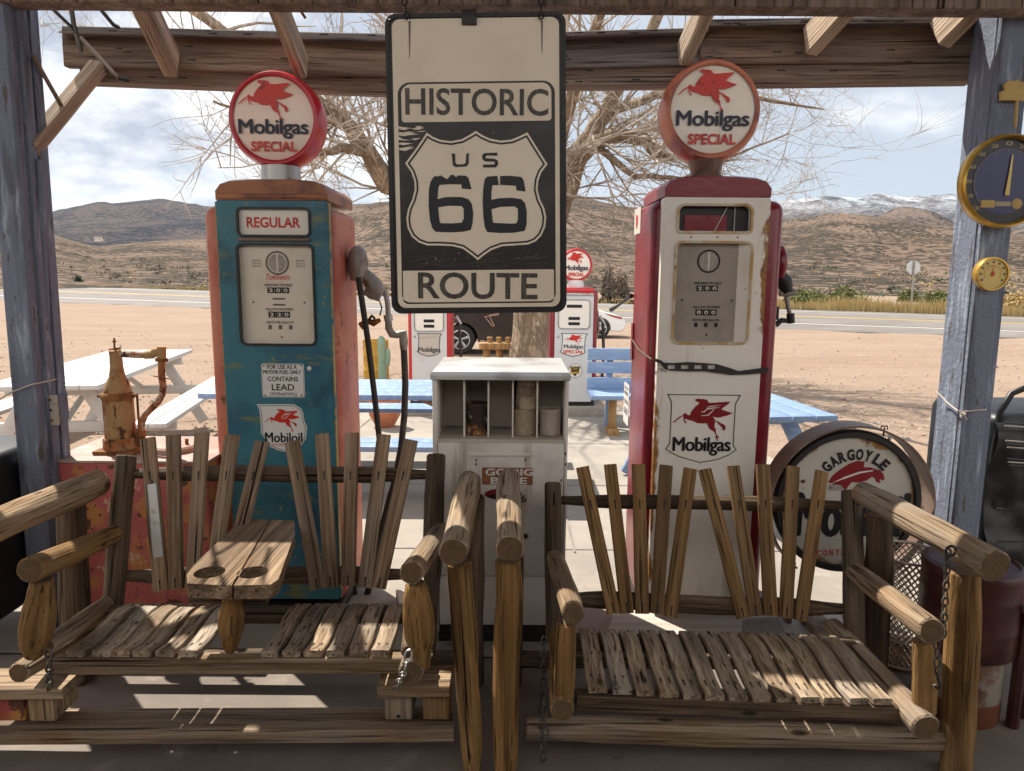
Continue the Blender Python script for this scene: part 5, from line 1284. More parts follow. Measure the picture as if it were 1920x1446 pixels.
# ------------------------------------------------------------------ oil can cabinet and its cans
def cabinet():
    t = thing('display_cabinet', (-.045, 2.72, 0), 'cream steel oil can cabinet with open top compartments between the pumps', 'cabinet')
    L = Face(t); x0, x1 = L(808, 706)[0] + .004, L(1069, 706)[0] - .004; H = L(940, 702)[1]; Dp = .54
    zs = L(940, 824)[1]; zf = L(940, 830)[1]; th = .02
    mb = MB(); iw0 = L(820, 770)[0]; iw1 = L(1060, 770)[0]
    mb.box(((x0 + iw0) / 2, Dp / 2, H / 2 + .02), (iw0 - x0, Dp, H - .06), M['cab'], r=.004); mb.box(((x1 + iw1) / 2, Dp / 2, H / 2 + .02), (x1 - iw1, Dp, H - .06), M['cab'], r=.004)
    mb.box(((iw0 + iw1) / 2, Dp - .01, H / 2), (iw1 - iw0, .02, H - .06), M['cab']); mb.build('side_panels', t)
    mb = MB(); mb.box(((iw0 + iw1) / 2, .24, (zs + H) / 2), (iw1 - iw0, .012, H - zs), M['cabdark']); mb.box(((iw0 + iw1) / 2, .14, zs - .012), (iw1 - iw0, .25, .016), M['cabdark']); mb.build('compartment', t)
    for u in (869, 915, 961.5, 1008):
        mb = MB(); x = L(u, 770)[0]; mb.box((x, .135, (zs + H - .03) / 2), (.006, .2, H - .03 - zs), M['cab']); mb.build('divider', t)
    mb = MB(); mb.box(((x0 + x1) / 2, Dp / 2 - .004, H - .010), (x1 - x0 + .012, Dp + .02, .024), M['cabtop'], r=.004, seg=2); mb.build('top', t, smooth=40)
    mb = MB(); zl = L(940, 1080)[1]; mb.box(((iw0 + iw1) / 2, .004, (zf + zl) / 2), (iw1 - iw0 - .004, .02, zf - zl - .004), M['cab'], r=.004)
    d = mb.build('front_door', t)
    mb = MB(); q = L.box(876, 849, 998, 855); mb.box(((q[0] + q[2]) / 2, -.008, (q[1] + q[3]) / 2), (q[2] - q[0], .006, q[3] - q[1]), M['cab'], r=.002); mb.build('pull_lip', d)
    mb = MB(); p = L(985, 1003); T = Matrix.Translation((p[0], -.006, p[1])) @ Matrix.Rotation(rad(90), 4, 'X'); mb.lathe([(.008, .004), (.009, .010), (.013, .010), (.014, .002), (.014, 0)], M['chrome'], 20, T, cap=False); mb.lathe([(.008, .0), (.008, .004)], M['black'], 16, T); mb.build('lock', d)
    mb = MB(); y = -.0075; q = L.box(904, 876, 999, 908); mb.plate(rrect(*q, .002), [], y, 0, M['sticker']); mb.text('GO BIG', L.box(910, 878, 1000, 891), y - .0008, M['plaque'], .03); mb.text('BLUE', L.box(920, 894, 988, 907), y - .0008, M['plaque'], .03)
    mb.build('sticker', d, smooth=0); mb = MB(); mb.plate(circ(*L(944, 926), .075, 28, .024), [], y, 0, M['darkredink']); mb.text('POWER OIL', L.box(920, 929, 968, 936), y - .0006, M['ink'], 0) if False else None
    mb.plate(circ(*L(944, 930), .06, 20, .012), [], y - .0006, 0, M['ink']); mb.build('oval_emblem', d, smooth=0); mb = MB(); mb.text('6', L.box(977, 927, 987, 941), y, M['ink'], .02); mb.build('number', d, smooth=0); mb = MB()
    for cx, cy, a in ((882, 884, 5), (889, 888, 4), (850, 925, 5), (856, 928, 4)): mb.ribbon(circ(*L(cx, cy), .004 * a / 4, 12), .0013, y, 0, M['bronze'])
    for u, v in ((893, 862), (893, 870), (985, 862), (1060, 870), (1052, 900), (1060, 850)): mb.plate(circ(*L(u, v), .003, 6, .007), [], y, 0, M['nail'])
    mb.build('scratch', d, smooth=0)
    mb = MB(); mb.box(((iw0 + iw1) / 2, .010, (.08 + zl) / 2), (iw1 - iw0 - .004, .02, zl - .08 - .004), M['cab'], r=.004); mb.build('lower_panel', t)
    mb = MB(); mb.box(((x0 + x1) / 2, Dp / 2, .035), (x1 - x0 - .03, Dp - .04, .07), M['black']); mb.build('plinth', t)
    # cans stand on the shelf
    z = zs - .004; w = WM[t]
    def can(u, r, h, mat, label, z0=z, y=.115, crush=0, rot=0):
        x = L(u, 800)[0] * 1.02; c = w @ Vector((x, y, z0)); k = thing('oil_can', c, label, 'can', 'old oil cans in the cabinet')
        mb = MB(); mb.lathe([(r * .94, 0), (r, .004), (r, .012), (r * .975, .016), (r * .975, h * .5), (r * .975, h - .016), (r, h - .012), (r, h - .004), (r * .94, h), (r * .93, h - .006), (.001, h - .007)], mat, 30)
        if crush:
            for v in mb.v:
                n = noise.noise(v * 14 + Vector((crush, 0, 0))); v.x *= 1 + .22 * n; v.y *= 1 + .25 * n; v.z *= 1 + .12 * noise.noise(v * 9); v.x += .02 * v.z
        mb.build('shell', k, smooth=60)
        return z0 + h
    hh = .125
    can(893, .047, .13, M['can1'], 'charred black oil can with scorched label in the cabinet')
    zz = can(983, .046, .108, M['can2'], 'dusty brown oil can under the crumpled can in the cabinet')
    can(986, .045, .118, M['can2'], 'crumpled dented oil can on top of another can', z0=zz, crush=3.3)
    can(1032, .044, .108, M['can3'], 'plain grey oil can at the right end of the cabinet shelf')
    return t


cabinet()


# ------------------------------------------------------------------ the two log glider benches
class Lean:
    """leaning back plane of a bench, met by the pixel ray"""
    def __init__(s, y0, z0, y1, z1): s.k = (y1 - y0) / (z1 - z0); s.y0 = y0; s.z0 = z0
    def __call__(s, u, v, off=0.0): d = D(u, v); return CAMP + d * ((s.y0 + off + s.k * (EYE - s.z0)) / (d.y - s.k * d.z))


def floor_pt(u, v, y): p = PY(u, v, y); return Vector((p.x, p.y, 0.0))


def sbend(a):
    return lambda s: a * math.sin(2 * math.pi * s) - a * .6 * math.sin(math.pi * s)


def bench_back(t, B, slats, railu, raill, wslat, mat, plates=()):
    for i, (ut, vt, ub, vb) in enumerate(slats):
        p0 = B(ub, vb); p1 = B(ut, vt); L = (p1 - p0).length; fu = lambda s, q: 1
        # rail heights along the slat for the nail marks
        s1 = .06; vm = (railu[1] + railu[3]) / 2; s2 = min(.95, max(.1, (vb - vm) / (vb - vt)))
        sl_ = plank('back_slat', t, p0, p1, wslat * random.uniform(.96, 1.04), .019, mat, nails=[(0, s1), (0, s2)], face=1 if False else NF, hint=(1, 0, 0))
        if i in plates:
            a = B(ut + (ub - ut) * .30, vt + (vb - vt) * .30, -.016); b = B(ut + (ub - ut) * .78, vt + (vb - vt) * .78, -.016)
            plank('steel_strap', sl_, a, b, .034, .003, M['steel'], nails=[(0, .05), (0, .3), (0, .6), (0, .93)], face=NF)
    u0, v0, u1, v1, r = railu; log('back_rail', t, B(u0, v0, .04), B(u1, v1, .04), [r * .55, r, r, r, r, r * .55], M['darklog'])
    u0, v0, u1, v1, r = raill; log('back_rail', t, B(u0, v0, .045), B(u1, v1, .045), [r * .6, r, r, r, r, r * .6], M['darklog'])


NF = -1


def left_bench():
    t = thing('glider_bench', floor_pt(430, 1240, 2.1), 'weathered log glider bench with two cup holes in its middle table board', 'bench', 'log glider benches')
    B = Lean(2.33, .43, 2.53, .95)
    slats = [(277, 822, 303, 1108), (325, 816, 331, 1105), (379, 812, 361, 1103), (436, 816, 398, 1100), (492, 828, 426, 1096), (548, 828, 597, 1105), (604, 814, 622, 1102), (660, 812, 653, 1099), (720, 815, 684, 1102), (771, 825, 710, 1103)]
    bench_back(t, B, slats, (243, 888, 806, 890, .029), (225, 1080, 764, 1077, .030), .0505, M['slat'], plates=(0,))
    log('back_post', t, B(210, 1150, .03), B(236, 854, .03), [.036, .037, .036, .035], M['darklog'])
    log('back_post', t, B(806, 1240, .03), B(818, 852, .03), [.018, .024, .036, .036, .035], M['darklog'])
    # seat
    zf = PY(430, 1222, 1.95)
    fr = [140, 190, 226, 265, 308, 352, 505, 546, 586, 628, 672, 712]; re = [257, 294, 331, 368, 404, 440, 570, 607, 641, 675, 709, 748]
    for a, b in zip(fr, re):
        plank('seat_slat', t, PY(a, 1226, 1.94), PY(b, 1137, 2.29), .0545 * random.uniform(.95, 1.04), .021, M['seat'], bend=sbend(SB), nails=[(-.45, .16), (.45, .16), (0, .93)], face=NS)
    plank('seat_rail', t, PY(104, 1245, 1.955), PY(758, 1243, 1.955), .05, .04, M['log'], hint=(0, 0, 1))
    plank('seat_rail', t, PY(205, 1152, 2.26), PY(768, 1152, 2.26), .05, .04, M['darklog'], hint=(0, 0, 1))
    log('seat_side', t, PY(88, 1212, 1.90), PY(205, 1128, 2.33), [.024, .028, .028, .026], M['log'])
    log('seat_side', t, PY(766, 1222, 1.90), PY(775, 1130, 2.33), [.022, .025, .025, .024], M['darklog'])
    log('bottom_log', t, PY(34, 1262, 1.88), PY(190, 1165, 2.33), [.030, .036, .036, .034], M['log']); log('bottom_log', t, PY(770, 1262, 1.87), PY(800, 1165, 2.33), [.037, .040, .040, .036], M['log'])
    # swinging arms and their turned posts
    log('inner_arm', t, PY(56, 1069, 1.84), PY(219, 998, 2.42), [.036, .036, .035, .030], M['log2']); log('inner_arm', t, PY(771, 1074, 1.84), PY(826, 996, 2.42), [.033, .034, .034, .032], M['log'])
    log('arm_post', t, PY(62, 1232, 1.90), PY(80, 1085, 1.90), [.024, .040, .046, .044, .036, .030], M['log2']); log('arm_post', t, PY(793, 1255, 1.90), PY(779, 1092, 1.90), [.020, .030, .042, .044, .040, .030], M['log2'])
    # cup-holder table in the middle: two boards
    def table_board(px, hole):
        z = PY(435, 1090, 1.93).z; P = [PZ(u, v, z) for u, v in px]; q = PZ(hole[0], hole[1], z)
        mb = MB(); outer = [(p.x, p.y) for p in P]; cx = sum(p[0] for p in outer) / len(outer)
        L = max(p.y for p in P) - min(p.y for p in P); y0 = min(p.y for p in P)
        T = Matrix(((1, 0, 0, 0), (0, 0, 1, 0), (0, 1, 0, 0), (0, 0, 0, 1)))
        loop = [(p[0] - cx, p[1] - y0) for p in outer]; h = circ(q.x - cx, q.y - y0, .044, 28)
        # build with the grain along local Z (towards the back): plate plane is local XZ
        mb.plate(loop, [h], 0, .042, M['slat']); bd = mb.build('table_board', t, Matrix(((1, 0, 0, cx), (0, 0, 1, y0), (0, -1, 0, z), (0, 0, 0, 1))), smooth=25)
        return bd
    table_board([(351, 1094), (434, 1098), (506, 975), (468, 973), (440, 986), (362, 1061), (350, 1078)], (393, 1073)); table_board([(438, 1098), (508, 1096), (522, 1086), (553, 1000), (552, 976), (509, 975)], (474, 1073))
    plank('table_brace', t, PY(360, 1115, 2.02), PY(505, 1118, 2.02), .03, .05, M['darklog'], hint=(0, 0, 1))
    log('table_post', t, PY(432, 1222, 1.97), PY(437, 1108, 1.97), [.017, .027, .036, .036, .027, .024], M['log2'])
    # fixed frame
    log('outer_arm', t, PY(-110, 1030, 1.76), PY(184, 905, 2.50), [.05, .05, .05, .047], M['log']); log('outer_arm', t, PY(850, 1036, 1.84), PY(881, 903, 2.52), [.041, .042, .043, .042], M['log'])
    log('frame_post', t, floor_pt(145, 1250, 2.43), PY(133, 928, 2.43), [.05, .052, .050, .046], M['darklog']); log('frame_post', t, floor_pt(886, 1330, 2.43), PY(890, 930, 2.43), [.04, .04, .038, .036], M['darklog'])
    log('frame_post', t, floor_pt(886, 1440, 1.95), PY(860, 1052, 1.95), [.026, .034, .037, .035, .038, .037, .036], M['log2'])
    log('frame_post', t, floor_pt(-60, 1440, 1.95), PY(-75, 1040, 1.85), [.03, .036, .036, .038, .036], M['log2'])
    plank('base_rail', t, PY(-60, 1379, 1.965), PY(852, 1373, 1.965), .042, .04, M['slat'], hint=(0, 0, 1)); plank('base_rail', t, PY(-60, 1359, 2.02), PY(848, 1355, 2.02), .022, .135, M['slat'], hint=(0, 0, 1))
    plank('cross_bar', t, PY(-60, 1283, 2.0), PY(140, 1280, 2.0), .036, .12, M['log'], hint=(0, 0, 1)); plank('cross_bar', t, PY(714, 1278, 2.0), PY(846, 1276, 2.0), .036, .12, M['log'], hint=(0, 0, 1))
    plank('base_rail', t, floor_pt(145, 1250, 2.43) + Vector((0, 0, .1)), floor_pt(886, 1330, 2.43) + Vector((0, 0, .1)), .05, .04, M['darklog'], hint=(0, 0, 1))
    for pts in ([(90, 1213, 1.87), (92, 1240, 1.87), (93, 1292, 1.93)], [(768, 1220, 1.86), (757, 1262, 1.84), (742, 1292, 1.93)], [(806, 1200, 2.1), (803, 1235, 2.0)]):
        mb = MB(); chain_mesh(mb, [PY(*p) for p in pts], .034, .0034, M['steel'] if pts[0][0] > 700 else M['chain']); mb.build('chain', t, Matrix())
    # wooden blocks that stop it swinging rest on the base rail
    for (u0, u1, v0, v1, mat, lab) in [(-14, 47, 1306, 1352, 'tank', 'red painted wood block under the left end of the left bench'), (50, 104, 1305, 1353, 'log', 'bare wood block under the left end of the left bench'),
                                       (721, 772, 1303, 1350, 'log', 'wood block with a bolt hole under the right end of the left bench'), (793, 842, 1303, 1350, 'slat2', 'clean sawn wood block beside the middle log posts')]:
        a = PY(u0, v0, 1.97); b = PY(u1, v1, 1.97); c = Vector(((a.x + b.x) / 2, 1.97, b.z)); w = thing('wood_block', c, lab, 'wood block', 'wood blocks under the left bench')
        mb = MB(); mb.box((0, .06, (a.z - b.z) / 2), (b.x - a.x, .12, a.z - b.z), M[mat], r=.004)
        if u0 == 721: mb.plate(circ(.0, .012, .006, 12), [], -.0012, 0, M['nail'])
        mb.build('block', w)


SB = .011; NS = -1
left_bench()


def right_bench():
    t = thing('glider_bench', floor_pt(1380, 1300, 2.1), 'golden log glider bench hanging low on chains in front of the white pump', 'bench', 'log glider benches')
    B = Lean(2.34, .33, 2.55, .80)
    slats = [(1092, 876, 1151, 1151), (1144, 871, 1176, 1150), (1197, 871, 1204, 1151), (1249, 873, 1231, 1151), (1294, 879, 1256, 1157), (1321, 880, 1394, 1159), (1374, 874, 1417, 1155), (1430, 871, 1445, 1155), (1487, 875, 1473, 1159), (1541, 884, 1500, 1164)]
    bench_back(t, B, slats, (1050, 938, 1592, 948, .027), (1030, 1124, 1586, 1142, .031), .0475, M['slat2'])
    log('back_post', t, B(1040, 1205, .03), B(1036, 905, .03), [.03, .031, .031, .030], M['darklog']); log('back_post', t, B(1604, 1210, .03), B(1596, 920, .03), [.035, .035, .035, .034], M['darklog'])
    fr = [1121, 1167, 1210, 1255, 1299, 1341, 1385, 1430, 1474, 1519, 1562, 1611, 1655]; fv = [1294, 1297, 1300, 1303, 1306, 1308, 1310, 1311, 1312, 1313, 1314, 1315, 1316]
    for i, a in enumerate(fr):
        b = 1101 + 37.2 * i; plank('seat_slat', t, PY(a, fv[i], 1.93), PY(b, 1184 + .8 * i, 2.29), .0545 * random.uniform(.95, 1.04), .021, M['seat'], bend=sbend(.009), nails=[(-.45, .2), (.45, .2), (0, .94)], face=NS)
    plank('seat_rail', t, PY(1080, 1312, 1.95), PY(1695, 1334, 1.95), .05, .045, M['darklog'], hint=(0, 0, 1)); plank('seat_rail', t, PY(1075, 1204, 2.26), PY(1600, 1212, 2.26), .05, .04, M['darklog'], hint=(0, 0, 1))
    log('seat_side', t, PY(1737, 1365, 1.86), PY(1560, 1172, 2.42), [.041, .040, .036, .032], M['log']); log('seat_side', t, PY(1054, 1331, 1.86), PY(1046, 1190, 2.33), [.034, .034, .033, .032], M['log2'])
    log('inner_arm', t, PY(1075, 1150, 1.84), PY(1040, 1046, 2.42), [.033, .034, .034, .030], M['log']); log('inner_arm', t, PY(1748, 1184, 1.84), PY(1602, 1072, 2.42), [.037, .037, .036, .034], M['log'])
    log('arm_post', t, PY(1056, 1312, 1.90), PY(1062, 1165, 1.90), [.028, .030, .029, .028], M['log2']); log('arm_post', t, PY(1733, 1335, 1.92), PY(1733, 1200, 1.92), [.033, .034, .034, .032], M['log2'])
    log('outer_arm', t, PY(956, 1030, 1.83), PY(955, 896, 2.52), [.040, .040, .041, .039], M['log']); log('outer_arm', t, PY(1866, 1062, 1.83), PY(1616, 924, 2.50), [.046, .046, .045, .042], M['log'])
    log('frame_post', t, floor_pt(948, 1440, 1.95), PY(953, 1050, 1.95), [.034, .039, .040, .039, .041, .039, .038], M['log2']); log('frame_post', t, floor_pt(960, 1330, 2.43), PY(960, 925, 2.43), [.036, .036, .036, .034], M['darklog'])
    log('frame_post', t, floor_pt(1793, 1440, 1.96), PY(1808, 1070, 1.96), [.046, .045, .044, .046, .046, .040], M['log2']); log('frame_post', t, floor_pt(1640, 1260, 2.43), PY(1648, 965, 2.43), [.046, .046, .045, .042], M['darklog'])
    log('base_rail', t, PY(985, 1366, 1.98), PY(1772, 1384, 1.98), [.034, .040, .040, .040, .040, .038], M['log'])
    plank('base_rail', t, floor_pt(960, 1330, 2.43) + Vector((0, 0, .1)), floor_pt(1640, 1260, 2.43) + Vector((0, 0, .1)), .05, .04, M['darklog'], hint=(0, 0, 1))
    for pts in ([(1778, 1031, 1.90), (1768, 1195, 1.87)], [(1757, 1200, 1.86), (1757, 1268, 1.86)], [(1020, 1195, 2.2), (1018, 1300, 2.05), (1014, 1380, 1.93), (1018, 1428, 1.93), (1023, 1380, 1.93), (1020, 1310, 1.95)]):
        mb = MB(); chain_mesh(mb, [PY(*p) for p in pts], .030, .0030, M['chain']); mb.build('chain', t, Matrix())
    for p in ((1778, 1030, 1.885), (1635, 943, 2.40)):
        mb = MB(); c = PY(*p); mb.tube([c + Vector((.014 * math.cos(k * .6), -.012, .014 * math.sin(k * .6))) for k in range(11)], .004, M['black'], 6); mb.build('eye_bolt', t, Matrix())
    mb = MB(); mb.tube([PY(1757, 1262, 1.86), PY(1759, 1275, 1.86), PY(1762, 1285, 1.86), PY(1757, 1292, 1.86), PY(1752, 1284, 1.86)], .004, M['black'], 6); mb.build('hook', t, Matrix())


right_bench()


# ------------------------------------------------------------------ rusty tank with hand pump
def oil_tank():
    a = PY(395, 1000, 2.85); x1 = a.x; x0 = x1 - .66; z = PY(250, 864, 2.85).z
    t = thing('oil_tank', ((x0 + x1) / 2, 2.85, 0), 'low rusty red steel tank behind the left bench', 'tank')
    w = x1 - x0
    mb = MB(); mb.box((0, .22, z / 2 - .004), (w, .44, z - .012), M['tank'], r=.012, seg=3); mb.build('body', t)
    mb = MB(); mb.box((0, .22, z - .006), (w + .012, .45, .014), M['tanktop'], r=.005); mb.build('top', t)
    inv = WM[t].inverted(); c = inv @ PY(330, 848, 3.02)
    mb = MB(); mb.lathe([(.085, 0), (.088, .02), (.08, .028), (.001, .032)], M['tanktop'], 28, Matrix.Translation((c.x, c.y, z + .001))); mb.tube([(c.x + .05, c.y, z + .03), (c.x + .05, c.y, z + .055)], .008, M['rust'], 8); mb.build('hatch_lid', t)
    p0 = PY(229, 848, 3.0); zt = z + .002
    h = thing('hand_pump', (p0.x, 3.0, zt), 'rusty bottle shaped hand pump with curved pipe standing on the red tank', 'hand pump')
    iv = WM[h].inverted(); Q = lambda u, v, y=3.0: iv @ PY(u, v, y)
    r = lambda px: px / FPX * 3.04
    def zz(v): return Q(226, v).z
    mb = MB(); mb.box((0, 0, .008), (r(76), .15, .016), M['rust'], r=.004); mb.lathe([(r(30), .012), (r(31), zz(845)), (r(31), zz(822)), (r(29), zz(819))], M['rusthand'], 28); mb.build('base', h)
    mb = MB(); mb.lathe([(r(25.5), zz(821)), (r(26), zz(785)), (r(25), zz(750)), (r(24.5), zz(741))], M['rusthand'], 28)
    for k in range(10):
        a = 2 * math.pi * k / 10; mb.tube([(r(25.5) * math.cos(a), r(25.5) * math.sin(a), zz(819)), (r(25) * math.cos(a), r(25) * math.sin(a), zz(742))], .0035, M['rusthand'], 5)
    mb.build('cylinder', h)
    mb = MB(); mb.lathe([(r(28), zz(748)), (r(29), zz(744)), (r(28), zz(738)), (r(25), zz(735))], M['rust'], 28); mb.box((r(-32), 0, zz(743)), (r(10), .02, .012), M['rust'], r=.002); mb.box((r(32), 0, zz(741)), (r(10), .02, .012), M['rust'], r=.002); mb.build('flange', h)
    for u0, u1 in ((194, 202), (257, 262)):
        mb = MB(); mb.tube([Q(u0, 742), Q(u1, 820)], .0055, M['rust'], 6); mb.build('tie_rod', h)
    mb = MB(); off = Q(218, 680).x; mb.lathe([(r(24.5), zz(740)), (r(24), zz(733)), (r(20), zz(718)), (r(14), zz(706)), (r(11.5), zz(690)), (r(10.5), zz(668)), (r(11.5), zz(658)), (r(8), zz(656))], M['rusthand'], 24)
    for v in mb.v: v.x += off * max(0, min(1, (v.z - zz(740)) / (zz(700) - zz(740))))
    mb.build('neck', h, smooth=60)
    mb = MB(); mb.tube([Q(215, 660), Q(214, 634)], .0045, M['rust'], 6); mb.tube([Q(210, 641), Q(218, 640)], .003, M['rust'], 5); mb.tube([Q(205, 656), Q(226, 653)], .005, M['rust'], 6); mb.build('pump_rod', h)
    mb = MB(); mb.tube([Q(222, 663), Q(250, 665), Q(276, 666)], r(6.5), M['rustpipe'], 14); mb.build('spout_pipe', h)
    mb = MB(); mb.tube([Q(272, 666), Q(284, 665), Q(292, 660), Q(300, 658)], [r(7.5), r(8), r(8.5), r(7)], M['rusthand'], 14); mb.tube([Q(303, 650), Q(303, 672)], r(8), M['rusthand'], 14); mb.tube([Q(303, 672), Q(303, 678)], r(11), M['rust'], 14); mb.build('elbow', h, smooth=50)
    mb = MB(); mb.tube([Q(303, 676), Q(303, 705), Q(306, 725), Q(304, 740), Q(296, 754), Q(283, 767), Q(272, 778), Q(266, 792), Q(264, 808)], r(6.2), M['rustpipe'], 14); mb.build('return_pipe', h, smooth=60)
    mb = MB(); mb.tube([Q(265, 806), Q(263, 822)], r(9), M['rust'], 12); mb.tube([Q(263, 820), Q(254, 832)], r(9), M['rust'], 10); mb.build('joint', h); mb = MB(); mb.tube([Q(287, 705), Q(303, 708), Q(319, 711)], .003, M['rust'], 5); mb.build('wire_pin', h)


oil_tank()


# ------------------------------------------------------------------ round enamel sign in its hoop
def round_sign():
    Y = 2.84; c = PY(1587, 940, Y); t = thing('round_sign', (c.x, Y, 0), 'round cream enamel sign with red gargoyle hanging in a brown steel hoop', 'sign')
    L = Face(t); cx, cz = L(1587, 940); R = (L(1724, 940)[0] - L(1450, 940)[0]) / 2
    hc = L(1590, 946); HR = (L(1737, 900)[0] - L(1443, 900)[0]) / 2 * 1.03
    mb = MB(); n = 48; vs = []; fs = []; 
    for k in range(n + 1):
        a = rad(-52 + 284 * k / n)
        for rr_, y in ((HR, -.04), (HR, .075), (HR + .007, .075), (HR + .007, -.04)): vs.append((hc[0] + rr_ * math.cos(a), y, hc[1] + rr_ * math.sin(a)))
    for k in range(n):
        for j in range(4): j2 = (j + 1) % 4; fs.append([k * 4 + j, k * 4 + j2, (k + 1) * 4 + j2, (k + 1) * 4 + j])
    fs.append([0, 1, 2, 3]); fs.append([n * 4 + 3, n * 4 + 2, n * 4 + 1, n * 4]); mb.add(vs, fs, M['bronze']); mb.build('hoop', t, smooth=40)
    mb = MB(); s = HR * .62
    for x in (-1, 1): mb.box((hc[0] + x * HR * .63, .02, (hc[1] - HR * .76) / 2), (.02, .05, max(.03, hc[1] - HR * .76)), M['bronze'])
    mb.box((hc[0], .02, .012), (HR * 1.6, .2, .024), M['bronze']); mb.build('stand', t)
    mb = MB(); T = Matrix.Translation((cx, 0, cz)) @ Matrix.Rotation(rad(90), 4, 'X')
    mb.lathe([(R * .895, .012), (R * .91, .024), (R * .98, .024), (R, .014), (R, -.016), (R * .9, -.016)], M['black'], 72, T, cap=False); mb.build('rim', t, smooth=40)
    f = faceenamel(R); mb = MB(); mb.plate(circ(0, 0, R * .93, 72), [], 0, .006, f); face = mb.build('enamel_face', t, Matrix.Translation(WM[t].translation + Vector((cx, -.008, cz))), smooth=0)
    Zc = lambda pts: [L(1440 + x / 4.519, 780 + y / 4.519) for x, y in pts]
    y = -.0095
    mb = MB(); ac = Zc([(735, 640)])[0]; rr_ = .34 * (R / .303) * .70; word = 'GARGOYLE'; ac = L(1600, 925)
    r0 = L(1600, 925 - 65)[1] - ac[1]
    for i, ch in enumerate(word):
        a = rad(47 - i * 87 / 7 - (2 if i > 5 else 0)) ; m_ = Matrix.Translation((ac[0] - math.sin(a) * r0, 0, ac[1] + math.cos(a) * r0)) @ Matrix.Rotation(-a, 4, 'Y')
        mb.text(ch, (-.0155, -.004, .0155, .044), y - .0002 * i, M['ink'], .05, 0, m_)
    big = Zc([(225, 1010), (1190, 655)]); mb.text('Mobiloil', (big[0][0], big[0][1], big[1][0], big[1][1]), y, M['ink'], .03)
    mb.build('lettering', t, smooth=0)
    g = [(500,555),(540,500),(600,450),(680,400),(745,376),(810,380),(800,430),(860,430),(905,448),(940,455),(970,490),(978,530),(962,545),(950,530),(935,535),(945,565),(910,555),(895,520),(870,510),(830,540),(760,560),(700,555),(680,580),(655,615),(640,620),(625,600),(620,575),(560,575)]
    mb = MB(); mb.plate(Zc(g), [], y, 0, M['darkredink']); mb.plate(Zc([(525,566),(640,510),(760,468),(880,452),(880,462),(770,482),(650,524)]), [], y - .0006, 0, M['plaque'])
    mb.build('gargoyle_emblem', t, smooth=0); mb = MB()
    for i, ch in enumerate('SOCONY-VACUUM'):
        p = Zc([(300 + i * 52, 1190 - 14 * math.sin(math.pi * i / 12)), (338 + i * 52, 1135 - 14 * math.sin(math.pi * i / 12))]); mb.text(ch, (p[0][0], p[0][1], p[1][0], p[1][1]), y, M['redink'], .03)
    mb.build('lettering', t, smooth=0)
    mb = MB(); q = Zc([(505, 622), (618, 578)]); mb.ribbon([(q[0][0], q[0][1]), (q[1][0], q[0][1]), (q[1][0], q[1][1]), (q[0][0], q[1][1])], .0015, y, 0, M['ink']); mb.text('REG U S', (q[0][0] + .004, q[0][1] + .003, q[1][0] - .004, q[1][1] - .003), y, M['ink'], 0); mb.build('small_print', t, smooth=0)
    for u, v in ((1544, 815), (1660, 803)):
        mb = MB(); p = L(u, v); mb.tube([(p[0], .01, p[1] - .035), (p[0] + .002, .01, p[1])], .004, M['black'], 6); mb.tube([(p[0] - .012, .01, p[1] - .008), (p[0] - .012, .01, p[1] + .006), (p[0] + .014, .01, p[1] + .006), (p[0] + .014, .01, p[1] - .008)], .003, M['black'], 6); mb.build('hanger', t)
    for u, v in ((1662, 820), (1504, 901), (1620, 965)):
        mb = MB(); p = L(u, v); mb.lathe([(.008, 0), (.006, .005), (.002, .007)], M['steel'] if v == 820 else M['rust'], 12, Matrix.Translation((p[0], -.012 if v != 820 else -.024, p[1])) @ Matrix.Rotation(rad(90), 4, 'X')); mb.build('bolt', t)


def faceenamel(R):
    """cream enamel chipped to rust round its rim"""
    m, nt, b = _new('chipped_cream_enamel'); N = nt.nodes; K = nt.links
    tc = N.new('ShaderNodeTexCoord'); vl = N.new('ShaderNodeVectorMath'); vl.operation = 'LENGTH'; K.new(tc.outputs['Object'], vl.inputs[0])
    n = noise_fac(nt, coords(nt, (1, 1, 1), False), 11, .25, .75, 6); ma = N.new('ShaderNodeMath'); ma.operation = 'MULTIPLY_ADD'; ma.inputs[1].default_value = R * .26; K.new(n, ma.inputs[0]); K.new(vl.outputs['Value'], ma.inputs[2])
    r = N.new('ShaderNodeMapRange'); r.interpolation_type = 'SMOOTHSTEP'; r.inputs[1].default_value = R * .995; r.inputs[2].default_value = R * 1.06; K.new(ma.outputs[0], r.inputs[0])
    base = mixc(nt, noise_fac(nt, coords(nt, (1, 1, 1), False), 5, .42, .66), (.57, .525, .46), (.47, .44, .385)); base = mixc(nt, noise_fac(nt, coords(nt, (1, 1, 1), False), 30, .66, .72), base, (.2, .16, .12))
    rust = mixc(nt, noise_fac(nt, coords(nt, (1, 1, 1), False), 20, .35, .65), (.40, .21, .05), (.13, .06, .025)); K.new(mixc(nt, r.outputs[0], base, rust), b.inputs['Base Color']); b.inputs['Roughness'].default_value = .4
    return m


round_sign()


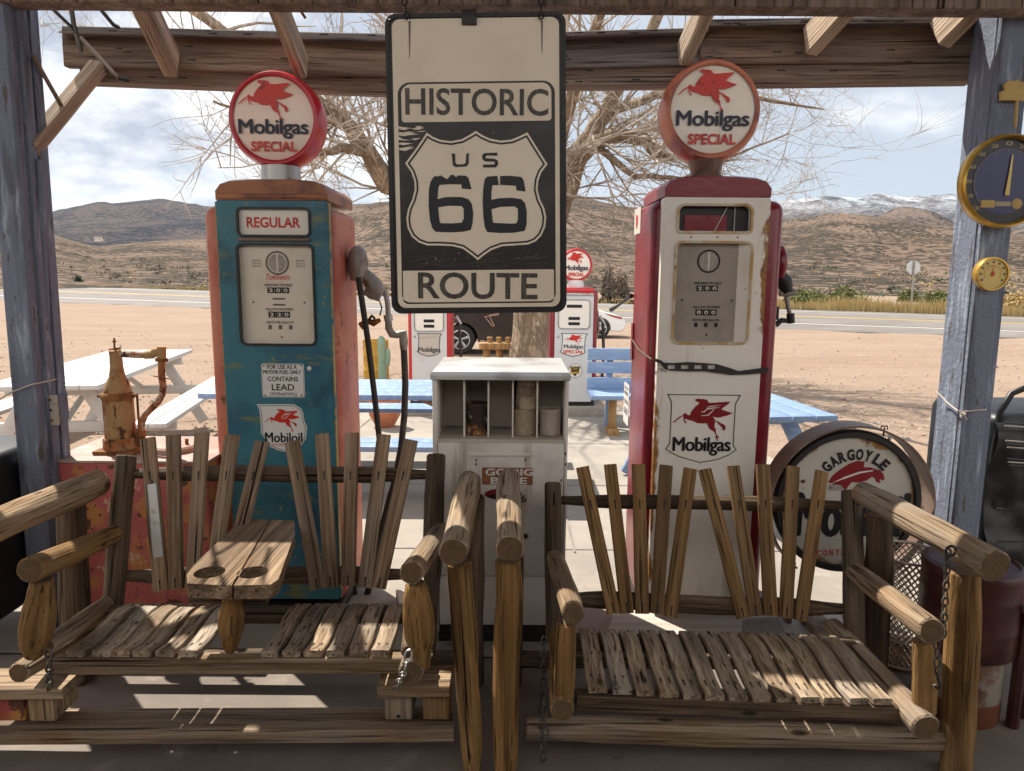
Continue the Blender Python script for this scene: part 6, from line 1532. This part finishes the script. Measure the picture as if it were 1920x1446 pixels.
# ------------------------------------------------------------------ things at the right edge
def right_clutter():
    # woven wire basket
    a = PZ(1700, 1245, 0.0); Y = 2.62; p = PY(1702, 1040, Y); t = thing('wire_basket', (p.x, Y, 0), 'tall open wire mesh basket between the right bench and the dark barrel', 'basket')
    h = PY(1702, 1046, Y - .05).z; R0, R1 = .105, .125; mb = MB(); nw = 34
    for k in range(nw):
        for s in (-1, 1):
            pts = []
            for j in range(15): q = j / 14; th = 2 * math.pi * (k / nw + s * q * .42); r = R0 + (R1 - R0) * q; pts.append((r * math.cos(th), r * math.sin(th), .03 + q * (h - .03)))
            mb.tube(pts, .0030, M['wire'], 3, cap=False)
    mb.build('mesh', t, smooth=0)
    mb = MB(); mb.tube([(R1 * math.cos(k * math.pi / 16), R1 * math.sin(k * math.pi / 16), h) for k in range(33)], .006, M['wire'], 8, cap=False); mb.build('rim', t); mb = MB(); mb.tube([(R0 * math.cos(k * math.pi / 16), R0 * math.sin(k * math.pi / 16), .02) for k in range(33)], .006, M['wire'], 8, cap=False); mb.build('base_ring', t); mb = MB(); mb.lathe([(R0, .008), (R0, .014)], M['rust'], 28); mb.build('bottom', t)
    # white and orange can with dark barrel on it
    Y = 2.30; p = PY(1812, 1320, Y); p.x = PY(1808, 1200, Y).x; zt = PY(1816, 1248, Y - .14).z
    t = thing('storage_can', (p.x, Y, 0), 'off white can with an orange foot stripe under the dark barrel', 'can'); R = .125
    mb = MB(); mb.lathe([(R * .97, .0), (R, .006), (R, .085)], M['buckorange'], 36); mb.build('foot_stripe', t, smooth=40)
    mb = MB(); mb.lathe([(R, .0855), (R, zt - .01), (R * .97, zt)], M['buckwhite'], 36); mb.build('body', t, smooth=40)
    t2 = thing('barrel', (p.x, Y, zt + .001), 'dark red lidded barrel behind the right arm of the right bench', 'barrel'); hb = PY(1812, 1052, Y).z - zt; R = .150
    mb = MB(); mb.lathe([(R * .96, 0), (R, .008), (R, hb * .3), (R * 1.012, hb * .32), (R, hb * .34), (R, hb * .66), (R * 1.012, hb * .68), (R, hb * .70), (R, hb - .035)], M['barrelred'], 40); mb.build('drum', t2, smooth=40)
    mb = MB(); mb.lathe([(R * 1.02, hb - .034), (R * 1.03, hb - .012), (R * 1.0, hb - .002), (R * .9, hb + .004), (R * .88, hb - .004), (.001, hb + .004)], M['barrelred'], 40); mb.build('lid', t2, smooth=40)
    # black grill cart: body, tube handle, wire racks
    t = thing('grill_cart', (2.22, 3.0, 0), 'black barbecue cart with a tube handle and wire racks at the right edge', 'cart')
    mb = MB(); mb.box((.17, .25, .50), (.62, .5, .84), M['plastic'], r=.05, seg=4); bm = None
    mb2 = MB(); n = 26; vs = []; fs = []
    for i in range(n + 1):
        for k in range(n + 1):
            x = -.15 + .64 * i / n; z = .09 + .80 * k / n; w = .05 * noise.noise(Vector((x * 5, z * 7, 2))) + .03 * abs(noise.noise(Vector((x * 9 + z * 6, z * 4, 8)))) + .014 * noise.noise(Vector((x * 17, z * 14, 5))); vs.append((x, -.03 + w, z))
    for i in range(n):
        for k in range(n): fs.append([i * (n + 1) + k, (i + 1) * (n + 1) + k, (i + 1) * (n + 1) + k + 1, i * (n + 1) + k + 1])
    mb2.add(vs, fs, M['plastic']); mb2.build('cover', t, smooth=60); mb.build('body', t, smooth=50)
    mb = MB(); mb.tube([(-.12, .02, .70), (-.11, .02, .93), (-.07, .02, 1.01), (.0, .02, 1.04), (.45, .02, 1.02)], .014, M['plastic'], 10); mb.build('handle', t, smooth=60)
    for k in range(9):
        mb = MB(); mb.tube([(-.15 + k * .005, -.07, .90 - k * .026 + .012 * (k % 3)), (.45, -.06, .86 - k * .026 + .012 * (k % 3))], .004, M['greymetal'] if k % 2 else M['plastic'], 6); mb.build('wire_rack', t)
    for k in range(3):
        mb = MB(); mb.box((.17, -.058, .22 + k * .15), (.60, .006, .004), M['rubber']); mb.build('panel_seam', t)
    for x in (-.1, .44):
        mb = MB(); mb.lathe([(.04, -.015), (.075, -.015), (.08, 0), (.075, .015), (.04, .015)], M['tyre'], 24, Matrix.Translation((x, .0, .08)) @ Matrix.Rotation(rad(90), 4, 'X')); mb.build('wheel', t, smooth=40)
    t = thing('rusty_cart', (2.05, 2.2, 0), 'rust red iron frame low at the right edge beside the storage can', 'cart')
    mb = MB(); mb.tube([(-.35 + .0, 0, 0), (-.35, 0, .42)], .02, M['barrelred'], 8); mb.tube([(-.28, .05, .0), (-.28, .05, .40)], .014, M['barrelred'], 8); mb.box((.0, .1, .43), (.74, .3, .03), M['tanktop'], r=.005); mb.tube([(.3, 0, 0), (.3, 0, .42)], .02, M['barrelred'], 8); mb.build('frame', t)


right_clutter()


def left_clutter():
    t = thing('grill_cart', (-2.35, 2.55, 0), 'black cart with wire grille and cream door half hidden by the left post', 'cart')
    mb = MB(); mb.box((.10, .25, .46), (.50, .5, .66), M['plastic'], r=.03, seg=3); mb.build('body', t, smooth=50)
    mb = MB(); mb.box((.27, -.006, .60), (.13, .008, .30), M['cabdark'], r=.004); mb.box((.333, .0, .5), (.02, .02, .6), M['plastic']); mb.build('door', t)
    for k in range(10):
        mb = MB(); mb.tube([(.0, .02 + k * .012, .84 + k * .026), (.36, .02 + k * .012, .87 + k * .026)], .004, M['steel'] if k % 3 else M['plastic'], 6); mb.build('wire_grille', t)
    mb = MB(); mb.tube([(.0, .02, .79), (.0, .16, 1.12)], .010, M['plastic'], 8); mb.tube([(.36, .02, .79), (.36, .16, 1.14)], .010, M['plastic'], 8); mb.tube([(.0, .16, 1.12), (.36, .16, 1.14)], .010, M['plastic'], 8); mb.build('grille_frame', t)
    mb = MB(); mb.lathe([(.055, -.016), (.085, -.018), (.092, 0), (.085, .018), (.055, .016)], M['tyre'], 28, Matrix.Translation((.20, -.02, .092)) @ Matrix.Rotation(rad(90), 4, 'X'), cap=False); w = mb.build('wheel', t, smooth=40)
    mb = MB(); mb.lathe([(.004, -.012), (.056, -.010), (.056, .010), (.004, .012)], M['buckwhite'], 24, Matrix.Translation((.20, -.02, .092)) @ Matrix.Rotation(rad(90), 4, 'X')); mb.build('rim', w, smooth=40)


left_clutter()


# ------------------------------------------------------------------ boards on the slab behind the right bench
def boards():
    for (pts, h, mat, nm, lab) in [
        ([(1135, 1190), (1158, 1135), (1575, 1150), (1600, 1200)], .035, 'paleboard', 'board', 'wide pale painted board on the floor before the white pump'),
        ([(1398, 1188), (1392, 1158), (1462, 1154), (1476, 1188)], .075, 'stone', 'stone_slab', 'grey rounded slab lying on the pale board'),
        ([(1560, 1212), (1500, 1150), (1530, 1142), (1606, 1206)], .07, 'log', 'timber', 'old grey timber lying slantwise by the right bench leg'),
        ([(760, 1175), (742, 1105), (800, 1108), (815, 1180)], .05, 'paleboard', 'board', 'pale board leaning low beside the foot of the cabinet')]:
        z0 = .005 if nm != 'stone_slab' else .042; P = [PZ(u, v, z0 + h) for u, v in pts]; c = sum(P, Vector()) / 4
        mb = MB(); top = [Vector((p.x - c.x, p.y - c.y, h)) for p in P]; bot = [Vector((p.x - c.x, p.y - c.y, 0)) for p in P]
        bm = bmesh.new(); vv = [bm.verts.new(p) for p in bot + top]
        for f in ([3, 2, 1, 0], [4, 5, 6, 7], [0, 1, 5, 4], [1, 2, 6, 5], [2, 3, 7, 6], [3, 0, 4, 7]): bm.faces.new([vv[i] for i in f])
        bmesh.ops.recalc_face_normals(bm, faces=bm.faces[:]); bmesh.ops.bevel(bm, geom=bm.edges[:], offset=.012 if nm == 'stone_slab' else .004, segments=2, profile=.5, affect='EDGES'); bm.verts.index_update()
        mb.add([v.co.copy() for v in bm.verts], [[v.index for v in f.verts] for f in bm.faces], M[mat]); bm.free()
        mb.build(nm, None, Matrix.Translation((c.x, c.y, z0)), label=lab, cat={'board': 'board', 'stone_slab': 'slab', 'timber': 'timber'}[nm])


boards()


# ------------------------------------------------------------------ picnic tables
def picnic(loc, yaw, L, mat, label, W_=.74, h=.75, seat_h=.44, seat_off=.62, benches=(-1, 1), np_=5, brown=False, group='picnic tables on the lot'):
    """long axis = local Y, centred"""
    t = thing('picnic_table', loc, label, 'picnic table', group, Matrix.Rotation(yaw, 4, 'Z')); wm = M[mat]
    pw = W_ / np_
    for k in range(np_):
        mb = MB(); mb.box((-W_ / 2 + pw * (k + .5), 0, h - .02), (pw - .010, L, .038), wm, r=.006); mb.build('top_plank', t)
    for s in benches:
        for k in (-.5, .5):
            mb = MB(); mb.box((s * seat_off + k * .135, 0, seat_h - .018), (.126, L, .036), wm, r=.006); mb.build('seat_plank', t)
    for e in (-1, 1):
        y = e * (L / 2 - .36)
        mb = MB(); mb.box((0, y, h - .08), (W_ - .04, .04, .085), wm, r=.012); mb.build('top_batten', t)
        if benches: mb = MB(); mb.box((0, y, seat_h - .08), (seat_off * 2 + .2, .04, .09), wm, r=.012); mb.build('seat_bearer', t)
        for s in (-1, 1):
            mb = MB(); T = Matrix.Translation((s * .38, y + e * .042, (h - .05) / 2)) @ Matrix.Rotation(s * rad(-29), 4, 'Y'); mb.box((0, 0, 0), (.10, .04, (h - .05) / math.cos(rad(29))), wm, T=T, r=.006); mb.build('leg', t)
        mb = MB(); ya = e * (L / 2 - .40); mb.tube([(0, ya, seat_h - .04), (0, e * .2, h - .06)], .03, M['newwood'] if brown else wm, 4); mb.build('brace', t)
    return t


def tables():
    # white table beyond the left post
    z = .66; a = PZ(186, 722, z); b = PZ(362, 655, z); d = (b - a); L = d.xy.length; yaw = math.atan2(-d.x, d.y); c = (a + b) / 2; n = Vector((d.y, -d.x, 0)).normalized(); c -= n * .42
    picnic((c.x, c.y, gz(c.y) + 0.0), yaw, L, 'whitewood', 'long white picnic table beyond the left post and the hand pump', W_=.84, h=z - gz(c.y), seat_off=.74, np_=6)
    # pale blue table between blue pump and cabinet, across the view
    a = PZ(745, 741, .66); b = PZ(745, 711, .66); y = (a.y + b.y) / 2; picnic((-.95, y, gz(y)), rad(90), 2.5, 'bluewood', 'pale blue picnic table crosswise behind the blue pump', W_=b.y - a.y, h=.66 - gz(y), seat_off=.66, brown=True)
    # pale blue table behind the white pump
    a = PZ(1574, 779, .66); b = PZ(1442, 735, .66); d = b - a; yaw = math.atan2(-d.x, d.y); W_ = .76; dn = Vector((-math.sin(yaw), math.cos(yaw), 0)); n = Vector((math.cos(yaw), math.sin(yaw), 0)); c = Vector((a.x, a.y, 0)) + dn * .8 - n * W_ / 2
    picnic((c.x, c.y, gz(c.y)), yaw, 1.6, 'bluewood', 'pale blue picnic table in the sun right of the white pump', W_=W_, h=.66 - gz(c.y), np_=5, benches=())
    # pale blue slatted bench beside the white pump
    b = PG(1150, 808); t = thing('slat_bench', b, 'pale blue slatted bench on raw wood legs beside the white pump', 'bench'); L = Face(t)
    x0 = L(1104, 700)[0]; x1 = x0 + 1.25
    for v0, v1 in ((656, 679), (682, 704), (712, 735)):
        mb = MB(); q0 = L(1130, v0)[1]; q1 = L(1130, v1)[1]; mb.box(((x0 + x1) / 2, .16, (q0 + q1) / 2), (x1 - x0, .03, q0 - q1), M['bluewood'], r=.005); mb.build('back_slat', t)
    mb = MB(); zc = L(1130, 738)[1]; mb.box(((x0 + x1) / 2, -.06, zc), (x1 - x0, .44, .045), M['bluewood'], r=.008); mb.build('seat', t)
    for x in (x0 + .24, x1 - .24):
        mb = MB(); mb.box((x, -.10, (zc - .025) / 2), (.075, .09, zc - .025), M['newwood'], r=.005); mb.box((x, -.14, .03), (.11, .26, .06), M['newwood'], r=.005); mb.build('leg', t)
        mb = MB(); q0 = L(1130, 658)[1]; mb.box((x, .20, q0 / 2), (.07, .04, q0), M['bluewood'], r=.005); mb.build('back_post', t)
    # rustic stool bench by the tree
    b = PG(935, 690); t = thing('rustic_bench', b, 'small raw pine bench with three stub posts beside the tree trunk', 'bench'); L = Face(t); zz = L(935, 650)[1]
    q = L.box(898, 644, 975, 656); mb = MB(); mb.box(((q[0] + q[2]) / 2, .15, (q[1] + q[3]) / 2), (q[2] - q[0], .32, q[3] - q[1]), M['newwood'], r=.02); mb.build('top', t)
    for u in (918, 935, 952):
        mb = MB(); p = L(u, 640); mb.lathe([(.045, 0), (.05, .03), (.035, .05), (.055, .07), (.055, .105), (.05, .11)], M['newwood'], 12, Matrix.Translation((p[0], .15, q[3]))); mb.build('stub_post', t, smooth=50)
    for u in (912, 936, 960):
        mb = MB(); p = L(u, 640); mb.lathe([(.085, 0), (.075, q[1] * .6), (.07, q[1])], M['newwood'], 12, Matrix.Translation((p[0], .15, 0))); mb.build('leg', t, smooth=50)
    # pot, barrel, cactus
    b = PG(722, 800); t = thing('flower_pot', b, 'large terracotta pot behind the pale blue table', 'pot'); r = (PY(752, 770, b.y).x - PY(692, 770, b.y).x) / 2; h = PY(722, 738, b.y).z - b.z
    mb = MB(); mb.lathe([(r * .55, 0), (r * .95, h * .35), (r * 1.05, h * .6), (r * .9, h * .85), (r, h * .9), (r, h), (r * .88, h), (r * .85, h * .8), (.01, h * .78)], M['clay'], 32); mb.build('body', t, smooth=50)
    b = PG(706, 722); t = thing('barrel', b, 'mustard yellow steel barrel behind the green cactus', 'barrel'); r = (PY(731, 680, b.y).x - PY(684, 680, b.y).x) / 2; h = PY(706, 638, b.y).z - b.z
    mb = MB(); mb.lathe([(r, 0), (r * 1.02, .02), (r, .04), (r, h * .33), (r * 1.03, h * .35), (r, h * .37), (r, h * .66), (r * 1.03, h * .68), (r, h * .70), (r, h - .03), (r * 1.02, h), (r * .95, h), (r * .93, h - .03), (.01, h - .03)], M['yellow'], 32); mb.build('drum', t, smooth=40)
    b = PG(718, 735); t = thing('cactus', b, 'pale green columnar cactus with one short arm by the yellow barrel', 'cactus'); s = b.y / FPX; h = PY(716, 630, b.y).z - b.z
    def rib(r, pts):
        mb = MB(); pts = [Vector(p) for p in pts]; mb.tube(pts, r, M['cactus'], 16)
        return mb
    mb = rib([7 * s, 8 * s, 8 * s, 8 * s, 7 * s, 4 * s, .5 * s], [(0, 0, 0), (0, 0, h * .3), (-.0, 0, h * .6), (-1 * s, 0, h * .85), (-1 * s, 0, h * .95), (-1 * s, 0, h * .985), (-1 * s, 0, h)]); mb.build('stem', t, smooth=60)
    mb = rib([4 * s, 5 * s, 5 * s, 4.5 * s, 1 * s], [(2 * s, 0, h * .45), (9 * s, 0, h * .5), (11 * s, 0, h * .62), (11 * s, 0, h * .74), (11 * s, 0, h * .78)]); mb.build('arm', t, smooth=60)


tables()


# ------------------------------------------------------------------ parked cars
def car(loc, length, prof, glassprof, width, matl, wheels, wr, label, flip=False, extra=None):
    """long axis local X, nose towards -X; profile (x, z) with x from 0 (nose) to length"""
    t = thing('parked_car', loc, label, 'car', 'cars parked on the lot', Matrix.Scale(-1, 4, (1, 0, 0)) if False else None)
    sx = -1 if flip else 1
    mb = MB(); n = len(prof); vs = []; fs = []; ys = [(-width / 2 - .0, .93), (-width / 2 + .05, 1.0), (width / 2 - .05, 1.0), (width / 2, .93)]
    ym = [(-width / 2, 0), (width / 2, 0)]
    secs = [(-width / 2, .05), (-width / 2 + .07, 0.0), (width / 2 - .07, 0.0), (width / 2, .05)]
    cz = .75; cxm = length / 2
    for y, ins in secs:
        for x, z in prof:
            vs.append((sx * (x + (cxm - x) / cxm * ins * .6), y, z + (cz - z) * ins * .8))
    for j in range(3):
        for i in range(n): i2 = (i + 1) % n; fs.append([j * n + i, j * n + i2, (j + 1) * n + i2, (j + 1) * n + i])
    mb.add(vs, fs, matl)
    # flat sides with wheel arches cut out
    for j in (0, 3):
        loop = [vs[j * n + i] for i in range(n)]; tri = tessellate_polygon([[Vector((p[0], p[2], 0)) for p in loop]]); mb.add(loop, [list(q) for q in tri], matl)
    body = mb.build('body', t, smooth=30)
    for s in (-1, 1):
        mb = MB(); y = s * (width / 2 + .004)
        loop = [(sx * x, z) for x, z in glassprof]; tri = tessellate_polygon([[Vector((p[0], p[1], 0)) for p in loop]]); mb.add([(p[0], y * .985, p[1]) for p in loop], [list(q) for q in tri], M['glass']); mb.build('side_window', t, smooth=0)
    for x in wheels:
        for s in (-1, 1):
            T = Matrix.Translation((sx * x, s * (width / 2 - .10), wr)) @ Matrix.Rotation(rad(90), 4, 'X')
            mb = MB(); mb.lathe([(wr * .64, -.11), (wr * .93, -.115), (wr, -.08), (wr, .08), (wr * .93, .115), (wr * .64, .11)], M['tyre'], 36, T, cap=False); w = mb.build('wheel', t, smooth=40)
            mb = MB(); mb.lathe([(wr * 1.14, -.112), (wr * 1.14, .112)], M['plastic'], 36, T); mb.build('wheel_arch', t, smooth=40) if False else None
            mb = MB(); yy = s * (width / 2 + .012)
            mb.lathe([(wr * .62, -.05), (wr * .66, s * -.115), (wr * .60, s * -.118), (wr * .58, -.05)], M['alloy'], 36, T, cap=False)
            mb.lathe([(wr * .6, s * -.06), (.001, s * -.06)], M['black'], 24, T, cap=False); mb.lathe([(.05, s * -.06), (.05, s * -.118), (.001, s * -.12)], M['alloy'], 16, T, cap=False)
            for k in range(5):
                for d in (-.10, .10):
                    a = 2 * math.pi * k / 5 + .3; p = Vector((.04 * math.cos(a), .04 * math.sin(a), s * -.112)); q = Vector((wr * .6 * math.cos(a + d), wr * .6 * math.sin(a + d), s * -.112)); mb.tube([p, q], [.02, .016], M['alloy'], 4, T=T)
            mb.build('rim', w, smooth=30)
    if extra: extra(t, sx, width)
    return t


def arch_prof(pts, wheels, wr, zb, clear=1.17):
    """adds wheel arch curves to the sill line of a profile that ends at the rear bottom"""
    out = list(pts)
    for x in sorted(wheels, reverse=True):
        r = wr * clear; base = zb; dx = math.sqrt(max(r * r - (base - wr) ** 2, .01)); a0 = math.atan2(base - wr, dx)
        for k in range(13): a = a0 + (math.pi - 2 * a0) * k / 12; out.append((x + r * math.cos(a), wr + r * math.sin(a)))
    return out


def cars():
    b = PG(868, 657); wr = .36; whl = (.92, 3.42)
    top = [(.02, .45), (.0, .62), (.06, .92), (.35, 1.05), (1.25, 1.16), (2.05, 1.66), (2.5, 1.74), (3.6, 1.72), (4.1, 1.38), (4.26, 1.08), (4.3, .6), (4.22, .32)]
    prof = arch_prof(top, whl, wr, .30) + [(.12, .30)]
    gl = [(1.5, 1.12), (2.15, 1.56), (2.7, 1.64), (3.5, 1.62), (3.9, 1.34), (3.85, 1.14)]
    def ex(t, sx, w):
        mb = MB(); y = -w / 2 - .012; mb.ribbon([(1.52, .92), (1.86, .97), (1.84, 1.0), (1.62, .955), (1.74, .70), (1.70, .69)], .018, y, .006, M['chrome']); mb.build('fender_badge', t, smooth=0)
        mb = MB(); mb.box((2.7, y + .008, .30), (2.4, .03, .10), M['plastic'], r=.01); mb.box((2.4, y + .004, .335), (2.0, .02, .02), M['chrome']); mb.build('sill', t)
        mb = MB()
        for x in (1.95, 2.95): mb.box((x, y + .010, .78), (.008, .006, .78), M['black'])
        mb.box((2.9, y + .006, .98), (2.2, .02, .02), M['black']); mb.build('door_seam', t)
        for x in (2.7, 3.7):
            mb = MB(); mb.box((x, y, 1.03), (.2, .03, .035), M['carblack'], r=.01); mb.build('door_handle', t)
        mb = MB(); mb.box((.08, 0, .80), (.12, 1.5, .12), M['chrome'], r=.03); mb.build('headlight', t)
    car((b.x - .92, b.y, b.z), 4.3, prof, gl, 1.86, M['carblack'], whl, wr, 'dark brown black SUV parked behind the tree trunk', extra=ex)
    b = PG(1126, 630); wr = .33; whl = (.88, 3.5); nose = PY(1166, 620, b.y).x
    top = [(.05, .30), (.0, .45), (.03, .62), (.2, .74), (.95, .95), (1.25, 1.0), (2.0, 1.40), (2.7, 1.46), (3.4, 1.36), (4.2, 1.05), (4.5, .95), (4.55, .5), (4.45, .28)]
    prof = arch_prof(top, whl, wr, .24) + [(.15, .22)]
    gl = [(1.45, .99), (2.05, 1.33), (2.7, 1.39), (3.35, 1.29), (3.85, 1.05)]
    def ex2(t, sx, w):
        mb = MB(); y = -w / 2 - .004; lp = [(sx * x, z) for x, z in [(.10, .66), (.18, .73), (.75, .86), (.55, .76), (.25, .67)]]; mb.plate(lp, [], y - .01, .02, M['lampred']); mb.build('headlight', t, smooth=0)
        mb = MB(); mb.box((sx * .02, 0, .38), (.06, 1.2, .12), M['plastic'], r=.02); mb.build('grille', t)
    car((nose, b.y, b.z), 4.55, prof, gl, 1.78, M['carwhite'], whl, wr, 'white sedan nose showing between the back pump and the white pump', flip=True, extra=ex2)


cars()


# ------------------------------------------------------------------ thin desert air
def haze():
    m = bpy.data.materials.new('desert_air'); m.use_nodes = True; nt = m.node_tree; nt.nodes.clear()
    o = nt.nodes.new('ShaderNodeOutputMaterial'); v = nt.nodes.new('ShaderNodeVolumePrincipled'); v.inputs['Density'].default_value = HAZE
    v.inputs['Color'].default_value = (.66, .82, 1, 1); v.inputs['Anisotropy'].default_value = .2; nt.links.new(v.outputs[0], o.inputs['Volume'])
    mb = MB(); mb.box((0, 2500, 300), (11000, 5800, 612), m); mb.build('haze', None, kind='stuff', smooth=0)


HAZE = .000035
haze()
